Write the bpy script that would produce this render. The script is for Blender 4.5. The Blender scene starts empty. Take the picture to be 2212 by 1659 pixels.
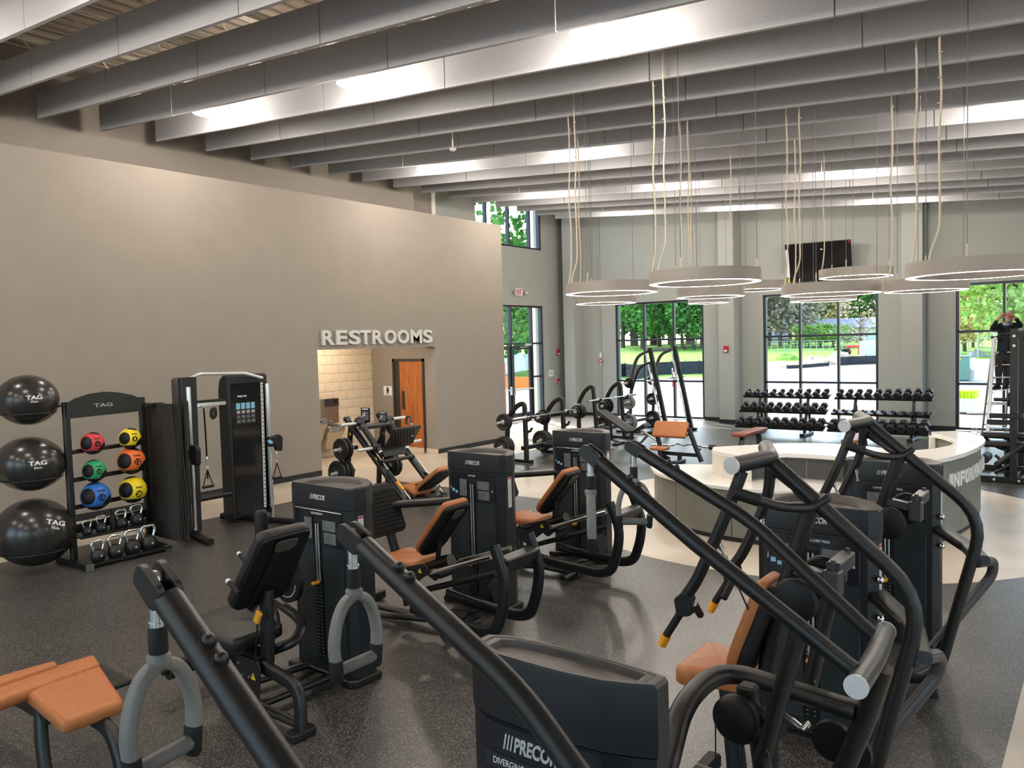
import bpy, math, random
import numpy as np
from mathutils import Vector, Matrix
rnd = random.Random(7)
scene = bpy.context.scene
COL = scene.collection
PI = math.pi
H = 2.4                                     # camera height; all lengths are metres
# ---------------------------------------------------------------- camera
FPX, YAW, PITCH, ROLL = 1692.6, .656032, .0526569, -.0267723
def _rot():
    cy, sy, cp, sp, cr, sr = math.cos(YAW), math.sin(YAW), math.cos(PITCH), math.sin(PITCH), math.cos(ROLL), math.sin(ROLL)
    Ry = np.array([[cy, 0, sy], [0, 1, 0], [-sy, 0, cy]]); Rx = np.array([[1, 0, 0], [0, cp, -sp], [0, sp, cp]]); Rz = np.array([[cr, -sr, 0], [sr, cr, 0], [0, 0, 1]])
    return Rz @ Rx @ Ry
RC = _rot()
def _w(r): return Vector((r[0], r[2], -r[1]))
cam_d = bpy.data.cameras.new('camera'); cam = bpy.data.objects.new('camera', cam_d); COL.objects.link(cam)
rx_, ry_, rz_ = _w(RC[0]), -_w(RC[1]), -_w(RC[2])
cam.matrix_world = Matrix(((rx_.x, ry_.x, rz_.x, 0), (rx_.y, ry_.y, rz_.y, 0), (rx_.z, ry_.z, rz_.z, H), (0, 0, 0, 1)))
cam_d.sensor_width = 36; cam_d.lens = 36 * FPX / 2212; cam_d.clip_end = 400; cam_d.clip_start = .05
scene.camera = cam
# surveying helpers: the ray of a picture point met with a level plane, a wall plane or a distance
def ray(px, py):
    d = RC.T @ np.array([(px - 1106) / FPX, (py - 829.5) / FPX, 1.]); return Vector((d[0], d[2], -d[1]))
def fz(px, py, z=0.): d = ray(px, py); t = (z - H) / d.z; return Vector((0, 0, H)) + d * t
def fx(px, py, X): d = ray(px, py); t = X / d.x; return Vector((0, 0, H)) + d * t
def fy(px, py, Y): d = ray(px, py); t = Y / d.y; return Vector((0, 0, H)) + d * t
def fd(px, py, dep): return Vector((0, 0, H)) + ray(px, py) * dep      # RC rows are orthonormal: depth scales the ray
# ---------------------------------------------------------------- world, sun, exposure
vs = scene.view_settings; vs.view_transform = 'Standard'; vs.look = 'None'; vs.gamma = 1; vs.use_curve_mapping = False; vs.exposure = 1.3
scene.cycles.use_denoising = True; scene.cycles.max_bounces = 8; scene.cycles.diffuse_bounces = 4; scene.cycles.glossy_bounces = 4
scene.cycles.transparent_max_bounces = 24; scene.cycles.transmission_bounces = 4; scene.cycles.sample_clamp_indirect = 8
scene.cycles.caustics_reflective = False; scene.cycles.caustics_refractive = False
SUN_DIR = Vector((-.60, .42, .68)).normalized()      # towards the sun
wd = bpy.data.worlds.new('sky'); scene.world = wd; wd.use_nodes = True
_nt = wd.node_tree; _bg = _nt.nodes['Background']; _sky = _nt.nodes.new('ShaderNodeTexSky'); _sky.sky_type = 'NISHITA'; _sky.sun_disc = False
_sky.sun_elevation = math.asin(SUN_DIR.z); _sky.sun_rotation = math.atan2(SUN_DIR.x, SUN_DIR.y); _sky.air_density = 1.0; _sky.dust_density = 2.5; _sky.ozone_density = 1
_nt.links.new(_sky.outputs[0], _bg.inputs[0]); _bg.inputs[1].default_value = .52
sun_d = bpy.data.lights.new('sun', 'SUN'); sun_d.energy = 3.2; sun_d.angle = .01; sun_d.color = (1, .96, .9)
sun = bpy.data.objects.new('sun', sun_d); COL.objects.link(sun); sun.rotation_euler = SUN_DIR.to_track_quat('Z', 'Y').to_euler()
LAMP_W, RING_E, ALCOVE_W = 74.0, 7.0, 24.0
# ---------------------------------------------------------------- materials
MAT = {}
def mat(name, col, rough=.5, metal=0., spec=.5, noise=0., nscale=20., bump=0., bscale=200., coat=0., emit=None, estr=1.):
    m = bpy.data.materials.new(name); m.use_nodes = True; nt = m.node_tree; b = nt.nodes['Principled BSDF']
    b.inputs['Base Color'].default_value = (*col, 1); b.inputs['Roughness'].default_value = rough; b.inputs['Metallic'].default_value = metal
    b.inputs['Specular IOR Level'].default_value = spec; b.inputs['Coat Weight'].default_value = coat
    tc = None
    if noise or bump:
        tc = nt.nodes.new('ShaderNodeTexCoord')
    if noise:
        n = nt.nodes.new('ShaderNodeTexNoise'); n.inputs['Scale'].default_value = nscale; n.inputs['Detail'].default_value = 5
        nt.links.new(tc.outputs['Object'], n.inputs['Vector'])
        r = nt.nodes.new('ShaderNodeValToRGB'); r.color_ramp.elements[0].position = .3; r.color_ramp.elements[1].position = .7
        r.color_ramp.elements[0].color = (*[max(0, c * (1 - noise)) for c in col], 1); r.color_ramp.elements[1].color = (*[c * (1 + noise) for c in col], 1)
        nt.links.new(n.outputs['Fac'], r.inputs['Fac']); nt.links.new(r.outputs['Color'], b.inputs['Base Color'])
    if bump:
        n2 = nt.nodes.new('ShaderNodeTexNoise'); n2.inputs['Scale'].default_value = bscale; n2.inputs['Detail'].default_value = 3
        nt.links.new(tc.outputs['Object'], n2.inputs['Vector']); bp = nt.nodes.new('ShaderNodeBump'); bp.inputs['Strength'].default_value = bump; bp.inputs['Distance'].default_value = .002
        nt.links.new(n2.outputs['Fac'], bp.inputs['Height']); nt.links.new(bp.outputs['Normal'], b.inputs['Normal'])
    if emit:
        b.inputs['Emission Color'].default_value = (*emit, 1); b.inputs['Emission Strength'].default_value = estr
    MAT[name] = m; return m
mat('frame', (.0085, .0085, .009), .33, 0, .45, bump=.25, bscale=900, noise=.15, nscale=40)          # powder coated black steel
mat('frame_grey', (.055, .055, .058), .34, .3, .6, bump=.2, bscale=900)
mat('shroud', (.0105, .0115, .014), .40, 0, .42, bump=.15, bscale=1200)
mat('shroud_panel', (.026, .033, .037), .28, .2, .45, noise=.12, nscale=6)
mat('placard', (.012, .014, .018), .22, 0, .5, noise=.1, nscale=8)
mat('placard_image', (.13, .135, .14), .3, 0, .4, noise=.35, nscale=14)
mat('tray', (.070, .061, .054), .5, 0, .4, noise=.1, nscale=30, bump=.1, bscale=600)
mat('leather', (.44, .155, .052), .42, 0, .4, noise=.08, nscale=25, bump=.35, bscale=500)
mat('leather_black', (.014, .0125, .012), .42, 0, .45, noise=.1, nscale=25, bump=.3, bscale=500)
mat('leather_red', (.30, .085, .045), .45, 0, .4, noise=.08, nscale=25, bump=.3, bscale=500)
mat('pad_back', (.007, .007, .0075), .5, 0, .3, bump=.2, bscale=300)
mat('rubber', (.011, .011, .011), .6, 0, .3, noise=.15, nscale=50, bump=.2, bscale=500)
mat('rubber_grey', (.10, .10, .10), .6, 0, .35, noise=.1, nscale=40, bump=.2, bscale=500)
mat('grip_grey', (.17, .165, .155), .5, 0, .4, noise=.06, nscale=40, bump=.2, bscale=900)
mat('chrome', (.78, .78, .77), .12, 1., .5, noise=.03, nscale=20)
mat('steel', (.55, .55, .54), .3, 1., .5, noise=.08, nscale=30)
mat('silver_cap', (.62, .64, .66), .4, .3, .5, noise=.04, nscale=30)
mat('orange_plastic', (.80, .33, .02), .35, 0, .5, noise=.05, nscale=30)
mat('yellow', (.85, .68, .03), .4, 0, .5, noise=.05, nscale=30)
mat('white_print', (.80, .80, .79), .5, 0, .3, noise=.03, nscale=30)
mat('grey_print', (.38, .38, .38), .45, 0, .3, noise=.03, nscale=30)
mat('blue_print', (.22, .50, .70), .5, 0, .3, noise=.03, nscale=30)
mat('label_paper', (.62, .61, .58), .6, 0, .3, noise=.12, nscale=60)
mat('wall_taupe', (.285, .255, .222), .72, 0, .25, noise=.03, nscale=3, bump=.08, bscale=250)
mat('wall_grey', (.365, .385, .365), .72, 0, .25, noise=.02, nscale=3, bump=.08, bscale=250)
mat('base_black', (.014, .017, .020), .45, 0, .4, noise=.1, nscale=20)
mat('baffle', (.43, .435, .455), .9, 0, .1, noise=.05, nscale=60, bump=.2, bscale=350)
mat('deck', (.44, .38, .31), .8, 0, .2, noise=.06, nscale=4)
mat('joist', (.72, .66, .56), .6, 0, .3, noise=.04, nscale=10)
mat('mullion', (.030, .036, .048), .38, .4, .5, noise=.08, nscale=15)
mat('mullion_silver', (.34, .42, .50), .35, .4, .5, noise=.05, nscale=15)
mat('door_frame', (.035, .032, .030), .4, .1, .5, noise=.08, nscale=15)
mat('wood', (.42, .135, .035), .38, 0, .4)
mat('cmu', (.68, .58, .455), .6, 0, .3, noise=.05, nscale=9, bump=.15, bscale=120)
mat('grout', (.60, .51, .40), .85, 0, .2, noise=.05, nscale=20)
mat('stainless', (.50, .46, .41), .28, 1., .5, noise=.06, nscale=25)
mat('fountain_panel', (.55, .48, .36), .4, .5, .5, noise=.05, nscale=20)
mat('counter_white', (.80, .76, .72), .14, 0, .5, noise=.02, nscale=6)
mat('counter_side', (.72, .66, .58), .35, 0, .4, noise=.02, nscale=6)
mat('desk_grey', (.195, .195, .17), .5, 0, .35, noise=.05, nscale=8)
mat('desk_dark', (.060, .058, .054), .5, 0, .35, noise=.08, nscale=8)
mat('letter_silver', (.62, .62, .61), .38, .35, .5, noise=.04, nscale=20)
mat('letter_white', (.72, .72, .70), .5, 0, .4, noise=.02, nscale=20)
mat('lamp_white', (.78, .76, .72), .45, 0, .4, noise=.02, nscale=10)
mat('ring_paint', (.36, .33, .30), .45, 0, .4, noise=.03, nscale=10)
mat('cord', (.66, .58, .46), .6, 0, .3, noise=.05, nscale=30)
mat('cable', (.16, .16, .16), .5, .5, .4, noise=.05, nscale=30)
mat('ring_light', (1, 1, 1), .5, emit=(1, .93, .86), estr=RING_E)
mat('bulb', (1, 1, 1), .5, emit=(1, .93, .84), estr=30)
mat('red', (.42, .02, .025), .35, 0, .5, noise=.05, nscale=20)
mat('tv_black', (.006, .006, .008), .08, 0, .5, noise=.1, nscale=5)
mat('plate_black', (.012, .012, .013), .45, .1, .5, noise=.15, nscale=40, bump=.2, bscale=400)
mat('plate_grey', (.22, .23, .24), .4, .3, .5, noise=.08, nscale=40, bump=.15, bscale=300)
mat('ball_black', (.026, .024, .023), .24, 0, .5, noise=.15, nscale=12)
mat('skin', (.50, .25, .17), .5, 0, .4, noise=.06, nscale=40)
mat('hair_grey', (.30, .28, .25), .8, 0, .2, noise=.2, nscale=80)
mat('sweater', (.018, .022, .028), .85, 0, .15, noise=.2, nscale=60, bump=.3, bscale=300)
mat('trousers', (.042, .040, .036), .85, 0, .15, noise=.15, nscale=60, bump=.3, bscale=300)
mat('shirt_blue', (.30, .42, .60), .8, 0, .2, noise=.05, nscale=60)
mat('alu', (.45, .46, .48), .35, .9, .5, noise=.06, nscale=30)
mat('fibre_blue', (.13, .30, .42), .5, 0, .4, noise=.06, nscale=30)
mat('felt_black', (.035, .032, .029), .75, 0, .2, noise=.2, nscale=30, bump=.2, bscale=200)
mat('paper', (.74, .76, .78), .7, 0, .2, noise=.02, nscale=20)
mat('black_print', (.01, .01, .01), .6, 0, .2, noise=.1, nscale=20)
for n_, c_ in dict(red=(.62, .05, .065), yellow=(.86, .66, .02), green=(.03, .36, .13), orange=(.80, .15, .03), blue=(.03, .16, .56)).items():
    mat('med_' + n_, c_, .42, 0, .45, noise=.05, nscale=30, bump=.3, bscale=400)
# outdoors
mat('grass', (.15, .29, .05), .9, 0, .1, noise=.25, nscale=1.2)
mat('dirt', (.40, .32, .245), .95, 0, .1, noise=.22, nscale=1.6, bump=.6, bscale=12)
mat('asphalt', (.30, .32, .36), .9, 0, .2, noise=.12, nscale=2)
mat('mulch', (.30, .20, .14), .95, 0, .1, noise=.3, nscale=3, bump=.6, bscale=20)
mat('concrete_out', (.42, .40, .37), .9, 0, .2, noise=.08, nscale=2)
mat('bark', (.11, .085, .065), .9, 0, .1, noise=.25, nscale=8)
mat('siding', (.72, .70, .66), .7, 0, .2, noise=.03, nscale=4)
mat('roof_grey', (.22, .24, .29), .8, 0, .2, noise=.12, nscale=3)
mat('silt', (.035, .037, .045), .8, 0, .2, noise=.2, nscale=3)
mat('green_box', (.12, .24, .17), .5, 0, .4, noise=.06, nscale=6)
mat('lime', (.42, .72, .02), .6, 0, .3, noise=.2, nscale=9)
mat('plastic_wrap', (.66, .68, .72), .3, 0, .5, noise=.1, nscale=5)
mat('galv', (.45, .47, .47), .5, .6, .4, noise=.05, nscale=10)
mat('orange_fence', (.85, .25, .05), .7, 0, .2, noise=.1, nscale=10)
def leafmat(name, a, b):
    m = mat(name, a, .8, 0, .15); nt = m.node_tree; bs = nt.nodes['Principled BSDF']
    g = nt.nodes.new('ShaderNodeNewGeometry'); r = nt.nodes.new('ShaderNodeValToRGB'); r.color_ramp.elements[0].color = (*a, 1); r.color_ramp.elements[1].color = (*b, 1)
    nt.links.new(g.outputs['Random Per Island'], r.inputs['Fac']); nt.links.new(r.outputs['Color'], bs.inputs['Base Color'])
leafmat('leaf_green', (.035, .13, .03), (.15, .34, .07)); leafmat('leaf_dark', (.02, .075, .03), (.06, .17, .06))
leafmat('leaf_lime', (.16, .32, .05), (.36, .52, .12)); leafmat('leaf_gold', (.40, .30, .12), (.58, .46, .22)); leafmat('leaf_bare', (.25, .21, .17), (.38, .33, .27)); leafmat('leaf_pink', (.45, .27, .22), (.60, .42, .34))
def glassmat(name, tint, gl=.08, rough=.02, mixf=None):
    m = bpy.data.materials.new(name); m.use_nodes = True; nt = m.node_tree; nt.nodes.clear(); o = nt.nodes.new('ShaderNodeOutputMaterial')
    t = nt.nodes.new('ShaderNodeBsdfTransparent'); t.inputs[0].default_value = (*tint, 1); g = nt.nodes.new('ShaderNodeBsdfGlossy'); g.inputs['Roughness'].default_value = rough
    g.inputs['Color'].default_value = (.9, .95, 1, 1)
    mx = nt.nodes.new('ShaderNodeMixShader'); lw = nt.nodes.new('ShaderNodeLayerWeight'); lw.inputs['Blend'].default_value = .25
    mp = nt.nodes.new('ShaderNodeMath'); mp.operation = 'MULTIPLY_ADD'; mp.inputs[1].default_value = .45; mp.inputs[2].default_value = gl
    nt.links.new(lw.outputs['Fresnel'], mp.inputs[0]); nt.links.new(mp.outputs[0], mx.inputs[0]); nt.links.new(t.outputs[0], mx.inputs[1]); nt.links.new(g.outputs[0], mx.inputs[2]); nt.links.new(mx.outputs[0], o.inputs[0])
    MAT[name] = m; return m
glassmat('glass', (.86, .93, .90), .03); glassmat('bottle_plastic', (.93, .95, .97), .10, .05)
def bowlmat():
    m = glassmat('lamp_bowl', (.95, .93, .9), .10, .08); nt = m.node_tree; o = [n for n in nt.nodes if n.type == 'OUTPUT_MATERIAL'][0]; mx = o.inputs[0].links[0].from_node
    tc = nt.nodes.new('ShaderNodeTexCoord'); gr = nt.nodes.new('ShaderNodeSeparateXYZ'); nt.links.new(tc.outputs['Object'], gr.inputs[0])
    at = nt.nodes.new('ShaderNodeMath'); at.operation = 'ARCTAN2'; nt.links.new(gr.outputs[0], at.inputs[0]); nt.links.new(gr.outputs[1], at.inputs[1])
    sn = nt.nodes.new('ShaderNodeMath'); sn.operation = 'MULTIPLY'; sn.inputs[1].default_value = 44; nt.links.new(at.outputs[0], sn.inputs[0])
    s2 = nt.nodes.new('ShaderNodeMath'); s2.operation = 'SINE'; nt.links.new(sn.outputs[0], s2.inputs[0])
    s3 = nt.nodes.new('ShaderNodeMath'); s3.operation = 'MULTIPLY_ADD'; s3.inputs[1].default_value = .5; s3.inputs[2].default_value = .9; nt.links.new(s2.outputs[0], s3.inputs[0])
    em = nt.nodes.new('ShaderNodeEmission'); em.inputs[0].default_value = (1, .94, .86, 1); nt.links.new(s3.outputs[0], em.inputs[1])
    ad = nt.nodes.new('ShaderNodeMixShader'); ad.inputs[0].default_value = .42; nt.links.new(mx.outputs[0], ad.inputs[1]); nt.links.new(em.outputs[0], ad.inputs[2]); nt.links.new(ad.outputs[0], o.inputs[0])
bowlmat()
def woodmat():
    m = MAT['wood']; nt = m.node_tree; b = nt.nodes['Principled BSDF']; tc = nt.nodes.new('ShaderNodeTexCoord'); mp = nt.nodes.new('ShaderNodeMapping'); mp.inputs['Scale'].default_value = (9, 9, .7)
    n = nt.nodes.new('ShaderNodeTexNoise'); n.inputs['Scale'].default_value = 3.5; n.inputs['Detail'].default_value = 7; n.inputs['Distortion'].default_value = .6
    r = nt.nodes.new('ShaderNodeValToRGB'); r.color_ramp.elements[0].color = (.33, .095, .022, 1); r.color_ramp.elements[1].color = (.50, .175, .05, 1); r.color_ramp.elements[0].position = .35; r.color_ramp.elements[1].position = .65
    nt.links.new(tc.outputs['Object'], mp.inputs[0]); nt.links.new(mp.outputs[0], n.inputs[0]); nt.links.new(n.outputs[0], r.inputs[0]); nt.links.new(r.outputs[0], b.inputs['Base Color'])
woodmat()
def floormat():
    """Flecked charcoal rubber, with pale flooring in a strip by the left wall, a path, a ring round the desk and a walkway."""
    m = bpy.data.materials.new('gym_floor'); m.use_nodes = True; nt = m.node_tree; b = nt.nodes['Principled BSDF']; L = nt.links.new; N = nt.nodes.new
    tc = N('ShaderNodeTexCoord'); sx = N('ShaderNodeSeparateXYZ'); L(tc.outputs['Object'], sx.inputs[0])
    def M(op, a, b_=None, c=None):
        n = N('ShaderNodeMath'); n.operation = op
        for i, v in enumerate((a, b_, c)):
            if v is None: continue
            if isinstance(v, (int, float)): n.inputs[i].default_value = v
            else: L(v, n.inputs[i])
        return n.outputs[0]
    X, Y = sx.outputs[0], sx.outputs[1]
    strip = M('LESS_THAN', X, -10.25)
    path = M('MULTIPLY', M('MULTIPLY', M('GREATER_THAN', Y, 9.68), M('LESS_THAN', Y, 11.6)), M('LESS_THAN', X, -3.3))
    dx, dy = M('ADD', X, 3.3), M('ADD', Y, -10.8)
    ring = M('LESS_THAN', M('ADD', M('MULTIPLY', dx, dx), M('MULTIPLY', dy, dy)), 3.23 ** 2)
    walk = M('MULTIPLY', M('GREATER_THAN', X, -.465), M('LESS_THAN', Y, 6.9))
    notfar = M('LESS_THAN', Y, 15.2)
    light = M('MAXIMUM', M('MAXIMUM', M('MULTIPLY', strip, notfar), path), M('MAXIMUM', ring, walk))
    entry = M('MULTIPLY', M('GREATER_THAN', Y, 15.2), M('LESS_THAN', X, -11.5))
    light = M('MAXIMUM', light, entry)
    # flecks
    vo = N('ShaderNodeTexVoronoi'); vo.inputs['Scale'].default_value = 150; vo.feature = 'F1'; L(tc.outputs['Object'], vo.inputs['Vector'])
    nz = N('ShaderNodeTexNoise'); nz.inputs['Scale'].default_value = 230; nz.inputs['Detail'].default_value = 2; L(tc.outputs['Object'], nz.inputs['Vector'])
    sc = N('ShaderNodeSeparateColor'); L(vo.outputs['Color'], sc.inputs[0])
    fl = M('MULTIPLY', M('GREATER_THAN', sc.outputs[0], .70), M('LESS_THAN', vo.outputs['Distance'], M('MULTIPLY', nz.outputs['Fac'], .95)))
    big = N('ShaderNodeTexNoise'); big.inputs['Scale'].default_value = 2.2; big.inputs['Detail'].default_value = 6; L(tc.outputs['Object'], big.inputs['Vector'])
    rb = N('ShaderNodeValToRGB'); rb.color_ramp.elements[0].color = (.030, .0285, .027, 1); rb.color_ramp.elements[1].color = (.050, .0475, .045, 1); L(big.outputs['Fac'], rb.inputs['Fac'])
    fc = N('ShaderNodeMix'); fc.data_type = 'RGBA'; L(fl, fc.inputs['Factor']); L(rb.outputs['Color'], fc.inputs['A']); fc.inputs['B'].default_value = (.25, .235, .21, 1)
    # tile joints of the rubber: a very thin darker line each 1.83 m
    def joint(v, per, off): return M('LESS_THAN', M('ABSOLUTE', M('ADD', M('FRACT', M('DIVIDE', M('ADD', v, off), per)), -.5)), .0016)
    jt = joint(Y, 1.22, .3)
    jc = N('ShaderNodeMix'); jc.data_type = 'RGBA'; L(M('MULTIPLY', jt, .75), jc.inputs['Factor']); L(fc.outputs['Result'], jc.inputs['A']); jc.inputs['B'].default_value = (.01, .01, .01, 1)
    cl = N('ShaderNodeTexNoise'); cl.inputs['Scale'].default_value = 1.3; cl.inputs['Detail'].default_value = 8; L(tc.outputs['Object'], cl.inputs['Vector'])
    lr = N('ShaderNodeValToRGB'); lr.color_ramp.elements[0].color = (.50, .43, .345, 1); lr.color_ramp.elements[1].color = (.60, .53, .44, 1); lr.color_ramp.elements[0].position = .35; lr.color_ramp.elements[1].position = .65; L(cl.outputs['Fac'], lr.inputs['Fac'])
    mx = N('ShaderNodeMix'); mx.data_type = 'RGBA'; L(light, mx.inputs['Factor']); L(jc.outputs['Result'], mx.inputs['A']); L(lr.outputs['Color'], mx.inputs['B']); L(mx.outputs['Result'], b.inputs['Base Color'])
    ro = M('MULTIPLY_ADD', cl.outputs['Fac'], .10, .31); L(ro, b.inputs['Roughness']); b.inputs['Specular IOR Level'].default_value = .6
    bp = N('ShaderNodeBump'); bp.inputs['Strength'].default_value = .12; bp.inputs['Distance'].default_value = .001; L(nz.outputs['Fac'], bp.inputs['Height']); L(bp.outputs['Normal'], b.inputs['Normal'])
    MAT['floor'] = m
floormat()
# ---------------------------------------------------------------- mesh building
def V(*a): return Vector(a)
def wm(o):
    m = o.matrix_basis
    return wm(o.parent) @ m if o.parent else m
def basis(d, up=None):
    d = d.normalized(); up = up or (V(0, 0, 1) if abs(d.z) < .93 else V(0, 1, 0)); x = up.cross(d).normalized(); return x, d.cross(x)
def circ(r, n=12): return [(r * math.cos(2 * PI * i / n), r * math.sin(2 * PI * i / n)) for i in range(n)]
def rrect(w, h, r, n=3):
    o = []
    for cx, cy, a0 in ((w / 2 - r, h / 2 - r, 0), (-w / 2 + r, h / 2 - r, 90), (-w / 2 + r, -h / 2 + r, 180), (w / 2 - r, -h / 2 + r, 270)):
        for k in range(n + 1): a = math.radians(a0 + 90 * k / n); o.append((cx + r * math.cos(a), cy + r * math.sin(a)))
    return o
def fillet(pts, br, n=5):
    pts = [Vector(p) for p in pts]; out = [pts[0]]
    for i in range(1, len(pts) - 1):
        p, a, b = pts[i], pts[i - 1] - pts[i], pts[i + 1] - pts[i]
        r = min(br, a.length * .48, b.length * .48)
        if r < 1e-4 or a.angle(b) > 3.10: out.append(p); continue
        A, B = p + a.normalized() * r, p + b.normalized() * r
        for k in range(n + 1): t = k / n; out.append(A * (1 - t) ** 2 + p * 2 * t * (1 - t) + B * t * t)
    out.append(pts[-1]); return out
class MB:
    def __init__(s): s.v, s.f, s.sm = [], [], []
    def add(s, vs_, fs, smooth=False, M=None):
        o = len(s.v); s.v += [tuple(M @ Vector(p)) if M else tuple(p) for p in vs_]
        for f in fs: s.f.append([o + i for i in f]); s.sm.append(smooth)
        return s
    def box(s, c, d, M=None, bev=0.):
        x, y, z = d[0] / 2, d[1] / 2, d[2] / 2; T = Matrix.Translation(c) @ (M.to_4x4() if M else Matrix())
        if bev <= 0:
            vs_ = [(i, j, k) for i in (-x, x) for j in (-y, y) for k in (-z, z)]
            return s.add(vs_, [(0, 1, 3, 2), (4, 6, 7, 5), (0, 4, 5, 1), (2, 3, 7, 6), (0, 2, 6, 4), (1, 5, 7, 3)], False, T)
        b = min(bev, x * .98, y * .98, z * .98); vs_ = []; idx = {}
        for i in (-1, 1):
            for j in (-1, 1):
                for k in (-1, 1):
                    for ax in range(3):
                        p = [i * (x - b), j * (y - b), k * (z - b)]; p[ax] = (i * x, j * y, k * z)[ax]; idx[i, j, k, ax] = len(vs_); vs_.append(p)
        fs = []
        for ax in range(3):
            u, w = (ax + 1) % 3, (ax + 2) % 3
            for sg in (-1, 1):
                q = []
                for a_, b_ in ((-1, -1), (1, -1), (1, 1), (-1, 1)):
                    t = [0, 0, 0]; t[ax] = sg; t[u] = a_; t[w] = b_; q.append(idx[(*t, ax)])
                fs.append(q if sg > 0 else q[::-1])
        for ax in range(3):
            u, w = (ax + 1) % 3, (ax + 2) % 3
            for a_ in (-1, 1):
                for b_ in (-1, 1):
                    q = []
                    for sg, axx in ((-1, u), (-1, w), (1, w), (1, u)):
                        t = [0, 0, 0]; t[ax] = sg; t[u] = a_; t[w] = b_; q.append(idx[(*t, axx)])
                    fs.append(q if a_ * b_ < 0 else q[::-1])
        for i in (-1, 1):
            for j in (-1, 1):
                for k in (-1, 1):
                    q = [idx[i, j, k, a_] for a_ in range(3)]; fs.append(q if i * j * k > 0 else q[::-1])
        return s.add(vs_, fs, False, T)
    def tube(s, pts, r, n=12, br=0., prof=None, up=None, caps=True, rs=None, smooth=True):
        pts = fillet(pts, br) if br else [Vector(p) for p in pts]; prof = prof or circ(r, n); m = len(prof); k = len(pts)
        if rs and len(rs) != k: rs = list(np.interp(np.linspace(0, 1, k), np.linspace(0, 1, len(rs)), rs))
        t = [(pts[min(i + 1, k - 1)] - pts[max(i - 1, 0)]).normalized() for i in range(k)]
        x, y = basis(t[0], Vector(up) if up else None); rings = []
        for i in range(k):
            if i:
                ax = t[i - 1].cross(t[i])
                if ax.length > 1e-6: q = Matrix.Rotation(t[i - 1].angle(t[i]), 3, ax.normalized()); x = q @ x
                x = (x - t[i] * x.dot(t[i])).normalized()
            y = t[i].cross(x); sc = 1.
            if 0 < i < k - 1:
                d0, d1 = (pts[i] - pts[i - 1]).normalized(), (pts[i + 1] - pts[i]).normalized(); sc = 1 / max(.6, math.cos(d0.angle(d1) / 2)) if not br else 1.
            q = rs[i] if rs else 1.
            rings.append([pts[i] + (x * a + y * b) * q for a, b in prof])
        vs_ = [p for rg in rings for p in rg]; fs = []
        for i in range(k - 1):
            for j in range(m): j2 = (j + 1) % m; fs.append((i * m + j, i * m + j2, (i + 1) * m + j2, (i + 1) * m + j))
        s.add(vs_, fs, smooth)
        if caps: s.add(rings[0], [list(range(m))[::-1]]); s.add(rings[-1], [list(range(m))])
        return s
    def cyl(s, a, b, r, r2=None, n=16, caps=True):
        a, b = Vector(a), Vector(b); return s.tube([a, b], r, n, rs=[1., (r if r2 is None else r2) / r], caps=caps)
    def lathe(s, prof, M=None, n=24, smooth=True, arc=2 * PI):
        m = len(prof); full = arc > 6.28; k = n if full else n + 1
        vs_ = [(r * math.cos(arc * i / n), r * math.sin(arc * i / n), z) for i in range(k) for r, z in prof]; fs = []
        for i in range(n):
            i2 = (i + 1) % k
            for j in range(m - 1): fs.append((i * m + j, i2 * m + j, i2 * m + j + 1, i * m + j + 1))
        return s.add(vs_, fs, smooth, M)
    def prism(s, poly, z0, z1, M=None, bev=0., smooth_side=False):
        n = len(poly); P = [Vector((p[0], p[1])) for p in poly]
        ar = sum(P[i].x * P[(i + 1) % n].y - P[(i + 1) % n].x * P[i].y for i in range(n))
        if ar < 0: P = P[::-1]
        def inset(d):
            out = []
            for i in range(n):
                a, b, c = P[i - 1], P[i], P[(i + 1) % n]; e1, e2 = (b - a), (c - b)
                if e1.length < 1e-7 or e2.length < 1e-7: out.append(b.copy()); continue
                e1.normalize(); e2.normalize(); n1, n2 = Vector((-e1.y, e1.x)), Vector((-e2.y, e2.x)); q = n1 + n2
                q = q / max(.35, q.length_squared / 2) if q.length > 1e-6 else n1
                out.append(b + q * d)
            return out
        lv = [(inset(bev), z0), (P, z0 + bev), (P, z1 - bev), (inset(bev), z1)] if bev else [(P, z0), (P, z1)]
        vs_ = [(p.x, p.y, z) for pp, z in lv for p in pp]; fs = []
        for l in range(len(lv) - 1):
            for i in range(n): j = (i + 1) % n; fs.append((l * n + i, l * n + j, (l + 1) * n + j, (l + 1) * n + i))
        s.add(vs_, fs, smooth_side, M)
        a, b = lv[0], lv[-1]
        s.add([(p.x, p.y, a[1]) for p in a[0]], [list(range(n))[::-1]], False, M); s.add([(p.x, p.y, b[1]) for p in b[0]], [list(range(n))], False, M); return s
    def pad(s, poly, th, M=None, rd=.018, crown=0.):
        """Upholstered cushion: outline in local XY, soft rolled edges, z from 0 to th."""
        n = len(poly); P = [Vector((p[0], p[1])) for p in poly]
        ar = sum(P[i].x * P[(i + 1) % n].y - P[(i + 1) % n].x * P[i].y for i in range(n))
        if ar < 0: P = P[::-1]
        c = sum(P, Vector((0, 0))) / n
        def ins(d):
            out = []
            for i in range(n):
                a, b, c_ = P[i - 1], P[i], P[(i + 1) % n]; e1, e2 = (b - a).normalized(), (c_ - b).normalized(); q = Vector((-e1.y, e1.x)) + Vector((-e2.y, e2.x)); q = q / max(.4, q.length_squared / 2); out.append(b + q * d)
            return out
        lv = [(ins(.012), 0.)]
        for k in range(6):
            a = k / 5 * PI / 2; lv.append((ins(rd * (1 - math.cos(a))), th - rd + rd * math.sin(a)))
        lv.insert(1, (P, .012))
        if crown: lv.append(([c + (p - c) * .55 for p in ins(rd)], th + crown * .8)); 
        vs_ = [(p.x, p.y, z) for pp, z in lv for p in pp]; fs = []
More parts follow.
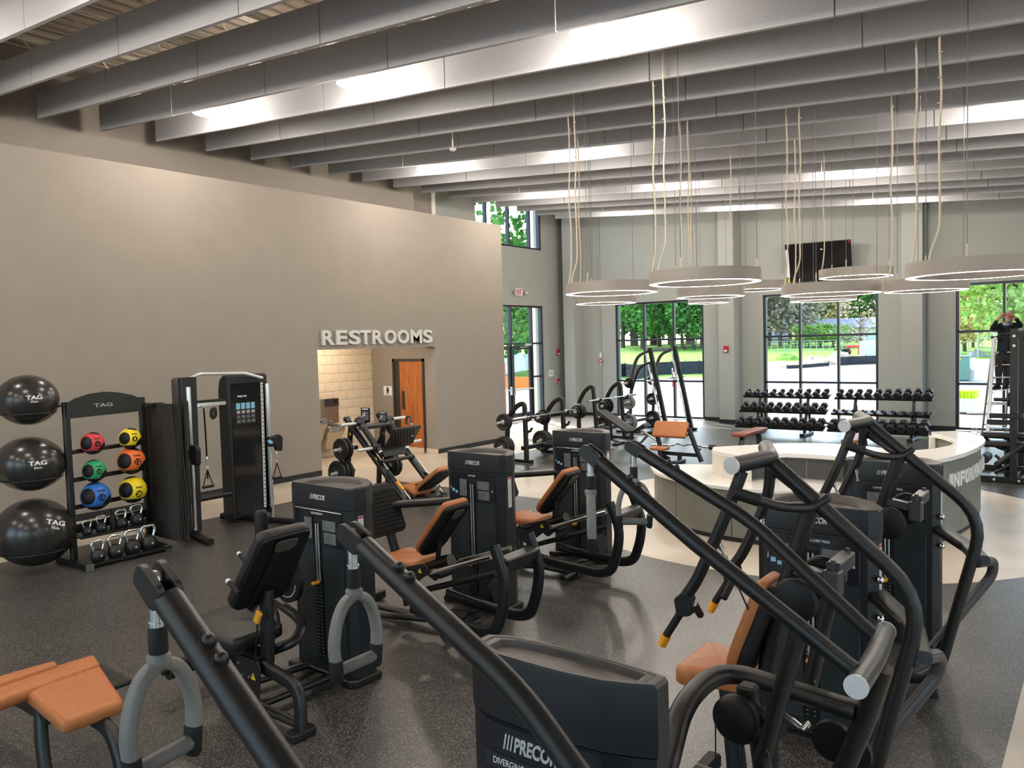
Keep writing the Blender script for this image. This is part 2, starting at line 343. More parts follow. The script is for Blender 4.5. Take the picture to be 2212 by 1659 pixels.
        for l in range(len(lv) - 1):
            for i in range(n): j = (i + 1) % n; fs.append((l * n + i, l * n + j, (l + 1) * n + j, (l + 1) * n + i))
        m = (len(lv) - 1) * n; vs_.append((c.x, c.y, lv[-1][1] + crown * .2)); e = len(vs_) - 1
        for i in range(n): fs.append((m + i, m + (i + 1) % n, e))
        fs.append(list(range(n))[::-1]); return s.add(vs_, fs, True, M)
    def torus(s, c, axis, R, r, n=24, m=8, a0=0., a1=2 * PI):
        x, y = basis(Vector(axis)); c = Vector(c); full = a1 - a0 > 6.28; k = n if full else n + 1
        pts = [c + (x * math.cos(a0 + (a1 - a0) * i / n) + y * math.sin(a0 + (a1 - a0) * i / n)) * R for i in range(k)]
        if not full: return s.tube(pts, r, m)
        ax = Vector(axis).normalized(); vs_ = []; fs = []
        for p in pts:
            d = (p - c).normalized(); vs_ += [p + (d * math.cos(2 * PI * j / m) + ax * math.sin(2 * PI * j / m)) * r for j in range(m)]
        for i in range(k):
            for j in range(m): fs.append((i * m + j, ((i + 1) % k) * m + j, ((i + 1) % k) * m + (j + 1) % m, i * m + (j + 1) % m))
        return s.add(vs_, fs, True)
    def sphere(s, c, r, n=20, m=12, sc=(1, 1, 1), M=None):
        vs_ = [(0, 0, sc[2] * r)] + [(r * sc[0] * math.sin(PI * j / m) * math.cos(2 * PI * i / n), r * sc[1] * math.sin(PI * j / m) * math.sin(2 * PI * i / n), r * sc[2] * math.cos(PI * j / m)) for j in range(1, m) for i in range(n)] + [(0, 0, -sc[2] * r)]
        fs = [(0, 1 + i, 1 + (i + 1) % n) for i in range(n)]
        for j in range(m - 2):
            for i in range(n): a, b = 1 + j * n + i, 1 + j * n + (i + 1) % n; fs.append((a, a + n, b + n, b))
        l = 1 + (m - 2) * n; e = len(vs_) - 1
        fs += [(l + i, e, l + (i + 1) % n) for i in range(n)]
        return s.add(vs_, fs, True, Matrix.Translation(c) @ (M.to_4x4() if M else Matrix()))
    def quad(s, *p): return s.add(p, [tuple(range(len(p)))])
    def build(s, name, m, parent=None, label=None, kind=None):
        me = bpy.data.meshes.new(name); vs_ = s.v
        if parent is not None:
            iv = wm(parent).inverted(); vs_ = [tuple(iv @ Vector(p)) for p in vs_]
        me.from_pydata(vs_, [], s.f); me.polygons.foreach_set('use_smooth', s.sm); me.materials.append(MAT[m]); me.update()
        o = bpy.data.objects.new(name, me); COL.objects.link(o)
        if parent is not None: o.parent = parent
        if label: o['label'] = label
        if kind: o['kind'] = kind
        return o
def smooth_by_angle(o, deg=35):
    """Shade smooth, with edges sharper than the angle kept crisp."""
    me = o.data; me.polygons.foreach_set('use_smooth', [True] * len(me.polygons)); me.set_sharp_from_angle(angle=math.radians(deg)); return o
def tag(o, label=None, cat=None, group=None, kind=None):
    if label: o['label'] = label
    if cat: o['category'] = cat
    if group: o['group'] = group
    if kind: o['kind'] = kind
    return o
def thing(name, label, cat, loc=(0, 0, 0), rz=0., group=None):
    o = bpy.data.objects.new(name, None); o.empty_display_size = .1; COL.objects.link(o); o.location = loc; o.rotation_euler = (0, 0, rz); return tag(o, label, cat, group)
_kids = None
def children(o): return [c for c in COL.objects if c.parent is o]
def dup(o, loc=None, rz=None, label=None, group=None, scale=None):
    def cp(src, par):
        c = src.copy(); COL.objects.link(c)
        if par is not None: c.parent = par
        for k in KID.get(src.name, ()): cp(k, c)
        return c
    KID = {}
    for q in COL.objects:
        if q.parent: KID.setdefault(q.parent.name, []).append(q)
    n = cp(o, None)
    if loc is not None: n.location = loc
    if rz is not None: n.rotation_euler = (0, 0, rz)
    if scale: n.scale = scale
    if label: n['label'] = label
    if group: n['group'] = group
    return n
def struct(mb, name, m, parent=None):
    o = mb.build(name, m, parent)
    if parent is None: o['kind'] = 'structure'
    return o
def frame3(o, x, y):
    """Matrix with local X, Y along the given directions and origin o."""
    x = Vector(x).normalized(); z = x.cross(Vector(y)).normalized(); y = z.cross(x); return Matrix(((x.x, y.x, z.x, o[0]), (x.y, y.y, z.y, o[1]), (x.z, y.z, z.z, o[2]), (0, 0, 0, 1)))
_txt = {}
def text_mb(st, size, ext=.001, bold=0., shear=0., align='CENTER', M=None, space=1., mb=None):
    key = (st, size, ext, bold, shear, align, space)
    if key not in _txt:
        cu = bpy.data.curves.new('t', 'FONT'); cu.body = st; cu.size = size; cu.extrude = ext; cu.offset = bold; cu.shear = shear; cu.align_x = align; cu.resolution_u = 2 if size < .08 else 4; cu.space_character = space
        ob = bpy.data.objects.new('t', cu); COL.objects.link(ob); dg = bpy.context.evaluated_depsgraph_get(); ev = ob.evaluated_get(dg); me = bpy.data.meshes.new_from_object(ev)
        _txt[key] = ([tuple(v.co) for v in me.vertices], [tuple(p.vertices) for p in me.polygons]); bpy.data.objects.remove(ob); bpy.data.curves.remove(cu); bpy.data.meshes.remove(me)
    mb = mb or MB(); mb.add(*_txt[key], False, M); return mb
def rounded(pts, r, n=3):
    """2D polygon with its corners rounded."""
    out = []; k = len(pts)
    for i in range(k):
        p, a, b = Vector(pts[i]), Vector(pts[i - 1]), Vector(pts[(i + 1) % k]); da, db = a - p, b - p; q = min(r, da.length * .45, db.length * .45); A, B = p + da.normalized() * q, p + db.normalized() * q
        for j in range(n + 1): t = j / n; w = A * (1 - t) ** 2 + p * 2 * t * (1 - t) + B * t * t; out.append((w.x, w.y))
    return out
# ================================================================ the room
XL, XD, YF = -11.8, -14.24, 21.4            # left wall, door wall, far wall (inner faces)
def wbox(x0, x1, y0, y1, z0, z1, mb=None): mb = mb or MB(); mb.box(((x0 + x1) / 2, (y0 + y1) / 2, (z0 + z1) / 2), (abs(x1 - x0), abs(y1 - y0), abs(z1 - z0))); return mb
m = MB(); m.quad((-14.3, -6, 0), (8, -6, 0), (8, 21.42, 0), (-14.3, 21.42, 0)); struct(m, 'floor', 'floor')
m = MB()
wbox(XL - .3, XL, -6, 9.4, 0, 5.24, m); wbox(XL - .3, XL, 9.4, 12.6, 2.36, 5.24, m); wbox(XL - .3, XL, 12.6, 15.05, 0, 5.24, m)
struct(m, 'wall_left', 'wall_taupe')
struct(wbox(-14.2, XL - .3, -6, 15.05, 5.12, 5.24), 'wall_left_cap', 'wall_taupe')
YE = fx(893, 425, -13.2).y
struct(wbox(-13.5, -13.2, -6, YE, 5.24, 7.9), 'wall_left_upper', 'wall_taupe')
struct(wbox(-14.24, -13.95, YE, fx(931, 430, -13.95).y, 5.24, 7.6), 'wall_upper_shaded', 'wall_taupe')  # slab in darker taupe paint standing in for shade on this stretch of wall
struct(wbox(-14.1, -13.9, fx(932, 430, -13.9).y, fx(940, 430, -13.9).y, 5.24, 7.6), 'trim_1', 'lamp_white')
struct(wbox(XD, XL - .3, 14.9, 15.05, 0, 5.24), 'wall_block_end', 'wall_grey')
m = MB()
wbox(XD - .3, XD, 12, 17.0, 0, 7.6, m); wbox(XD - .3, XD, 20.2, YF + .3, 0, 7.6, m); wbox(XD - .3, XD, 17.0, 20.2, 3.52, 5.25, m); wbox(XD - .3, XD, 17, 20.2, 6.8, 7.6, m)
struct(m, 'wall_door', 'wall_grey')
WIN = [(-12.35, -9.43), (-7.69, -4.74), (-3.02, -.07)]
m = MB(); xs = [XD - .3] + [v for w in WIN for v in w] + [8.3]
for i in range(0, 8, 2): wbox(xs[i], xs[i + 1], YF, YF + .3, 0, 7.6, m)
for a, b in WIN: wbox(a, b, YF, YF + .3, 3.52, 7.6, m)
struct(m, 'wall_far', 'wall_grey')
# the hall goes on glazed behind and to the right of the photographer, as the daylight on the baffles and machines shows
m = MB(); gx = [-13.5, -10.9, -6.9, -5.6, -1.6, -.3, 3.7, 8.3]
for i in range(len(gx) - 1):
    if i % 2: wbox(gx[i], gx[i + 1], -6.3, -6, 4.6, 7.6, m)
    else: wbox(gx[i], gx[i + 1], -6.3, -6, 0, 7.6, m)
struct(m, 'wall_back', 'wall_grey')
m = MB(); gy = [-6.3, -4.5, -.5, 1.0, 5.0, 6.5, 10.5, 12.0, 16.0, YF + .3]
for i in range(len(gy) - 1):
    if i % 2: wbox(8, 8.3, gy[i], gy[i + 1], 3.6, 7.6, m)
    else: wbox(8, 8.3, gy[i], gy[i + 1], 0, 7.6, m)
struct(m, 'wall_right', 'wall_grey')
# pilasters with their own black base
PIL = [(fy(1220, 800, 20.8).x, fy(1242, 800, 20.8).x), (-8.72, -8.28), (fy(1947, 800, 20.8).x, fy(1992, 800, 20.8).x)]
for i, (a, b) in enumerate(PIL):
    p = struct(wbox(a, b, 20.8, YF, 0, 7.4), 'pillar_%d' % (i + 1), 'wall_grey')
    q = MB(); wbox(a - .012, b + .012, 20.788, YF, .001, .11, q); q.build('base_strip', 'base_black', p)
def strip(name, x0, x1, y0, y1, h=.10, mt='base_black'): struct(wbox(x0, x1, y0, y1, .001, h), name, mt)
strip('baseboard_left', XL, XL + .014, -6, 9.39); strip('baseboard_left_far', XL, XL + .014, 12.61, 15.05)
strip('baseboard_end', XD, XL, 15.05, 15.064); strip('baseboard_door', XD, XD + .014, 20.2, YF); strip('baseboard_door_near', XD, XD + .014, 15.07, 17.0)
bx = [XD] + [v for w in WIN for v in w] + [8]
for i in range(0, 8, 2): strip('baseboard_far', bx[i], bx[i + 1], YF - .014, YF)
# ---- windows: frame bars, glass panes as children
def storefront(name, axis, c, u0, u1, z0, z1, ubars, zbars, bw=.055, dep=.12, skip=()):
    """axis 'y': in a wall of constant Y (u = X); axis 'x': in a wall of constant X (u = Y). c is the inner face; bars are set back .05."""
    def bar(mb, ua, ub, za, zb):
        d = .10
        if axis == 'y': mb.box(((ua + ub) / 2, c + d, (za + zb) / 2), (ub - ua, dep, zb - za), bev=.004)
        else: mb.box((c - d, (ua + ub) / 2, (za + zb) / 2), (dep, ub - ua, zb - za), bev=.004)
    root = thing(name, None, None, (0, 0, 0)); root['kind'] = 'structure'
    us = [u0] + list(ubars) + [u1]; zs = [z0] + list(zbars) + [z1]
    for i, u in enumerate(us): mb = MB(); w = bw * (1.25 if i in (0, len(us) - 1) else 1); bar(mb, u - (0 if i == 0 else w / 2 if i < len(us) - 1 else w), u + (w if i == 0 else w / 2 if i < len(us) - 1 else 0), z0, z1); mb.build('mullion', 'mullion', root)
    for i in range(len(us) - 1):
        for j, z in enumerate(zs):
            if (i, j) in skip: continue
            mb = MB(); bar(mb, us[i] + bw * .6, us[i + 1] - bw * .6, z - (0 if j == 0 else bw / 2 if j < len(zs) - 1 else bw), z + (bw if j == 0 else bw / 2 if j < len(zs) - 1 else 0)); mb.build('transom', 'mullion', root)
        for j in range(len(zs) - 1):
            if (i, 'g', j) in skip: continue
            mb = MB(); a, b, za, zb = us[i] + .02, us[i + 1] - .02, zs[j] + .02, zs[j + 1] - .02
            if axis == 'y': mb.quad((a, c + .10, za), (b, c + .10, za), (b, c + .10, zb), (a, c + .10, zb))
            else: mb.quad((c - .10, a, za), (c - .10, b, za), (c - .10, b, zb), (c - .10, a, zb))
            mb.build('pane', 'glass', root)
    return root
for i, (a, b) in enumerate(WIN):
    w = (b - a) / 3; storefront('window_%d' % (i + 1), 'y', YF, a, b, .02, 3.52, (a + w, a + 2 * w), (1.125, 2.375))
for i in (1, 3, 5): storefront('window_%d' % (6 + i // 2), 'y', -6.2, gx[i], gx[i + 1], .02, 4.6, (gx[i] + 2,), (1.2, 2.4))
for i in (1, 3, 5, 7): storefront('window_%d' % (9 + i // 2), 'x', 8.3, gy[i], gy[i + 1], .02, 3.6, (gy[i] + 2,), (1.2, 2.4))
# clerestory and the exit doors in the door wall
storefront('window_4', 'x', XD, 17.0, 20.2, 5.25, 6.8, (17.55, 18.6, 19.65), ())
storefront('window_5', 'x', XD, 17.0, 20.2, .02, 3.52, (17.55, 18.6, 19.65), (1.33, 2.36), skip=((1, 0), (2, 0), (1, 1), (2, 1), (1, 'g', 0), (1, 'g', 1), (2, 'g', 0), (2, 'g', 1)))
def exit_door(n, y0, y1, hinge):
    r = thing('door_%d' % n, None, None); r['kind'] = 'structure'; x = XD - .10; st = .11
    for ya, yb, za, zb in ((y0, y0 + st, .02, 2.30), (y1 - st, y1, .02, 2.30), (y0 + st, y1 - st, .02, .26), (y0 + st, y1 - st, 2.19, 2.30)):
        mb = MB(); mb.box((x, (ya + yb) / 2, (za + zb) / 2), (.05, yb - ya, zb - za), bev=.004); mb.build('rail' if yb - ya > .2 else 'stile', 'mullion', r)
    mb = MB(); mb.quad((x, y0 + st, .26), (x, y1 - st, .26), (x, y1 - st, 2.19), (x, y0 + st, 2.19)); mb.build('pane', 'glass', r)
    s = 1 if hinge > 0 else -1; yh, ym = (y1, y0) if s > 0 else (y0, y1)
    mb = MB(); mb.tube([(x + .09, y0 + .05, .98), (x + .09, y1 - .05, .98)], .022, 8); mb.box((x + .07, yh - s * .09, .98), (.08, .14, .05), bev=.01); mb.box((x + .06, ym + s * .06, .96), (.07, .05, .26), bev=.015); mb.build('push_bar', 'letter_silver', r)
    mb = MB(); mb.box((x + .07, yh - s * .22, 2.33), (.07, .28, .07), bev=.01); mb.tube([(x + .07, yh - s * .2, 2.28), (x + .17, yh - s * .42, 2.27), (x + .05, yh - s * .62, 2.25)], .012, 6); mb.build('door_closer', 'letter_silver', r)
exit_door(1, 17.59, 18.57, -1); exit_door(2, 18.63, 19.62, 1)
# ---- restroom alcove
XB, YS = -13.85, 12.6
struct(wbox(XB - .2, XL - .3, YS, YS + .25, 0, 2.9), 'wall_alcove_side', 'wall_taupe'); struct(wbox(XB - .2, XL - .3, 9.2, 9.4, 0, 2.9), 'wall_alcove_near', 'wall_taupe')
struct(wbox(XB - .2, XL - .3, 9.2, 12.9, 2.75, 2.9), 'ceiling_alcove', 'lamp_white')
aw = struct(wbox(XB - .2, XB, 9.2, YS, 0, 2.9), 'wall_alcove', 'grout')
bl = MB(); bl.box((0, 0, 0), (.016, .395, .195), bev=.006); blk = None
for r in range(13):
    for k in range(9):
        y = 9.2 + .2 * (r % 2) + k * .4
        if y - .2 > YS: continue
        if blk is None: blk = bl.build('block', 'cmu', aw); o = blk
        else: o = blk.copy(); COL.objects.link(o); o.parent = aw
        o.location = (XB + .006, y + .0, .1 + r * .2 + .02)
strip('baseboard_alcove', XB, XB + .02, 9.4, YS, .12, 'cmu'); strip('baseboard_alcove_side', XB, XL, YS - .014, YS, .1, 'cmu')
x0, x1 = fy(848, 776, YS).x, fy(916, 776, YS).x
dr = thing('door_3', None, None, (x0, YS, 0)); dr['kind'] = 'structure'
for a, b, za, zb in ((x0, x0 + .06, 0, 2.10), (x1 - .06, x1, 0, 2.10), (x0, x1, 2.04, 2.10)):
    q = MB(); wbox(a, b, YS - .025, YS + .02, za, zb, q); q.build('door_casing', 'door_frame', dr)
q = MB(); wbox(x0 + .055, x1 - .055, YS - .004, YS + .0, 0, 2.045, q); q.build('jamb', 'door_frame', dr)
q = MB(); wbox(x0 + .22, x1 - .06, YS - .012, YS - .006, .012, 2.04, q); lf = q.build('door_leaf', 'wood', dr)
q = MB(); wbox(x0 + .27, x0 + .37, YS - .018, YS - .011, .95, 1.37, q); q.build('push_plate', 'door_frame', dr)
# ---- painted end of the wall, conduit etc. belong to things below
# ================================================================ ceiling: deck, joists, baffles, lamps, rings
SL = .08
def zb(x): return 5.9 - SL * (x + 12.7)
m = MB(); m.quad(*[(x, y, zb(x) + 1.12) for x, y in ((-14.6, -6.3), (-14.6, 21.8), (8.4, 21.8), (8.4, -6.3))]); m.quad(*[(x, y, zb(x) + 1.25) for x, y in ((-14.6, -6.3), (8.4, -6.3), (8.4, 21.8), (-14.6, 21.8))])
ceil = struct(m, 'ceiling', 'deck')
rib = MB(); rib.box((0, 0, 0), (.04, 27.6, .04), bev=.01); rb0 = None
for k in range(74):                                       # ribs of the steel roof deck
    x = -14.2 + k * .3
    if rb0 is None: rb0 = rib.build('deck_rib', 'deck', ceil); o = rb0
    else: o = rb0.copy(); COL.objects.link(o); o.parent = ceil
    o.location = (x, 7.75, zb(x) + 1.10)
jt0 = None
for k in range(13):
    x = -12.0 + k * 1.55; z0, z1 = zb(x) + .50, zb(x) + 1.06
    if jt0 is None:
        jt0 = thing('roof_joist', None, None, (x, 0, z0)); jt0['kind'] = 'structure'
        for zz, nm in ((z0, 'bottom_chord'), (z1, 'top_chord')):
            for s in (-1, 1):
                q = MB(); q.box((x + s * .035, 7.6, zz), (.055, 27.4, .012)); q.box((x + s * .012, 7.6, zz + .025), (.008, 27.4, .05)); q.build(nm, 'joist', jt0)
        pts = []
        for j in range(51): pts.append((x, -5.5 + j * .53, (z0 + .02, z1 + .02)[j % 2]))
        q = MB(); q.tube(pts, .016, 6, br=.03); q.build('web', 'joist', jt0)
    else: jt = dup(jt0, (x, 0, z0)); jt['kind'] = 'structure'
ORD = 'first second third fourth fifth sixth seventh eighth ninth tenth eleventh twelfth thirteenth fourteenth fifteenth sixteenth seventeenth eighteenth nineteenth twentieth twenty-first twenty-second'.split()
PX0, PL = -10.57, 2.175
b0 = None
for i in range(16, -5, -1):
    y = 5.16 + .905 * (i - 1); lab = '%s grey felt ceiling baffle row counted from the far windowed wall' % ORD[16 - i]
    if b0 is None:
        b0 = thing('ceiling_baffle', lab, 'baffle', (0, y, zb(0)), group='hanging ceiling baffles'); 
        q = MB()
        def panel(xa, xb):
            q = MB(); t = .045; xa += .007; xb -= .007; h = .40
            vs_ = [(x, y + s * t / 2, zb(x) + dz) for x in (xa, xb) for s in (-1, 1) for dz in (0, h)]
            q.add(vs_, [(0, 1, 3, 2), (4, 6, 7, 5), (0, 4, 5, 1), (2, 3, 7, 6), (0, 2, 6, 4), (1, 5, 7, 3)]); return q
        panel(-12.7, PX0).build('panel', 'baffle', b0); p1 = panel(PX0, PX0 + PL).build('panel', 'baffle', b0)
        for k in range(1, 8): c = p1.copy(); COL.objects.link(c); c.parent = b0; c.location = (k * PL, 0, -SL * k * PL)
    else: dup(b0, (0, y, zb(0)), label=lab)
# high bay lamps
def high_bay(loc, label):
    t = thing('high_bay_lamp', label, 'lamp', loc, group='high bay lamps'); x, y, z = loc; T = Matrix.Translation(loc)
    q = MB(); q.lathe([(.185, .24), (.20, .16), (.235, .02), (.24, 0), (.232, .0), (.226, .02), (.19, .16)], T, 40); q.build('bowl', 'lamp_bowl', t)
    q = MB(); q.lathe([(.0, -.02), (.12, -.012), (.232, .004)], T, 32); q.build('lens', 'lamp_bowl', t)
    q = MB(); q.sphere((x, y, z + .12), .075, 16, 10, (1, 1, 1.2)); q.build('bulb', 'bulb', t)
    q = MB(); q.lathe([(0, .46), (.07, .46), (.09, .43), (.09, .28), (.19, .245), (.19, .235), (0, .235)], T, 24); q.build('housing', 'lamp_white', t)
    q = MB(); q.cyl((x, y, z + .45), (x, y, zb(x) + 1.115), .012, n=8); q.build('stem', 'lamp_white', t)
    ld = bpy.data.lights.new('lamp_light', 'POINT'); ld.energy = LAMP_W; ld.shadow_soft_size = .18; ld.color = (1, .89, .78); lo = bpy.data.objects.new('lamp_light', ld); COL.objects.link(lo); lo.parent = t; lo.location = (0, 0, -.06)
    return t
hb0 = None
ROWS = [(6.52, 'nearest lamp row', [(453, 245), (770, 181), (1284, 72)]), (11.04, 'second lamp row', [(927, 365), (1222, 335), (2202, 232)]), (14.66, 'third lamp row', [(1160, 424), (1430, 405), (1820, 379)]), (18.28, 'farthest lamp row', [(1333, 464), (1580, 452), (1920, 436)])]
for yr, rn, ps in ROWS:
    for k, (px, py) in enumerate(ps):
        p = fy(px, py, yr); lab = 'clear glowing high bay lamp, %s from left in the %s' % (ORD[k], rn)
        if hb0 is None: hb0 = high_bay(tuple(p), lab)
        else: dup(hb0, p, label=lab)
for yr in (2.0, -2.4):                                     # the same grid of lamps goes on over the photographer's end of the hall
    for k, x in enumerate((-9.6, -6.6, -3.4)): dup(hb0, (x, yr, zb(x) - .1), label='clear glowing high bay lamp %s the photographer, %s from left' % ('just over' if yr > 0 else 'behind', ORD[k]))
for k, (x, y) in enumerate(((3.0, 6.5), (3.0, 2.0), (3.2, 11.0), (3.2, 16.0))): dup(hb0, (x, y, zb(x) - .1), label='clear glowing high bay lamp over the right hand side of the hall, %s' % ORD[k])
# ring pendants
def ring_pendant(cx, cy, w, D, label, cords=1):
    dep = D * FPX / w; c = fd(cx, cy, dep); R = D / 2; h = .135; wd_ = .085 if D > 1 else .075; T = Matrix.Translation(c)
    t = thing('ring_pendant_lamp', label, 'lamp', c, group='ring pendant lamps')
    q = MB(); q.lathe([(R - .004, .002), (R, .004), (R, h), (R - wd_, h), (R - wd_, .0)], T, 64); smooth_by_angle(q.build('ring_body', 'ring_paint', t), 40)
    q = MB(); q.lathe([(R - wd_ + .004, .001), (R - .004, .001)], T, 64, False); q.build('light_strip', 'ring_light', t)
    zt = lambda x: zb(x) + 1.1
    for k in range(3):
        a = .5 + k * 2 * PI / 3; p = c + V((R - .04) * math.cos(a), (R - .04) * math.sin(a), h)
        q = MB(); q.cyl(p + V(0, 0, .1), (p.x, p.y, zt(p.x)), .0035, n=6); q.build('suspension_cable', 'cable', t)
        q = MB(); q.cyl(p, p + V(0, 0, .11), .008, n=8); q.build('cable_gripper', 'cord', t)
    for k in range(cords):
        a = 3.6 + k * .5; p = c + V((R - .04) * math.cos(a), (R - .04) * math.sin(a), h); e = p + V(.03 + .05 * k, .03, .28)
        pts = [p, p + V(.015, .01, .1), e]; n = 7
        for j in range(1, n): f = j / n; pts.append((e.x + .012 * math.sin(j * 2.3 + k), e.y + .012 * math.cos(j * 1.7), e.z + f * (zt(e.x) - e.z)))
        pts.append((e.x, e.y, zt(e.x))); q = MB(); q.tube(pts, .0095, 6, br=.1)
        for j in range(1, 12): z = e.z + j * .22; q.torus((e.x + .01 * math.sin(j), e.y, z), (0, 0, 1), .012, .005, 8, 5)
        q.build('power_cord', 'cord', t)
    return t
RINGS = [(1320.5, 634, 197, 1.2, 'large white glowing ring lamp at the left end of the pendant cluster', 2), (1309, 656, 130, .9, 'small white glowing ring lamp just under the leftmost large ring', 1),
    (1521.5, 612, 236, 1.2, 'large white glowing ring lamp hanging nearest above the low desk end', 2), (1534.5, 642, 143, .9, 'small white glowing ring lamp under the nearest large ring', 2), (1530, 655, 86, .72, 'tiny far ring lamp lowest below the second large ring', 1),
    (1633, 627, 122, .9, 'small white glowing ring lamp hanging left of the wall television', 1), (1794, 636, 203, 1.2, 'large white glowing ring lamp below the wall television', 2), (1778, 650, 136, .9, 'small white ring lamp under the ring below the television', 1),
    (1848, 599, 148, 1.08, 'small white glowing ring lamp overlapping the television corner', 1), (2000, 629, 165, .9, 'small white glowing ring lamp in front of the right pilaster', 1), (2112, 595, 282, 1.2, 'large white glowing ring lamp above the information lettering end, rightmost', 2)]
for r in RINGS: ring_pendant(*r)
# sprinkler head
p = fy(978, 322, 9.2); t = thing('fire_sprinkler', 'white sprinkler head on a thin pipe hanging between two baffles', 'sprinkler', p)
q = MB(); q.cyl(p + V(0, 0, .03), (p.x, p.y, zb(p.x) + 1.1), .012, n=8); q.build('pipe', 'lamp_white', t)
q = MB(); q.lathe([(0, -.03), (.03, -.03), (.05, -.01), (.05, .01), (.02, .03), (0, .03)], Matrix.Translation(p), 16); q.build('head', 'lamp_white', t)
# ================================================================ left side of the hall
def dep(p): return float(RC[2] @ np.array([p[0], -(p[2] - H), p[1]]))
def M3(o, x, y, z): return Matrix(((x[0], y[0], z[0], o[0]), (x[1], y[1], z[1], o[1]), (x[2], y[2], z[2], o[2]), (0, 0, 0, 1)))
AX_X = lambda o: M3(o, (0, 1, 0), (0, 0, 1), (1, 0, 0))      # local XY drawn on a face that looks to +X
AX_Y = lambda o: M3(o, (1, 0, 0), (0, 0, 1), (0, -1, 0))     # local XY drawn on a face that looks to -Y
def fit_text(st, o, x, y, w, h, depth, bold=.02, mb=None):
    """One string stretched to w by h from the lower left corner o, along x and y, standing out by depth."""
    t = text_mb(st, 1., .5, bold, align='LEFT'); P = np.array(t.v); lo, hi = P.min(0), P.max(0); x, y = Vector(x).normalized(), Vector(y).normalized(); z = x.cross(y)
    mb = mb or MB(); vs_ = [Vector(o) + x * ((p[0] - lo[0]) / (hi[0] - lo[0]) * w) + y * ((p[1] - lo[1]) / (hi[1] - lo[1]) * h) + z * ((p[2] + .5) * depth) for p in P]
    mb.add(vs_, t.f); return mb
# restroom lettering: one sign, nine raised letters
sg = thing('restrooms_sign', 'raised silver letters reading RESTROOMS above the alcove opening', 'sign', (XL, 11, 2.44))
zb0, zt0 = fx(800, 743.5, XL).z, fx(800, 713, XL).z
for ch, a, b in zip('RESTROOMS', (152, 298, 428, 545, 668, 795, 928, 1060, 1188), (282, 412, 548, 655, 780, 915, 1045, 1175, 1285)):
    ya, yb = fx(660 + a / 4.74, 729, XL).y, fx(660 + b / 4.74, 729, XL).y
    fit_text(ch, (XL + .004, ya, zb0), (0, 1, 0), (0, 0, 1), yb - ya, zt0 - zb0, .05, .03).build('letter', 'letter_silver', sg)
# restroom plate
a, b = fy(830, 854, YS), fy(847, 834, YS); t = thing('restroom_plate', 'white plate with a black standing figure beside the wooden restroom door', 'sign', (a.x, YS, a.z))
q = MB(); wbox(a.x, b.x, YS - .012, YS - .001, a.z, b.z, q); q.build('plate', 'paper', t)
cx = (a.x + b.x) / 2; w = b.x - a.x; h = b.z - a.z; q = MB(); q.sphere((cx, YS - .013, a.z + h * .80), w * .09, 12, 8, (1, .2, 1)); q.prism([(-w * .16, h * .58), (-w * .10, h * .72), (w * .10, h * .72), (w * .16, h * .58), (w * .09, h * .40), (w * .07, h * .22), (-w * .07, h * .22), (-w * .09, h * .40)], .0, .003, AX_Y((cx, YS - .0125, a.z))); q.build('pictogram', 'black_print', t)
fit_text('RESTROOM', (cx - w * .3, YS - .0125, a.z + h * .07), (1, 0, 0), (0, 0, 1), w * .6, h * .07, .002, 0).build('lettering', 'black_print', t)
# alcove ceiling light
t = thing('alcove_light', 'round flush ceiling light inside the restroom alcove', 'lamp', (-12.9, 10.9, 2.74)); q = MB(); q.lathe([(0, -.02), (.16, -.02), (.18, 0)], Matrix.Translation((-12.9, 10.9, 2.745)), 24); q.build('diffuser', 'ring_light', t)
ld = bpy.data.lights.new('alcove_lamp', 'POINT'); ld.energy = ALCOVE_W; ld.color = (1, .80, .58); ld.shadow_soft_size = .15; lo = bpy.data.objects.new('alcove_lamp', ld); COL.objects.link(lo); lo.parent = t; lo.location = (0, 0, -.12)
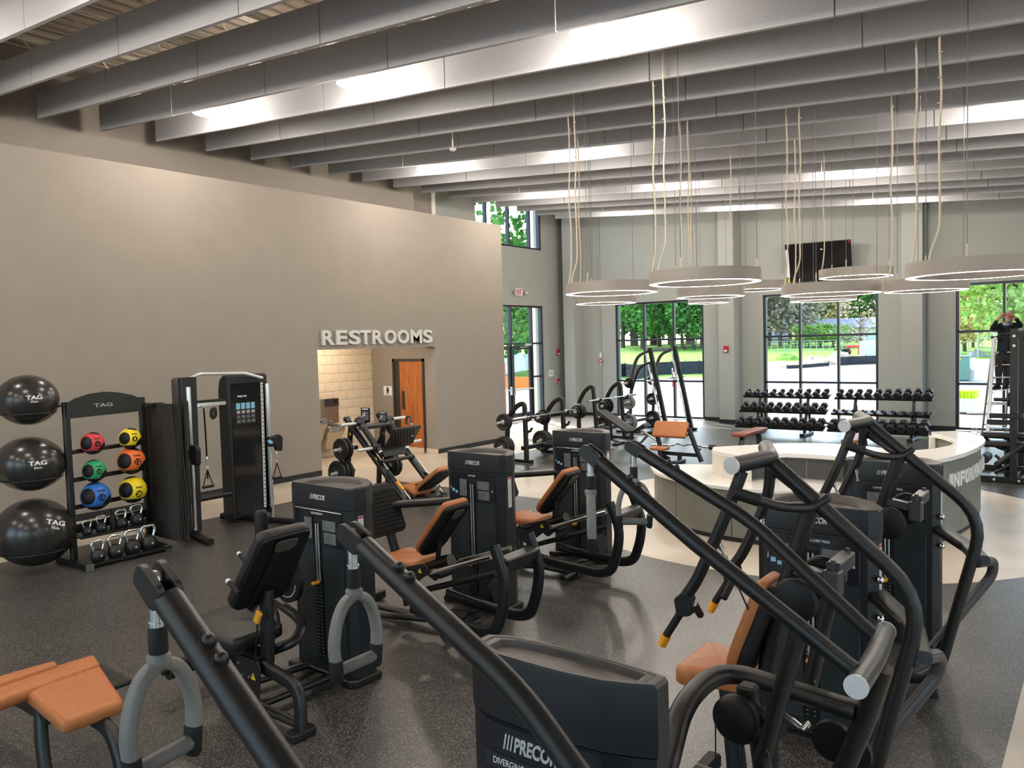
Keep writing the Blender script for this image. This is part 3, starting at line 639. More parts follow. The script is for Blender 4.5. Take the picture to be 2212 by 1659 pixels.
# bi-level drinking fountain with bottle filler on the alcove back wall
ft = thing('drinking_fountain', 'two-level stainless drinking fountain with bottle filler on the tiled wall', 'fountain', (XB, 10.2, .7))
def fcorner(px, py): return fx(px, py, XB + .05)
a, b = fcorner(688, 863), fcorner(728, 912)
q = MB(); wbox(XB + .01, XB + .12, a.y, b.y, b.z, a.z, q); q.build('bottle_filler', 'stainless', ft)
q = MB(); wbox(XB + .12, XB + .135, a.y + .12, b.y, a.z - .17, a.z, q); q.build('filler_panel', 'door_frame', ft, label='dark control panel')
q = MB(); q.box((XB + .14, b.y - .1, a.z - .07), (.006, .07, .03)); q.build('display', 'tv_black', ft)
ya1, yb1 = fx(711, 908, XB + .5).y, fx(747, 926, XB + .5).y
for k, (y0, y1, zt) in enumerate(((ya1 - .46, ya1, fx(711, 903, XB + .5).z), (yb1 - .46, yb1, fx(747, 918, XB + .5).z))):
    q = MB(); q.prism(rounded([(XB + .01, y0), (XB + .50, y0), (XB + .50, y1), (XB + .01, y1)], .05), zt - .12, zt, bev=.01); q.build('basin', 'stainless', ft)
    q = MB(); q.prism(rounded([(XB + .06, y0 + .05), (XB + .44, y0 + .05), (XB + .44, y1 - .05), (XB + .06, y1 - .05)], .08), zt + .0005, zt + .002); q.build('basin_bowl', 'door_frame', ft)
    q = MB(); q.add([(XB + .02, y0, zt - .12), (XB + .46, y0, zt - .12), (XB + .46, y1, zt - .12), (XB + .02, y1, zt - .12), (XB + .02, y0 + .04, zt - .5), (XB + .30, y0 + .04, zt - .5), (XB + .30, y1 - .04, zt - .5), (XB + .02, y1 - .04, zt - .5)], [(0, 1, 5, 4), (1, 2, 6, 5), (2, 3, 7, 6), (4, 5, 6, 7)]); q.build('skirt', 'fountain_panel', ft)
    q = MB(); q.tube([(XB + .1, y1 - .1, zt), (XB + .1, y1 - .1, zt + .07), (XB + .16, y1 - .1, zt + .08)], .012, 8, br=.03); q.build('spout', 'chrome', ft)
    q = MB(); q.cyl((XB + .50, (y0 + y1) / 2, zt - .06), (XB + .515, (y0 + y1) / 2, zt - .06), .025); q.build('push_button', 'chrome', ft)
# ---------------------------------------------------------------- storage rack with exercise balls
YN, YFR = 3.93, 4.90
rk = thing('ball_rack', 'black steel storage rack with an arched name board', 'rack', (-9.5, 4.4, 0))
nt_, nb_ = fy(141, 869, YN), fy(160, 1205, YN); ft_, fb_ = fy(305, 858, YFR), fy(322, 1150, YFR); fb_ = fb_ + (fb_ - ft_) * (fb_.z / (ft_.z - fb_.z))
nb_ = nb_ + (nb_ - nt_) * ((nb_.z - .05) / (nt_.z - nb_.z))
def bar(mb, a, b, w, h, up=None): mb.tube([a, b], 0, prof=rrect(w, h, min(w, h) * .2, 1), up=up, smooth=False); return mb
for a, b in ((nt_, nb_), (ft_, fb_)): q = MB(); bar(q, a, b, .07, .07, (0, 1, 0)); q.build('upright', 'frame', rk)
for a, b in (((127, 1206), (194, 1228)), ((300, 1168), (363, 1184))):
    p, r = fz(*a, .03), fz(*b, .03); q = MB(); q.box(((p.x + r.x) / 2, (p.y + r.y) / 2, .035), (r.x - p.x, .075, .065), bev=.004); q.build('foot', 'frame', rk); q = MB(); q.box((r.x + .01, r.y, .036), (.03, .082, .07), bev=.004); q.build('end_cap', 'rubber_grey', rk)
XP = nt_.x + .05
bd = [fx(143, 905, XP), fx(304, 888, XP), fx(305, 862, XP), fx(285, 853, XP), fx(252, 847, XP), fx(222, 846, XP), fx(190, 851, XP), fx(160, 861, XP), fx(142, 872, XP)]
q = MB(); q.prism([(p.y, p.z) for p in bd], 0, .012, AX_X((XP, 0, 0))); q.build('name_board', 'frame', rk)
a, b = fx(202, 880, XP), fx(242, 869, XP); fit_text('TAG', (XP + .012, a.y, a.z), (0, 1, .0), (0, 0, 1), b.y - a.y, b.z - a.z, .003, .02).build('lettering', 'grey_print', rk)
def on_rack(f, z): return nb_ + (nt_ - nb_) * ((z - nb_.z) / (nt_.z - nb_.z)) if f == 0 else fb_ + (ft_ - fb_) * ((z - fb_.z) / (ft_.z - fb_.z))
MED = [('red', '6', 200, 957.5, 24), ('yellow', '8', 280.5, 947, 22.5), ('green', '10', 203.5, 1017, 24), ('orange', '12', 283.5, 995.5, 28.5), ('blue', '15', 206.5, 1071.5, 30), ('yellow', '20', 286.5, 1057.5, 28.5)]
XBALL = -9.38
def cap_patch(mb, c, R, d, ang, n=20, k=5):
    x, y = basis(Vector(d)); d = Vector(d).normalized(); vs_ = [c + d * R * 1.0]; fs = []
    for i in range(1, k + 1):
        t = ang * i / k; rr = R * (1.012 if i < k else 1.0)
        vs_ += [c + (d * math.cos(t) + (x * math.cos(2 * PI * j / n) + y * math.sin(2 * PI * j / n)) * math.sin(t)) * rr for j in range(n)]
    vs_[0] = c + d * R * 1.012
    for j in range(n): fs.append((0, 1 + j, 1 + (j + 1) % n))
    for i in range(k - 1):
        for j in range(n): a, b = 1 + i * n + j, 1 + i * n + (j + 1) % n; fs.append((a, a + n, b + n, b))
    mb.add(vs_, fs, True); return mb
VIEW = V(.86, -.42, .12).normalized()
for col, num, px, py, rp in MED:
    c = fx(px, py, XBALL); R = rp * dep(c) / FPX
    t = thing('medicine_ball', '%s and black medicine ball marked %s on the ball rack' % (col, num), 'ball', c, group='medicine balls on the rack')
    q = MB(); q.sphere(c, R, 28, 18); q.build('shell', 'med_' + col, t)
    right = V(0, 1, 0)
    for d in ((.45, -.8, .12), (.55, .62, -.55) if num != '20' else (-.2, .9, -.3), (.1, .2, 1.) if num in ('6', '8', '12') else (-.2, -.1, 1), (-.9, .3, .1), (.25, -.1, -1.)):
        q = MB(); cap_patch(q, c, R, d, .62 if d[2] < .8 else .5); q.build('panel', 'pad_back', t)
    d = V(.97, .0, .02 if num != '20' else -.22).normalized(); x = V(0, 0, 1).cross(d).normalized(); y = d.cross(x); q = MB(); q.cyl(c + d * R * .985, c + d * R * 1.006, R * .25, n=20); q.build('number_disc', 'black_print', t)
    o = c + d * R * 1.008; hh = R * .30; ww = hh * (.6 if len(num) == 1 else 1.15); fit_text(num, o - x * ww / 2 - y * hh / 2, x, y, ww, hh, .003, .02).build('number', 'med_' + col, t)
    d2 = (d + V(0, 0, .42)).normalized(); y2 = d2.cross(x); fit_text('TAG', c + d2 * R * 1.004 - x * R * .25, x, y2, R * .5, R * .14, .003, .02).build('lettering', 'black_print', t)
    q = MB(); q.torus((c.x, c.y, c.z - R * .62), (0, 0, 1), R * .80, .008, 28, 8); f = (c.y - YN) / (YFR - YN)
    zz = c.z - R * .62; xb = on_rack(0, zz).x; q.tube([(c.x - R * .7, c.y - .04, zz), (xb, c.y - .04, zz)], .008, 6); q.tube([(c.x - R * .7, c.y + .04, zz), (xb, c.y + .04, zz)], .008, 6); q.build('ball_holder', 'frame', rk)
for z in [(fx(px, py, XBALL).z - rp * dep(fx(px, py, XBALL)) / FPX * .62) for _, _, px, py, rp in (MED[0], MED[2], MED[4])]:
    q = MB(); bar(q, on_rack(0, z), on_rack(1, z), .05, .05); q.build('cross_bar', 'frame', rk)
q = MB(); bar(q, on_rack(0, .40), on_rack(1, .40), .03, .10, (0, 0, 1)); q.build('cross_bar', 'frame', rk)
def tray(z, xf, xb_): q = MB(); q.box(((xf + xb_) / 2, (YN + YFR) / 2, z), (xf - xb_, YFR - YN - .04, .012)); q.box((xf, (YN + YFR) / 2, z + .012), (.008, YFR - YN - .04, .035)); return q.build('shelf', 'frame', rk)
UP = [(188, 1143, 10.5), (219, 1138, 12), (262, 1128, 13.5), (296, 1121, 15)]; LO = [(212, 1200, 15.5), (249, 1191, 16.5), (286, 1181, 17.5), (321, 1172, 18)]
XK1, XK2 = -9.36, -9.14
ZS1, ZS2 = sum(fx(a, b + r, XK1).z for a, b, r in UP) / 4 - .006, max(.035, sum(fx(a, b + r, XK2).z for a, b, r in LO) / 4 - .006)
tray(ZS1, XK1 + .12, -9.60); tray(ZS2, XK2 + .12, -9.50)
# kettlebells
def kettlebell(c, R, lab):
    t = thing('kettlebell', lab, 'kettlebell', (c[0], c[1], c[2]), group='kettlebells on the rack'); z = c[2]
    q = MB(); q.lathe([(0, 0), (R * .62, 0), (R * .80, R * .12), (R * .98, R * .55), (R, R * .9), (R * .88, R * 1.4), (R * .55, R * 1.75), (0, R * 1.86)], Matrix.Translation(c), 24); q.build('bell', 'plate_black', t)
    w = R * .72; zz = z + R * 1.62; q = MB(); q.tube([(c[0], c[1] - w * .72, zz - R * .25), (c[0], c[1] - w * 1.25, zz + R * .9), (c[0], c[1] - w * .95, zz + R * 1.35), (c[0], c[1] + w * .95, zz + R * 1.35), (c[0], c[1] + w * 1.25, zz + R * .9), (c[0], c[1] + w * .72, zz - R * .25)], R * .19, 10, br=R * .4); q.build('handle', 'chrome', t)
    q = MB(); q.cyl((c[0] + R * .93, c[1], z + R * .95), (c[0] + R * 1.01, c[1], z + R * .97), R * .13, n=14); q.build('weight_mark', 'grey_print', t)
    return t
for row, X, zs, nm in ((UP, XK1, ZS1 + .006, 'upper kettlebell shelf'), (LO, XK2, ZS2 + .006, 'floor level kettlebell shelf')):
    for k, (px, py, rp) in enumerate(row):
        p = fx(px, py, X); kettlebell((X, p.y, zs), rp * dep(p) / FPX * .98, 'chrome handled black kettlebell, %s from left on the %s' % (ORD[k], nm))
p = fx(244, 1135, -9.36); t = thing('spray_bottle', 'small black bottle standing between kettlebells on the upper shelf', 'bottle', (p.x, p.y, ZS1 + .006)); q = MB(); q.lathe([(0, 0), (.032, 0), (.034, .01), (.034, .16), (.016, .19), (.016, .21)], Matrix.Translation((p.x, p.y, ZS1 + .006)), 16); q.build('bottle_body', 'rubber', t); q = MB(); q.lathe([(.02, .205), (.02, .25), (0, .255)], Matrix.Translation((p.x, p.y, ZS1 + .006)), 12); q.build('cap', 'pad_back', t)
# stability balls, each resting in a ring arm of the rack
for k, (px, py, wp, hp, size) in enumerate(((60, 864, 121, 108, '55'), (66, 1002, 136, 117, '65'), (75, 1149, 157, 144, '75'))):
    c = fx(px, py, -9.62 + .0 * k); s = dep(c) / FPX; R = wp / 2 * s
    t = thing('exercise_ball', 'shiny black stability ball marked %scm, %s on the left of the rack' % (size, ('topmost', 'middle', 'lowest')[k]), 'ball', c, group='stability balls')
    q = MB(); hh = hp / wp
    prof = []
    for j in range(33):
        a = -PI / 2 + PI * j / 32; r = R * math.cos(a); z = R * hh * math.sin(a)
        if 6 < j < 26: r *= 1 + .004 * math.cos(j * PI)
        prof.append((max(r, 0), z))
    q.lathe(prof, Matrix.Translation(c) @ Matrix.Rotation(-.06 * (k + 1), 4, 'X'), 40); q.build('shell', 'ball_black', t)
    d = (V(1.0, -.17, .06) if k < 2 else V(1.1, .18, .34)).normalized(); x = V(0, 0, 1).cross(d).normalized(); y = d.cross(x)
    if k == 2: r_ = Matrix.Rotation(-.35, 3, d); x, y = r_ @ x, r_ @ y
    o = c + V(d.x * R, d.y * R, d.z * R * hh) * 1.0 + d * .004; w = R * .50
    fit_text('TAG', o - x * w / 2, x, y, w, w * .28, .004, .03).build('lettering', 'white_print', t); fit_text(size + 'cm', o - x * w * .22 - y * w * .22 , x, y, w * .44, w * .14, .004, .01).build('size_mark', 'white_print', t)
    zr = c.z - R * hh * .52; rr = R * .86; q = MB(); q.torus((c.x, c.y, zr), (0, 0, 1), rr, .011, 40, 8)
    u = on_rack(0, zr + .07); q.tube([u, (u.x, u.y - .1, zr + .06), (c.x, c.y + rr, zr)], .013, 8, br=.05); q.build('ball_holder', 'frame', rk)
# hanging mats at the far end of the rack
za = fy(318, 872, 5.05).z; q = MB(); q.box((-9.45, 4.98, za), (.05, .22, .05), bev=.004); q.tube([(-9.22, 4.93, za), (-9.22, 5.16, za), (-9.22, 5.18, za + .02)], .007, 6); q.build('mat_hook', 'frame', rk)
p0, p1 = fy(313, 868, 5.0).x, fy(372, 873, 5.0).x
for k in range(5):
    y = 4.985 + k * .018; bx_ = .012 * k; t = MB(); n = 8; zt, zl = za + .02 - .003 * k, .10 + .012 * ((k * 3) % 4)
    pf = []
    for j in range(n + 1):
        f = j / n; z = zt + (zl - zt) * f; pf.append((y + .010 * math.sin(f * 5 + k) - .03 * f * f, z))
    vs_ = []
    for yy, z in pf:
        lean = (zt - z) * .075
        for xx in (p0 + lean * .2, p1 + lean): vs_ += [(xx + bx_, yy, z), (xx + bx_, yy + .012, z)]
    fs = []
    for j in range(n): b = j * 4; fs += [(b, b + 2, b + 6, b + 4), (b + 1, b + 5, b + 7, b + 3), (b, b + 4, b + 5, b + 1), (b + 2, b + 3, b + 7, b + 6)]
    fs += [(0, 1, 3, 2), (n * 4, n * 4 + 2, n * 4 + 3, n * 4 + 1)]; t.add(vs_, fs, False)
    tag(t.build('exercise_mat', 'felt_black'), 'black exercise mat hung at the rack end, %s layer from the rack' % ORD[k], 'mat', 'mats hanging on the rack end')
# ---------------------------------------------------------------- cable machine against the wall
cm = thing('cable_machine', 'black dual pulley cable machine with chrome columns by the left wall', 'gym machine', (-9.6, 6.0, 0))
YA, YB_, XT = 5.42, 6.50, -9.60
a, b = fy(404, 815, YA), fy(417, 1152, YA); lc = MB(); bar(lc, V(a.x, YA, a.z), V(b.x, YA, .05), .10, .22, (0, 1, 0)); lc.build('column', 'shroud', cm)
a, b = fy(398, 812, YA + .03), fy(398, 1140, YA + .03); q = MB(); q.box((-9.86, YA + .1, 1.0), (.16, .10, a.z * 2 - 2.06), bev=.03); q.build('rear_cover', 'tray', cm)
a, b = fy(406, 836, YA - .10), fy(421.5, 1145, YA - .10); q = MB(); q.cyl(a, b, .030, n=16); q.build('guide_tube', 'chrome', cm)
p = fy(424, 983, YA - .10); q = MB(); q.prism(rounded([(-.09, -.11), (.09, -.13), (.10, .10), (.02, .14), (-.09, .12)], .05), -.03, .03, M3((p.x + .02, p.y - .03, p.z), (1, 0, 0), (0, 0, 1), (0, -1, 0)), bev=.01); q.box((p.x - .06, p.y, p.z), (.11, .10, .15), bev=.02); q.build('pulley_carriage', 'pad_back', cm)
a, b = fz(390, 1137, .04), fz(455, 1172, .04); q = MB(); q.tube([(a.x, a.y, .045), (b.x, b.y, .045)], 0, prof=rrect(.09, .08, .03, 3)); q.build('foot', 'frame', cm)
# right tower: shroud, placard, guide tube, scale strip
ts = [fx(496, 1118, XT).y, fx(560, 1118, XT).y]; zt = fx(540, 808, XT).z; y0, y1 = fx(504, 1118, XT).y, 6.74
side = [(-.20, .05), (.04, .05), (.04, zt - .02), (.0, zt), (-.08, zt), (-.16, zt - .06), (-.20, zt - .20)]
q = MB(); q.prism(rounded(side, .05), y0, y1, M3((XT - .04, 0, 0), (1, 0, 0), (0, 0, 1), (0, -1, 0)) @ Matrix.Scale(-1, 4, (0, 0, 1)), bev=.015); q.build('weight_shroud', 'shroud', cm)
q = MB(); wbox(XT, XT + .008, y0 + .05, y1 - .04, .12, zt - .12, q); q.build('shroud_window', 'tv_black', cm)
a, b = fx(509, 905, XT), fx(550, 867, XT); q = MB(); wbox(XT + .009, XT + .012, a.y, b.y, a.z - .08, b.z, q); q.build('instruction_placard', 'placard', cm)
for k in range(4):
    yy = a.y + (b.y - a.y) * (k + .5) / 4; q = MB(); wbox(XT + .012, XT + .0135, yy - .03, yy + .03, b.z - .09, b.z - .005, q); q.build('placard_picture', 'blue_print', cm)
    for j in range(3): q = MB(); wbox(XT + .012, XT + .0135, yy - .026, yy + .026, b.z - .15 - j * .065, b.z - .11 - j * .065, q); q.build('placard_picture', 'placard_image' if j else 'grey_print', cm)
a, b = fx(512, 858.5, XT), fx(532, 853, XT); fit_text('PRECOR', (XT + .01, a.y, a.z), (0, 1, 0), (0, 0, 1), b.y - a.y, b.z - a.z, .002, .02).build('lettering', 'white_print', cm)
a, b = fx(576, 828, XT + .05), fx(588, 1115, XT + .05); q = MB(); q.cyl(a, b, .032, n=16); q.build('guide_tube', 'chrome', cm)
a2, b2 = fx(565, 826, XT + .02), fx(573, 1095, XT + .02); q = MB(); bar(q, a2, b2, .04, .012, (1, 0, 0)); q.build('height_scale', 'label_paper', cm)
for k in range(30): p = a2 + (b2 - a2) * ((k + .5) / 30); q = MB() if k == 0 else q; q.box(p + V(.008, 0, 0), (.003, .02, .012))
q.build('scale_marks', 'black_print', cm, kind='stuff')
p = fx(585, 953, XT + .05); q = MB(); q.box((p.x, p.y, p.z), (.12, .14, .15), bev=.02); q.prism(rounded([(-.05, -.14), (.06, -.16), (.08, .04), (.02, .09), (-.05, .08)], .03), -.03, .03, AX_X((p.x + .02, p.y + .10, p.z)), bev=.01); q.build('pulley_carriage', 'pad_back', cm)
q = MB(); q.prism([(-.045, .02), (-.01, .035), (.04, .0), (.03, -.03), (-.02, -.02)], 0, .02, AX_X((p.x + .06, p.y - .06, p.z))); q.build('release_lever', 'blue_print', cm)
a, b = fz(480, 1114, .05), fz(642, 1127, .05); q = MB(); q.tube([a, b], 0, prof=rrect(.09, .085, .03, 3)); q.build('foot', 'frame', cm)
# pull-up bar, cross member, low beam
pu = [fy(414.6, 826, YA), fy(437.5, 808, YA + .18), fx(471, 807, -9.5), fx(553, 804.5, -9.55), fx(575, 816, XT + .05)]
q = MB(); q.tube([V(-9.55, YA, pu[0].z), V(-9.5, YA + .22, pu[1].z), V(-9.5, YA + .45, pu[2].z), V(-9.5, YB_ - .2, pu[3].z), V(-9.55, YB_ + .12, pu[4].z)], .022, 10, br=.05); q.build('pull_up_bar', 'letter_silver', cm)
za_, zb_2 = fx(420, 876, -9.6).z, fx(495, 870, -9.6).z; zc_ = (za_ + zb_2) / 2; q = MB(); q.box((-9.66, (YA + YB_) / 2, zc_), (.05, YB_ - YA - .1, .06), bev=.005); q.build('cross_member', 'chrome', cm)
q = MB(); q.box((-9.66, (YA + YB_) / 2, zc_ + .045), (.07, YB_ - YA, .03), bev=.006); q.build('cross_rail', 'frame', cm)
zl = fx(440, 1078, -9.6).z; q = MB(); q.tube([(-9.65, YA, zl), (-9.65, YB_ - .3, zl), (-9.75, YB_, zl + .08)], 0, prof=rrect(.09, .07, .02, 2), br=.1); q.build('low_beam', 'frame', cm)
def stirrup(p, lab):
    p = Vector(p); t = thing('stirrup_handle', lab, 'handle', p, group='cable stirrup handles')
    q = MB(); q.tube([p + V(0, 0, .16), p + V(.01, 0, .12), p + V(-.005, 0, .06), p], .009, 8); q.torus(p + V(0, 0, .02), (1, 0, 0), .018, .005, 14, 6); q.build('snap_hook', 'chrome', t)
    for s in (-1, 1): q = MB(); q.tube([p, p + V(0, s * .068, -.21)], 0, prof=rrect(.022, .004, .0015, 1)); q.build('strap', 'rubber', t)
    q = MB(); q.cyl(p + V(0, -.075, -.215), p + V(0, .075, -.215), .017, n=12); q.build('grip', 'rubber', t)
stirrup(fy(448, 1014, YA - .1), 'black stirrup handle hanging from the near cable column'); p = fx(598, 1000, XT + .08); stirrup(p, 'black stirrup handle hanging from the far cable column')
p = fx(440, 881, -9.6); t = thing('cable_strap', 'long black strap attachment hanging from the cable machine cross member', 'strap', p); q = MB(); q.tube([p, p + V(0, .01, -.35), p + V(.02, .0, -.95)], 0, prof=rrect(.035, .008, .003, 1)); q.build('strap', 'rubber', t); q = MB(); q.torus(p + V(0, 0, .0), (1, 0, 0), .02, .006, 14, 6); q.build('snap_hook', 'chrome', t)
p = fx(461, 890, -9.6); t = thing('ankle_cuff', 'black looped cuff hanging from the cable machine cross member', 'strap', p); q = MB(); q.tube([p + V(0, -.03, -.07), p + V(0, -.03, .03), p + V(0, .03, .05), p + V(0, .03, -.06), p + V(0, -.03, -.08)], 0, prof=rrect(.012, .05, .004, 1), br=.03); q.build('cuff', 'pad_back', t)
# ================================================================ strength machines
OV = rrect(.095, .060, .029, 4); OVS = rrect(.07, .05, .024, 3)
def par(root, name, m, fn, label=None, kind=None): q = MB(); fn(q); return q.build(name, m, root, label, kind)
def tri_mark(root, p, x, y, s=.035):
    q = MB(); q.prism([(-s / 2, -s * .4), (s / 2, -s * .4), (0, s * .5)], 0, .0015, frame3(p, x, y)); q.build('warning_mark', 'yellow', root)
    q = MB(); q.prism([(-s * .05, -s * .22), (s * .05, -s * .22), (s * .06, s * .2), (-s * .06, s * .2)], .0015, .002, frame3(p, x, y)); q.build('warning_symbol', 'black_print', root)
def loft(mb, lv, floor=True):
    n = len(lv[0][0]); vs_ = [(p[0], p[1], z) for pp, z in lv for p in pp]; fs = []
    for l in range(len(lv) - 1):
        for i in range(n): j = (i + 1) % n; fs.append((l * n + i, l * n + j, (l + 1) * n + j, (l + 1) * n + i))
    mb.add(vs_, fs); 
    if floor: mb.add([(p[0], p[1], lv[-1][1]) for p in lv[-1][0]], [list(range(n))])
    return mb
def figure(mb, M, s, pose):
    """A small printed exerciser: blobs for head, trunk and limbs, drawn flat on a placard."""
    def limb(a, b, w): d = Vector((b[0] - a[0], b[1] - a[1])); n = Vector((-d.y, d.x)).normalized() * w; mb.prism([(a[0] * s + n.x * s, a[1] * s + n.y * s), (a[0] * s - n.x * s, a[1] * s - n.y * s), (b[0] * s - n.x * s * .8, b[1] * s - n.y * s * .8), (b[0] * s + n.x * s * .8, b[1] * s + n.y * s * .8)], 0, .0008, M)
    if pose == 'stand':
        mb.prism(circ(.09 * s, 10), 0, .0008, M @ Matrix.Translation((0, .92 * s, 0))); limb((0, .8), (0, .42), .13); limb((-.05, .45), (-.07, 0), .06); limb((.05, .45), (.07, 0), .06); limb((-.14, .78), (-.20, .42), .04); limb((.14, .78), (.20, .42), .04)
    else:
        mb.prism(circ(.10 * s, 10), 0, .0008, M @ Matrix.Translation((.12 * s, .92 * s, 0))); limb((.10, .82), (.02, .42), .12); limb((.02, .42), (-.32, .46 if pose == 'sit' else .62), .08); limb((-.32, .46 if pose == 'sit' else .62), (-.38, .08 if pose == 'sit' else .75), .06); limb((.08, .75), (-.22, .66), .045)
def tower(root, cx, yf, title, imgs='split', rodlen=.62, HT=1.41):
    P = [(-.30, 0), (.30, 0), (.345, .045), (.345, .15), (.25, .30), (.13, .37), (0, .39), (-.13, .37), (-.25, .30), (-.345, .15), (-.345, .045)]
    ctr = (0, .15)
    def sc(k): return [(cx + ctr[0] + (x - ctr[0]) * k, yf + ctr[1] + (y - ctr[1]) * k) for x, y in P]
    zc = HT - .165
    q = MB(); q.prism(sc(.985), .04, zc, smooth_side=False); smooth_by_angle(q.build('shroud', 'shroud', root), 25)
    q = MB(); loft(q, [(sc(1), zc + .004), (sc(1.005), zc + .03), (sc(1), HT - .012), (sc(.975), HT)], False); smooth_by_angle(q.build('cap', 'shroud', root), 30)
    q = MB(); loft(q, [(sc(.975), HT), (sc(.86), HT - .001), (sc(.835), HT - .004), (sc(.82), HT - .003), (sc(.76), HT - .010), (sc(.70), HT - .034)]); smooth_by_angle(q.build('top_tray', 'tray', root), 30)
    y = yf + .002; F = lambda px, pz: AX_Y((cx + px, y - .006, pz))
    for a, b in ((-.255, -.062), (.032, .255)): par(root, 'front_panel', 'shroud_panel', lambda q: q.box((cx + (a + b) / 2, y, .56), (b - a, .012, .86), bev=.004))
    par(root, 'weight_slot', 'black_print', lambda q: q.box((cx - .015, y + .003, .62), (.092, .006, 1.05)))
    par(root, 'placard', 'placard', lambda q: (q.box((cx - .165, y - .003, 1.10), (.20, .012, .26), bev=.004), q.box((cx + .145, y - .003, 1.10), (.225, .012, .26), bev=.004), q.box((cx - .015, y - .003, 1.205), (.12, .012, .05), bev=.004)))
    for dx in (-.028, -.002): par(root, 'guide_rod', 'steel', lambda q: q.cyl((cx + dx, y - .008, 1.13), (cx + dx, y - .008, 1.13 - rodlen), .008, n=8))
    par(root, 'weight_stack', 'pad_back', lambda q: [q.box((cx - .015, y - .004, .16 + k * .026), (.07, .012, .02)) for k in range(int((1.05 - rodlen) / .026))], kind='stuff')
    par(root, 'stack_marks', 'grey_print', lambda q: [q.box((cx - .015 + s * .022, y - .0108, .16 + k * .026), (.006, .001, .006)) for k in range(int((1.05 - rodlen) / .026)) for s in (-1, 1)], kind='stuff')
    par(root, 'selector_pin', 'orange_plastic', lambda q: (q.cyl((cx - .015, y - .01, 1.12 - rodlen), (cx - .015, y - .06, 1.12 - rodlen), .012, n=10), q.sphere((cx - .015, y - .062, 1.12 - rodlen), .015, 10, 8)))
    fit_text('PRECOR', (cx - .055, yf - .001, HT - .105), (1, 0, 0), (.18, 0, 1), .135, .038, .003, .03).build('lettering', 'letter_silver', root)
    par(root, 'lettering', 'grey_print', lambda q: [q.prism([(-.006, 0), (-.001, 0), (.006, .038), (.001, .038)], 0, .002, AX_Y((cx - .083 + k * .010, yf - .0015, HT - .105))) for k in range(3)])
    w = .0095 * len(title); fit_text(title, (cx - w / 2 - .01, y - .010, 1.198), (1, 0, 0), (0, 0, 1), w, .014, .001, .0).build('title', 'white_print', root)
    par(root, 'placard_picture', 'placard_image', lambda q: (q.box((cx - .115, y - .0095, 1.09), (.085, .001, .155)), q.box((cx + .12, y - .0095, 1.125), (.14, .001, .075)), q.box((cx + .125, y - .0095, 1.035), (.13, .001, .08))))
    par(root, 'exerciser', 'white_print', lambda q: (figure(q, F(-.232, 1.0), .16, 'stand'), figure(q, F(-.195, .985), .145, 'stand') if imgs != 'one' else 0, figure(q, F(-.10, 1.05), .08, 'sit'), figure(q, F(.13, 1.095), .06, 'sit'), figure(q, F(.14, 1.0), .065, 'reach')))
    par(root, 'muscle_mark', 'blue_print', lambda q: (q.box((cx - .232, y - .0109, 1.06), (.030, .0008, .028)), q.box((cx - .195, y - .0109, 1.045), (.026, .0008, .024)) if imgs != 'one' else 0))
    par(root, 'code_mark', 'grey_print', lambda q: q.box((cx + .225, y - .0095, 1.08), (.014, .001, .016)))
    q = MB(); q.box((0, 0, 0), (.055, .0015, .27)); x0, x1 = V(cx + .345 * .985, yf + .05, 0), V(cx + .345 * .985, yf + .15, 0)
    par(root, 'safety_label', 'label_paper', lambda q: (q.box((cx + .3415, yf + .098, 1.07), (.003, .05, .27))))
    par(root, 'safety_print', 'grey_print', lambda q: [q.box((cx + .3435, yf + .098, .955 + k * .018), (.001, .038, .006)) for k in range(11)])
    par(root, 'safety_header', 'red', lambda q: q.box((cx + .3435, yf + .098, 1.195), (.001, .05, .012)))
    for s in (-1, 1): par(root, 'foot', 'frame', lambda q: q.prism([(cx + s * .30 - .06, yf - .05), (cx + s * .30 + .02, yf - .05), (cx + s * .30 + .07, yf), (cx + s * .30 + .07, yf + .22), (cx + s * .30 - .06, yf + .22)], .001, .055, bev=.008))
    return root
# ---------------------------------------------------------------- leg extension
le = thing('leg_extension_machine', 'black leg extension machine with black padded seat and its own weight tower', 'gym machine', (-4.5, 3.2, 0))
tower(le, -4.555, 3.58, 'LEG EXTENSION', 'one', .42)
yn, yf_ = 2.74, 3.17
q = MB(); q.pad(rounded([(-5.08, 2.72), (-4.42, 2.76), (-4.42, 3.16), (-5.08, 3.20)], .06), .095, Matrix.Translation((0, 0, .465)), .03, .01); q.build('seat', 'leather_black', le)
par(le, 'seat_seam', 'rubber_grey', lambda q: (q.tube([(-4.96, 2.745, .553), (-4.96, 2.78, .566), (-4.96, 3.14, .566)], .002, 5), q.tube([(-4.955, 2.733, .48), (-4.955, 2.733, .54)], .002, 5)))
bn, tn = fy(492, 1325, yn), fy(557, 1166, yn)
up_ = (tn - bn); L_ = up_.length; upn = up_.normalized(); F_ = frame3(((bn.x + tn.x) / 2, (yn + yf_) / 2, (bn.z + tn.z) / 2), (0, 1, 0), upn)
ol = rounded([(-.17, -L_ / 2), (.17, -L_ / 2), (.215, -L_ / 2 + .06), (.19, L_ / 2 - .02), (.14, L_ / 2), (-.14, L_ / 2), (-.19, L_ / 2 - .02), (-.215, -L_ / 2 + .06)], .05)
par(le, 'backrest', 'leather_black', lambda q: q.pad(ol, .075, F_ @ Matrix.Rotation(PI, 4, 'Y'), .03), None)
par(le, 'backrest_shell', 'pad_back', lambda q: (q.prism([(x * .97, y * .97) for x, y in ol], -.002, .016, F_, bev=.006), q.prism(rounded([(-.09, -L_ / 2 + .02), (.09, -L_ / 2 + .02), (.07, L_ / 2 - .06), (-.07, L_ / 2 - .06)], .03), .014, .03, F_, bev=.008)))
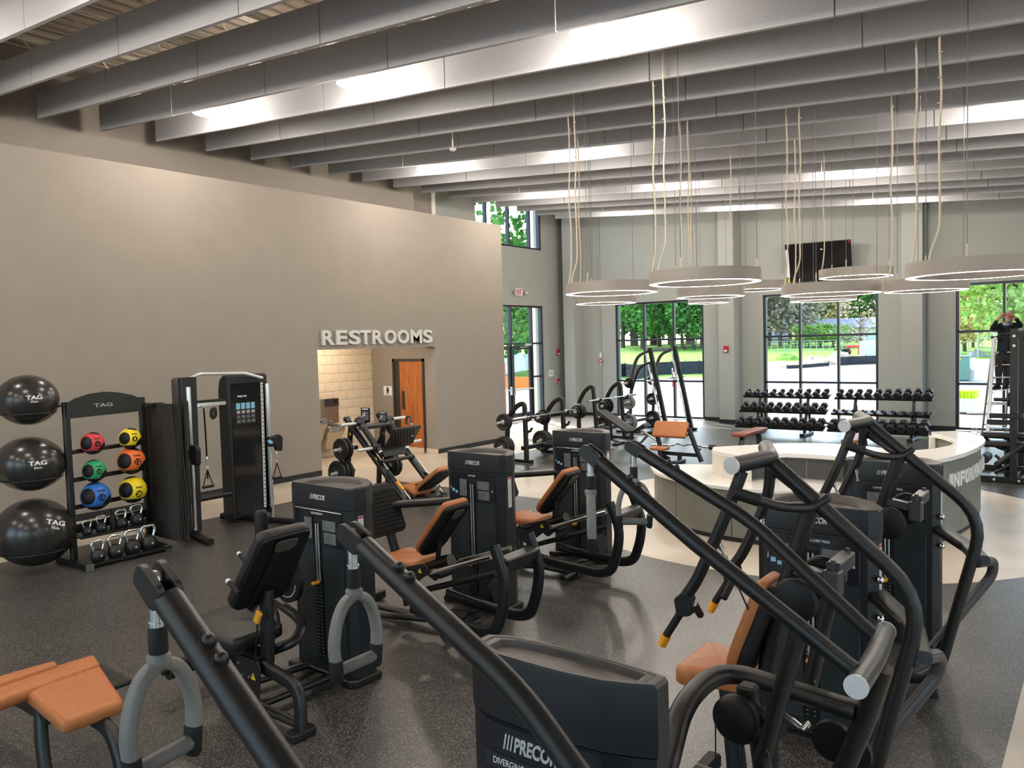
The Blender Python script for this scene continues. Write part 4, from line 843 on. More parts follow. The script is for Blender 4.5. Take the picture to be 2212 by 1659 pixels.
par(le, 'shell_badge', 'tray', lambda q: q.prism(rounded([(-.075, L_ / 2 - .13), (.075, L_ / 2 - .13), (.09, L_ / 2 - .035), (-.09, L_ / 2 - .035)], .04), .028, .033, F_))
pb = fy(555, 1390, 2.95); pt = F_ @ V(0, -L_ * .25, .02)
par(le, 'backrest_post', 'frame', lambda q: (q.tube([pt, V(pt.x + .0, 2.95, .55), V(pt.x - .02, 2.95, .36)], 0, prof=rrect(.11, .05, .01, 1), br=.08)))
a = fy(557, 1333, 2.86); par(le, 'release_lever', 'orange_plastic', lambda q: q.box(tuple(a), (.05, .03, .085), Matrix.Rotation(.5, 3, 'Y'), .008)); par(le, 'lever_rod', 'frame', lambda q: q.cyl(a, (a.x - .07, 2.87, .36), .006, n=6))
# frame: arch leg to the front right foot, second leg, floor tubes
fa = fz(648, 1592, .0)
par(le, 'main_beam', 'frame', lambda q: q.tube([(-4.95, 2.95, .40), (-4.42, 2.93, .36), (fa.x - .02, fa.y + .03, .30), (fa.x, fa.y + .01, .03)], 0, prof=OV, br=.17, up=(0, 1, 0)))
par(le, 'foot', 'rubber', lambda q: q.prism(rounded([(fa.x - .05, fa.y - .09), (fa.x + .06, fa.y - .09), (fa.x + .06, fa.y + .10), (fa.x - .05, fa.y + .10)], .045, 4), .001, .05, bev=.008))
par(le, 'beam_box', 'frame', lambda q: q.box((-4.45, 2.94, .375), (.20, .11, .12), Matrix.Rotation(.15, 3, 'Y'), .01))
par(le, 'bracket_plate', 'frame', lambda q: q.prism([(-.15, .05), (-.11, .10), (.10, .10), (.13, .05), (.10, -.16), (.05, -.19), (-.15, -.05)], 0, .008, AX_Y((-4.42, 2.875, .31)), bev=.002))
par(le, 'bolt', 'chrome', lambda q: [q.cyl((-4.42 + x, 2.876, .31 + z), (-4.42 + x, 2.858, .31 + z), .010, n=8) for x, z in ((-.10, .05), (-.07, -.03), (.01, -.02), (-.06, -.09))])
tri_mark(le, (-4.37, 2.866, .30), (1, 0, 0), (0, 0, 1), .05)
par(le, 'rear_post', 'frame', lambda q: q.box((-4.80, 2.96, .23), (.075, .10, .36), Matrix.Rotation(.05, 3, 'Y'), .008))
par(le, 'serial_label', 'grey_print', lambda q: q.box((-4.78, 2.906, .27), (.03, .002, .09)))
par(le, 'floor_tube', 'frame', lambda q: (q.tube([(-4.86, 2.93, .06), (fa.x - .05, fa.y + .03, .06)], 0, prof=OVS, up=(0, 0, 1)), q.tube([(-4.45, 2.96, .06), (-4.40, 3.65, .06)], 0, prof=OVS, up=(0, 0, 1)), q.tube([(-4.82, 2.98, .06), (-4.70, 3.65, .06)], 0, prof=OVS, up=(0, 0, 1))))
par(le, 'step_edge', 'steel', lambda q: q.box((-4.38, 3.45, .125), (.36, .012, .012), Matrix.Rotation(.0, 3, 'Z')))
cd = fy(624, 1252, 3.33)
par(le, 'range_cam', 'pad_back', lambda q: (q.cyl((cd.x, 3.30, cd.z), (cd.x, 3.34, cd.z), .155, n=32), q.cyl((cd.x - .05, 3.26, cd.z + .03), (cd.x - .05, 3.30, cd.z + .03), .10, n=24)))
par(le, 'cam_marks', 'white_print', lambda q: [q.box((cd.x + .115 * math.cos(a_), 3.2985, cd.z + .115 * math.sin(a_)), (.010, .002, .006), Matrix.Rotation(-a_, 3, 'Y')) for a_ in [-.2 - k * .16 for k in range(11)]])
par(le, 'side_guard', 'frame', lambda q: q.tube([fy(598, 1300, 3.32), fy(640, 1330, 3.30), fy(655, 1350, 3.22), fy(640, 1385, 3.1), (-4.42, 3.0, .40)], 0, prof=OVS, br=.1))
par(le, 'grab_handle', 'rubber', lambda q: q.tube([fy(577, 1308, 3.2), fy(598, 1318, 3.16), fy(602, 1350, 3.12), fy(590, 1372, 3.08), fy(568, 1378, 3.05)], .014, 8, br=.05))
par(le, 'roller_pad', 'rubber', lambda q: q.lathe([(0, 0), (.045, .005), (.05, .03), (.05, .20), (.04, .225), (0, .23)], Matrix.Translation(fy(566, 1168, 3.42)), 16))
for px, py, yy in ((518, 1198, 3.25), (495, 1258, 2.70)):
    p = fy(px, py, yy); par(le, 'side_handle', 'rubber', lambda q: q.cyl(p, p + V(.10, .0, -.05), .016, n=10)); par(le, 'handle_tip', 'letter_silver', lambda q: q.cyl(p - V(.018, 0, -.009), p, .017, n=10))
par(le, 'leg_lever', 'frame', lambda q: (q.tube([(cd.x - .1, 3.27, cd.z), (-5.05, 3.25, .42), (-5.16, 3.2, .18)], 0, prof=OVS, br=.1), q.cyl((-5.2, 2.7, .18), (-5.2, 3.2, .18), .018)))
par(le, 'shin_roller', 'rubber', lambda q: q.cyl((-5.2, 2.74, .18), (-5.2, 3.1, .18), .06, n=18))
# ---------------------------------------------------------------- leg presses (selectorised): the second is a copy set further back
YC, YNr, YFr = 4.75, 4.53, 4.97
lp = thing('leg_press_machine', 'black leg press with orange seat, just behind the leg extension tower', 'gym machine', (-4.55, 5.0, 0), group='selector leg press machines')
tower(lp, -4.60, 5.36, 'LEG PRESS', 'two', .72)
a, b = fy(846, 1200, YC), fy(916, 1204, YC)
q = MB(); sw = [(a.x, -.20), (a.x + .08, -.215), (a.x + .2, -.17), (b.x + .05, -.15), (b.x + .05, .15), (a.x + .2, .17), (a.x + .08, .215), (a.x, .20)]
zs_ = a.z - .06; q.pad(rounded(sw, .05), .10, Matrix.Translation((0, YC, zs_)) @ Matrix.Rotation(-.10, 4, 'Y') if False else Matrix.Translation((0, YC, zs_)), .035, .012); q.build('seat', 'leather', lp)
b0_, b1_ = fy(893, 1200, YC - .15), fy(962, 1092, YC - .15); uu = (b1_ - b0_); Lb = uu.length; FB = frame3(((b0_.x + b1_.x) / 2, YC, (b0_.z + b1_.z) / 2), (0, 1, 0), uu)
ob = rounded([(-.10, -Lb / 2), (.10, -Lb / 2), (.165, -Lb / 2 + .10), (.15, Lb / 2), (-.15, Lb / 2), (-.165, -Lb / 2 + .10)], .05)
par(lp, 'backrest', 'leather', lambda q: q.pad(ob, .055, FB @ Matrix.Rotation(PI, 4, 'Y') @ Matrix.Translation((0, 0, -.01)), .025))
par(lp, 'backrest_shell', 'pad_back', lambda q: (q.prism([(x * .96, y * .97) for x, y in ob], .0, .045, FB, bev=.012), q.prism(rounded([(-.07, -Lb / 2 + .03), (.07, -Lb / 2 + .03), (.05, Lb / 2 - .06), (-.05, Lb / 2 - .06)], .03), .04, .06, FB, bev=.01)))
par(lp, 'shell_badge', 'tray', lambda q: q.prism(rounded([(-.055, Lb / 2 - .13), (.055, Lb / 2 - .13), (.065, Lb / 2 - .03), (-.065, Lb / 2 - .03)], .03), .058, .063, FB))
p0 = FB @ V(0, -Lb * .18, .05); p1 = fy(945, 1212, YC); par(lp, 'backrest_strut', 'frame', lambda q: q.tube([p0, p1 + V(0, 0, -.02)], .022, 10))
pl = [fy(*p, YC - .2) for p in ((840, 1240), (849, 1230), (915, 1217), (925, 1224), (926, 1239), (876, 1280), (840, 1250))]
for yy in (YC - .20, YC + .17): par(lp, 'side_plate', 'frame', lambda q: q.prism(rounded([(p.x, p.z) for p in pl], .02), 0, .012, AX_Y((0, yy, 0)), bev=.003))
par(lp, 'carriage', 'frame', lambda q: q.tube([fy(905, 1235, YC), fy(975, 1210, YC)], .055, 14)); tri_mark(lp, tuple(fy(907, 1233, YC - .215)), (1, 0, 0), (0, 0, 1), .045)
for yy, s0, s1 in ((YNr + .05, (930, 1237), (1061, 1203)), (YFr - .05, (975, 1218), (1103, 1184))): par(lp, 'guide_rail', 'chrome', lambda q: q.cyl(fy(*s0, yy), fy(*s1, yy), .021, n=14))
par(lp, 'lower_beam', 'frame', lambda q: q.tube([fy(880, 1283, YC), fy(1073, 1238, YC)], 0, prof=OVS))
arm_n = [fy(*p, YNr) for p in ((1067, 1178), (1092, 1252), (1088, 1310), (1073, 1362), (1045, 1366), (940, 1333), (890, 1312))]; 
for p in arm_n[3:]: p.z = max(p.z, .06)
dxy = fy(1108, 1164, YFr) - arm_n[0]
par(lp, 'arm_frame', 'frame', lambda q: q.tube(arm_n, 0, prof=OV, br=.10, up=(0, 1, 0))); par(lp, 'arm_frame', 'frame', lambda q: q.tube([V(p.x, YFr, p.z) for p in arm_n], 0, prof=OV, br=.10, up=(0, 1, 0)))
cp_ = arm_n[0].lerp(arm_n[1], .62); par(lp, 'cross_plate', 'frame', lambda q: q.box((cp_.x, YC, cp_.z), (.09, YFr - YNr - .02, .13), Matrix.Rotation(.3, 3, 'Y'), .01))
par(lp, 'floor_frame', 'frame', lambda q: (q.tube([(-5.25, YNr, .06), (-4.55, YC, .07), (-4.35, 5.36, .07)], 0, prof=OVS, up=(0, 0, 1)), q.tube([(-5.5, YC, .06), (-4.2, YC, .06)], 0, prof=OVS, up=(0, 0, 1)), q.tube([(-4.25, YNr, .06), (-4.25, YFr, .06)], 0, prof=OVS, up=(0, 0, 1)), q.box((-5.52, YC, .05), (.10, .62, .08), bev=.01)))
dc = fy(981, 1304, YC + .05); par(lp, 'floor_pulley', 'rubber', lambda q: q.lathe([(0, .03), (.10, .02), (.11, .0), (.10, -.025), (0, -.03)], Matrix.Translation((dc.x, dc.y, .13)), 24))
par(lp, 'side_pulley', 'rubber', lambda q: q.cyl((-4.22, 5.16, .27), (-4.17, 5.16, .27), .10, n=20))
ft1, ft2 = fy(846, 1047, 5.08), fy(876, 1145, 5.08); fu = ft1 - ft2; Lf = fu.length; FF = frame3(((ft1.x + ft2.x) / 2, 4.76, (ft1.z + ft2.z) / 2), (0, 1, 0), fu)
fo = rounded([(-.34, -Lf / 2), (.32, -Lf / 2), (.32, Lf / 2 - .02), (.24, Lf / 2 + .03), (-.26, Lf / 2 + .03), (-.34, Lf / 2 - .02)], .06)
par(lp, 'foot_plate', 'frame', lambda q: q.prism(fo, 0, .03, FF, bev=.006))
for k in range(10):
    yy = -Lf / 2 + .05 + k * (Lf - .06) / 10; par(lp, 'tread', 'rubber', lambda q: (q.box((0, 0, 0), (.13, Lf / 12.5, .012), bev=.003, M=None) if False else [q.box(tuple((FF @ V(x, yy, .033))), (w, Lf / 12.2, .012), FF.to_3x3(), .003) for x, w in ((-.27, .10), (.06, .50))]))
pp = fy(873, 1160, 5.0); par(lp, 'foot_plate_post', 'frame', lambda q: q.tube([FF @ V(.16, 0, -.03), (ft2.x + .08, 4.95, .30), (ft2.x + .16, 4.93, .05)], 0, prof=OV, br=.05)); 
par(lp, 'tower_beam', 'frame', lambda q: q.tube([(FF @ V(.22, .05, -.04)), V(-4.86, 5.46, fy(968, 1080, 5.4).z)], 0, prof=rrect(.12, .06, .02, 2), up=(0, 0, 1)))
for s, yy in ((1, YC - .22), (-1, YC + .2)):
    h = [fy(*p, YC - .23) for p in ((827, 1213), (850, 1231), (866, 1237), (882, 1234))]; h = [V(p.x, yy, p.z) for p in h]
    par(lp, 'hand_grip', 'rubber', lambda q: q.tube(h, .014, 8, br=.05)); par(lp, 'grip_tip', 'letter_silver', lambda q: (q.cyl(h[0], h[0] + (h[1] - h[0]) * -.12, .016, n=10), q.cyl(h[0].lerp(h[1], .9), h[0].lerp(h[1], 1.0), .016, n=10)))
a = fy(838, 1228, YC - .1); par(lp, 'seat_lever', 'orange_plastic', lambda q: q.box(tuple(a), (.06, .035, .02), Matrix.Rotation(.25, 3, 'Y'), .006)); par(lp, 'carriage_stop', 'pad_back', lambda q: q.box(tuple(fy(955, 1235, YC)), (.12, .16, .05), Matrix.Rotation(.25, 3, 'Y'), .01))
lp2 = dup(lp, lp.location + V(-.05, 1.80, 0), label='black leg press with orange seat, farther from the camera, left of the desk')
# ---------------------------------------------------------------- converging chest presses
cpm = thing('chest_press_machine', 'black converging chest press with orange seat, nearer of the pair in front of the desk', 'gym machine', (-1.3, 4.2, 0), group='converging chest press machines')
tower(cpm, -1.38, 4.63, 'CONVERGING CHEST PRESS', 'two', .62)
CY = 3.80; cn, cf, cc = fy(1582, 1006, 3.50), fy(1655, 968, 4.10), fy(1665, 988, CY)
def seg(mb, a, b, r, n=16): mb.cyl(a, b, r, n=n)
par(cpm, 'pivot_bar', 'frame', lambda q: q.tube([cn, cc, cf], .040, 16, br=.04)); par(cpm, 'pivot_cap', 'silver_cap', lambda q: [q.cyl(p, p + (p - cc).normalized() * .012, .041, n=20) for p in (cn, cf)])
mt = [cc, fy(1960, 1200, CY), fy(1990, 1285, CY), fy(1905, 1580, CY)]; 
bend = fy(2110, 1118, CY + 1.85); low = fy(2013, 1432, CY + 1.85)
mt = [cc + V(-.02, 0, 0), V(bend.x + .02, CY, bend.z), V(low.x, CY, .09), V(-1.75, CY, .09)]
par(cpm, 'main_tube', 'frame', lambda q: q.tube(mt, .036, 14, br=.20)); par(cpm, 'foot', 'rubber', lambda q: (q.cyl((low.x - .02, CY, .001), (low.x - .02, CY, .09), .032, n=14), q.cyl((low.x - .02, CY, .0012), (low.x - .02, CY, .02), .04, n=14), q.box((-1.75, CY, .045), (.08, .5, .08), bev=.012)))
for s in (-1, 1):
    Y0 = CY + s * .30
    ga = [fy(*p, 3.5) for p in ((1607, 1018), (1565, 1120), (1505, 1255), (1480, 1290))]; ga = [V(p.x, Y0 + s * .0, p.z) for p in ga]; ga[0] = (cn if s < 0 else cf) + V(.035, -s * .03, -.03)
    par(cpm, 'press_arm', 'frame', lambda q: q.tube(ga, .029, 12, br=.1)); jn = ga[-1]
    par(cpm, 'arm_joint', 'pad_back', lambda q: q.prism(rounded([(-.035, -.07), (.04, -.05), (.045, .04), (.0, .065), (-.05, .02)], .015), -.03, .03, AX_Y((jn.x - .0, Y0, jn.z - .03)), bev=.006))
    e = fy(1440, 1372, 3.5); e = V(e.x, Y0, e.z); par(cpm, 'hand_grip', 'rubber', lambda q: q.cyl(jn + V(0, 0, -.04), e, .020, n=12)); par(cpm, 'grip_cap', 'orange_plastic', lambda q: q.cyl(e, e + (e - jn).normalized() * .062, .0245, .022, n=14))
    k2 = jn + V(.03, -s * .03, -.03); par(cpm, 'hand_grip', 'rubber', lambda q: q.tube([k2, k2 + V(-.02, -s * .12, -.10)], .019, 10)); par(cpm, 'grip_cap', 'letter_silver', lambda q: q.cyl(k2 + V(-.001, s * .005, .001), k2 + V(.008, s * .02, .008), .02, n=10))
    hb = [fy(*p, 3.5) for p in ((1594, 1067), (1622, 1082), (1665, 1110), (1715, 1120), (1745, 1100))]
    hb = [V(p.x, Y0 - s * .30 * t, p.z) for p, t in zip(hb, (0, .15, .5, .85, 1.))]; par(cpm, 'brace_tube', 'frame', lambda q: q.tube(hb, .022, 12, br=.08)); par(cpm, 'brace_sleeve', 'rubber', lambda q: q.cyl(hb[0] + (hb[0] - hb[1]) * .3, hb[1] + (hb[1] - hb[0]) * .25, .029, n=14))
    ce = fy(1548, 1163, 3.5); ce = V(ce.x, Y0, ce.z); pu_ = V(-1.38, CY + s * .10, .98); m1 = ce.lerp(pu_, .12); m2 = ce.lerp(pu_, .2)
    par(cpm, 'turnbuckle', 'chrome', lambda q: (q.cyl(ce, m1, .012, n=8), q.cyl(m1, m2, .007, n=8), q.cyl(m2, m2 + (m2 - m1).normalized() * .012, .013, n=8))); par(cpm, 'pull_cable', 'rubber', lambda q: q.cyl(m2, pu_, .004, n=6))
    par(cpm, 'pulley', 'pad_back', lambda q: q.lathe([(0, .022), (.09, .022), (.105, .012), (.105, -.012), (.09, -.022), (0, -.022)], Matrix.Translation((fy(1735, 1300, CY).x + (s + 1) * .03, CY + s * .12, fy(1735, 1300, CY - .12).z + (s + 1) * .03)) @ Matrix.Rotation(PI / 2, 4, 'X'), 28))
cpost = [fy(1750, 1095, CY), fy(1718, 1190, CY), fy(1690, 1290, CY), fy(1655, 1440, CY)]
par(cpm, 'centre_post', 'frame', lambda q: q.tube([cpost[0], cpost[2], cpost[3], V(cpost[3].x + .02, CY, .1)], 0, prof=rrect(.08, .07, .02, 2), br=.1))
bk = fy(1800, 1232, CY); par(cpm, 'cable_bracket', 'frame_grey', lambda q: (q.box((bk.x - .09, CY, bk.z - .03), (.2, .07, .05), Matrix.Rotation(.15, 3, 'Y'), .006), q.box((bk.x, CY + .13, bk.z), (.07, .26, .07), bev=.006), q.box((bk.x - .0, CY - .01, bk.z - .06), (.08, .09, .13), bev=.008), q.cyl((bk.x, CY, bk.z), (bk.x, CY, bk.z + .05), .012, n=8), q.cyl((bk.x, CY + .25, bk.z), (bk.x, CY + .25, bk.z + .05), .012, n=8)))
s0, s1 = fy(1492, 1410, CY), fy(1600, 1425, CY); 
seatp = [(s0.x, -.20), (s0.x + .07, -.215), (s0.x + .2, -.16), (s1.x + .06, -.15), (s1.x + .06, .15), (s0.x + .2, .16), (s0.x + .07, .215), (s0.x, .20)]
par(cpm, 'seat', 'leather', lambda q: q.pad(rounded(seatp, .05), .10, Matrix.Translation((0, CY, s0.z - .09)), .035, .012)); par(cpm, 'seat_lever', 'orange_plastic', lambda q: q.box(tuple(fy(1486, 1447, CY - .12)), (.05, .035, .016), bev=.005))
b0_, b1_ = fy(1600, 1440, CY), fy(1672, 1250, CY); uu = b1_ - b0_; Lb = uu.length; FB = frame3(((b0_.x + b1_.x) / 2, CY, (b0_.z + b1_.z) / 2), (0, 1, 0), uu)
ob = rounded([(-.12, -Lb / 2), (.12, -Lb / 2), (.16, -Lb / 2 + .12), (.13, Lb / 2), (-.13, Lb / 2), (-.16, -Lb / 2 + .12)], .05)
par(cpm, 'backrest', 'leather', lambda q: q.pad(ob, .06, FB @ Matrix.Rotation(PI, 4, 'Y') @ Matrix.Translation((0, 0, -.01)), .025)); par(cpm, 'backrest_shell', 'pad_back', lambda q: q.prism([(x * .96, y * .97) for x, y in ob], 0, .06, FB, bev=.014))
par(cpm, 'seat_post', 'frame', lambda q: q.tube([(s0.x + .2, CY, s0.z - .09), (s0.x + .26, CY, .1)], 0, prof=rrect(.09, .07, .02, 2)))
tw = fy(1912, 1308, 4.7); par(cpm, 'tower_beam', 'frame', lambda q: q.tube([(-1.05, 4.70, .92), (-.80, 4.35, .88), (V(bend.x, CY, .95))], 0, prof=rrect(.11, .06, .02, 2), br=.05))
par(cpm, 'beam_bolt', 'chrome', lambda q: [q.sphere((-1.025, 4.66, z), .022, 10, 8) for z in (1.02, .80)])
rb_ = [fy(2128, 1178, CY + 1.85 + .28), fy(2120, 1215, CY + 1.85 + .28), fy(2030, 1330, CY + 1.85 + .1)]
par(cpm, 'rear_handle', 'frame_grey', lambda q: q.tube([V(bend.x - .02, CY, .93), V(bend.x + .05, CY + .22, .90), V(bend.x + .04, CY + .24, .80), V(low.x - .02, CY + .03, .32)], .032, 12, br=.10))
cpm2 = dup(cpm, cpm.location + V(0.02, 1.85, 0), label='black converging chest press right beside the INFORMATION desk, farther of the pair')
# ---------------------------------------------------------------- lat pulldowns (pivoting arms with stirrup grips)
LY = 2.95
lat = thing('lat_pulldown_machine', 'black lat pulldown with rear of its tower and two long arms in the middle foreground', 'gym machine', (-1.2, 2.6, 0), group='lat pulldown machines')
# tower seen from behind: thin lens shaped cover
cx0, yb0 = -1.358, 1.90; HL = 1.41
PL_ = [(-.19, .0), (-.05, -.002), (.05, -.0), (.19, .018), (.27, .045), (.332, .075), (.332, .145), (.27, .155), (.15, .163), (0, .165), (-.15, .16), (-.27, .145), (-.332, .115), (-.332, .038), (-.27, .012)]
def sl(k): return [(cx0 + x * k, yb0 + .085 + (y - .085) * k) for x, y in PL_]
par(lat, 'shroud', 'shroud', lambda q: q.prism(sl(.985), .03, HL - .22)); q = MB(); loft(q, [(sl(1), HL - .215), (sl(1.004), HL - .16), (sl(1), HL - .012), (sl(.97), HL)], False); smooth_by_angle(q.build('cap', 'shroud', lat), 30)
q = MB(); loft(q, [(sl(.97), HL), (sl(.90), HL), (sl(.885), HL - .003), (sl(.87), HL - .002), (sl(.80), HL - .004), (sl(.76), HL - .022)]); smooth_by_angle(q.build('top_tray', 'tray', lat), 30)
def onface(x0, x1, z0, z1, off, name, m, n=14, arch=0.):
    q = MB(); xs_ = [x0 + (x1 - x0) * i / n for i in range(n + 1)]
    def yy(x):
        P = sorted(PL_[i] for i in (13, 14, 0, 1, 2, 3, 4, 5))
        for (xa, ya), (xb, yb) in zip(P, P[1:]):
            if xa <= x <= xb: return yb0 + ya + (yb - ya) * (x - xa) / (xb - xa)
        return yb0 + .04
    top = [(cx0 + x, yy(x) - off, z1) for x in xs_]; bot = [(cx0 + x, yy(x) - off, z0 + arch * (((x - (x0 + x1) / 2) / ((x1 - x0) / 2)) ** 2)) for x in xs_]
    vs_ = top + bot; q.add(vs_, [(i, n + 1 + i, n + 2 + i, i + 1) for i in range(n)], True); return q.build(name, m, lat)
onface(-.285, .255, .98, HL - .225, .003, 'rear_window', 'placard', 14, .03); onface(-.285, .255, .05, .985, .0025, 'rear_panel', 'shroud_panel', 14); onface(-.26, .19, 1.035, 1.085, .0045, 'title_band', 'shroud_panel')
o = V(cx0 - .13, yb0 - .006, 1.11); fit_text('PRECOR', o, (1, .0, 0), (.15, 0, 1), .165, .05, .004, .03).build('lettering', 'letter_silver', lat); par(lat, 'lettering', 'letter_silver', lambda q: [q.prism([(-.008, 0), (-.002, 0), (.008, .05), (.002, .05)], 0, .003, AX_Y((cx0 - .165 + k * .013, yb0 - .006, 1.11))) for k in range(3)])
fit_text('DIVERGING LAT PULLDOWN', (cx0 - .215, yb0 - .007, 1.052), (1, .0, 0), (0, 0, 1), .315, .022, .001, .0).build('title', 'white_print', lat)
for s in (-1, 1): par(lat, 'foot', 'frame', lambda q: q.box((cx0 + s * .28, yb0 + .08, .03), (.10, .24, .06), bev=.012))
T1, T2 = fy(1274, 978, 2.68), fy(1368, 966, 3.32); E1, E2 = fy(1843, 1447, 2.70), fy(1897, 1383, 3.22); B2 = fy(1624, 1127, 3.30); B1 = fy(1500, 1172, 2.69)
for nm, pts, s in (('near', [T1, B1, E1], -1), ('far', [T2, B2, E2], 1)):
    d0 = (pts[1] - pts[0]).normalized(); st = pts[0] + d0 * .16
    par(lat, 'lift_arm', 'frame', lambda q: q.tube([st, pts[1], pts[2]], .030, 16, br=.10))
    up2 = V(0, 1, 0); sd = d0.cross(V(0, 0, 1)).normalized(); nn = sd.cross(d0)
    q = MB(); q.cyl(pts[0] + d0 * .055, st, .030, n=18)
    for k in (-1, 1): q.prism(rounded([(-.035, -.026), (.06, -.030), (.06, .030), (-.035, .026)], .022, 4), -.008, .008, frame3(pts[0] + sd * .019 * k, d0, nn), bev=.002)
    q.build('arm_fork', 'frame', lat)
    par(lat, 'fork_bolt', 'frame', lambda q: [(q.sphere(st + d0 * (.035 + .045 * k) + nn * .031, .014, 12, 8), q.cyl(st + d0 * (.035 + .045 * k) + nn * .024, st + d0 * (.035 + .045 * k) + nn * .031, .017, n=12)) for k in (0, 1)])
    par(lat, 'fork_axle', 'chrome', lambda q: (q.cyl(pts[0] - sd * .026, pts[0] + sd * .026, .008, n=10), q.sphere(pts[0], .020, 14, 10)))
    # stirrup
    hp = pts[0]; ang = (1.57 if s > 0 else 1.57); 
pv = [fy(1850, 1483, 2.60), fy(1881, 1432, 2.86), fy(1897, 1405, 3.02), fy(1913, 1364, 3.34)]
pv[1].x = (pv[1].x + pv[2].x) / 2 + .01
par(lat, 'pivot_bar', 'frame_grey', lambda q: q.tube([pv[0], pv[1], pv[2], pv[3]], .0375, 20, br=.03)); par(lat, 'pivot_cap', 'silver_cap', lambda q: (q.cyl(pv[0] + (pv[0] - pv[1]).normalized() * .008, pv[0], .0385, n=24), q.cyl(pv[3] + (pv[3] - pv[2]).normalized() * .008, pv[3], .0385, n=24)))
for a, b, yy in (((1728, 1354), (1647, 1640), 2.70), ((1794, 1288), (1748, 1486), 3.28)): par(lat, 'cable_lever', 'frame', lambda q: q.tube([fy(*a, yy), fy(*b, yy)], .031, 14)); e_ = fy(*b, yy); par(lat, 'cable_end', 'chrome', lambda q: (q.cyl(e_ + V(.02, -.03, .04), e_ + V(.02, .03, .04), .013, n=10)))
fr = [fy(1445, 1600, LY - .55), fy(1490, 1478, LY - .2), fy(1560, 1443, LY), fy(1700, 1490, LY), fy(1850, 1535, LY)]
par(lat, 'top_beam', 'frame', lambda q: q.tube([V(-1.10, 2.0, .86), V(fr[1].x + .02, LY - .30, fr[1].z - .02), fr[2], fr[4]], 0, prof=rrect(.085, .062, .028, 4), br=.14))
pz = fr[4]; par(lat, 'rear_post', 'frame', lambda q: q.tube([pv[1] + V(.02, .06, -.03), V(pz.x + .03, LY, pz.z - .02), V(pz.x - .30, LY, .08)], 0, prof=rrect(.075, .075, .03, 3), br=.05))
par(lat, 'base_frame', 'frame', lambda q: (q.tube([(pz.x - .30, LY, .06), (-1.36, LY, .06), (-1.36, 2.05, .06)], 0, prof=OVS, up=(0, 0, 1)), q.box((pz.x - .30, LY, .05), (.10, .6, .09), bev=.012)))
pc = fy(1592, 1553, LY - .2); par(lat, 'pulley', 'pad_back', lambda q: (q.lathe([(0, .03), (.075, .03), (.09, .015), (.09, -.015), (.075, -.03), (0, -.03)], Matrix.Translation(pc) @ Matrix.Rotation(PI / 2, 4, 'X'), 30), q.box(tuple(pc + V(.02, .06, .07)), (.07, .07, .09), bev=.01)))
par(lat, 'curved_tube', 'frame', lambda q: q.tube([fy(1620, 1492, LY - .1), fy(1630, 1530, LY - .14), fy(1655, 1558, LY - .16), fy(1690, 1580, LY - .18)], .025, 12, br=.05)); par(lat, 'tube_sleeve', 'rubber', lambda q: q.cyl(fy(1645, 1549, LY - .15), fy(1690, 1581, LY - .18), .030, n=14))
par(lat, 'pull_cable', 'rubber', lambda q: (q.cyl(pc + V(-.085, 0, -.03), (pc.x - .09, pc.y, .25), .003, n=6), q.cyl(pc + V(-.05, 0, -.07), (pc.x - .0, pc.y, .25), .003, n=6), q.cyl(pc + V(.02, 0, -.08), (pc.x, pc.y, .25), .003, n=6)))
par(lat, 'pulley_post', 'frame', lambda q: q.tube([pc + V(.05, .05, .03), V(pc.x + .10, LY - .1, .45), V(pc.x + .03, LY - .05, .08)], 0, prof=rrect(.07, .06, .02, 2), br=.05))
ll = fy(1735, 1575, LY); par(lat, 'link_bolt', 'chrome', lambda q: (q.cyl(ll + V(0, -.03, 0), ll + V(0, .05, .0), .014, n=12), q.tube([ll + V(-.07, 0, .04), ll], 0, prof=rrect(.03, .012, .004, 1)))); par(lat, 'link_pulley', 'pad_back', lambda q: [q.cyl(ll + V(.10 + .05 * k, .02 + .05 * k, -.03 - .05 * k), ll + V(.10 + .05 * k, .05 + .05 * k, -.03 - .05 * k), .075, n=22) for k in (0, 1)])
tri_mark(lat, tuple(fy(1690, 1472, LY - .036)), (1, 0, -.25), (0, 0, 1), .03)
par(lat, 'low_beam', 'frame_grey', lambda q: q.tube([V(pz.x - .05, LY + .02, .42), V(-1.35, LY - .2, .12)], 0, prof=rrect(.08, .06, .02, 2)))
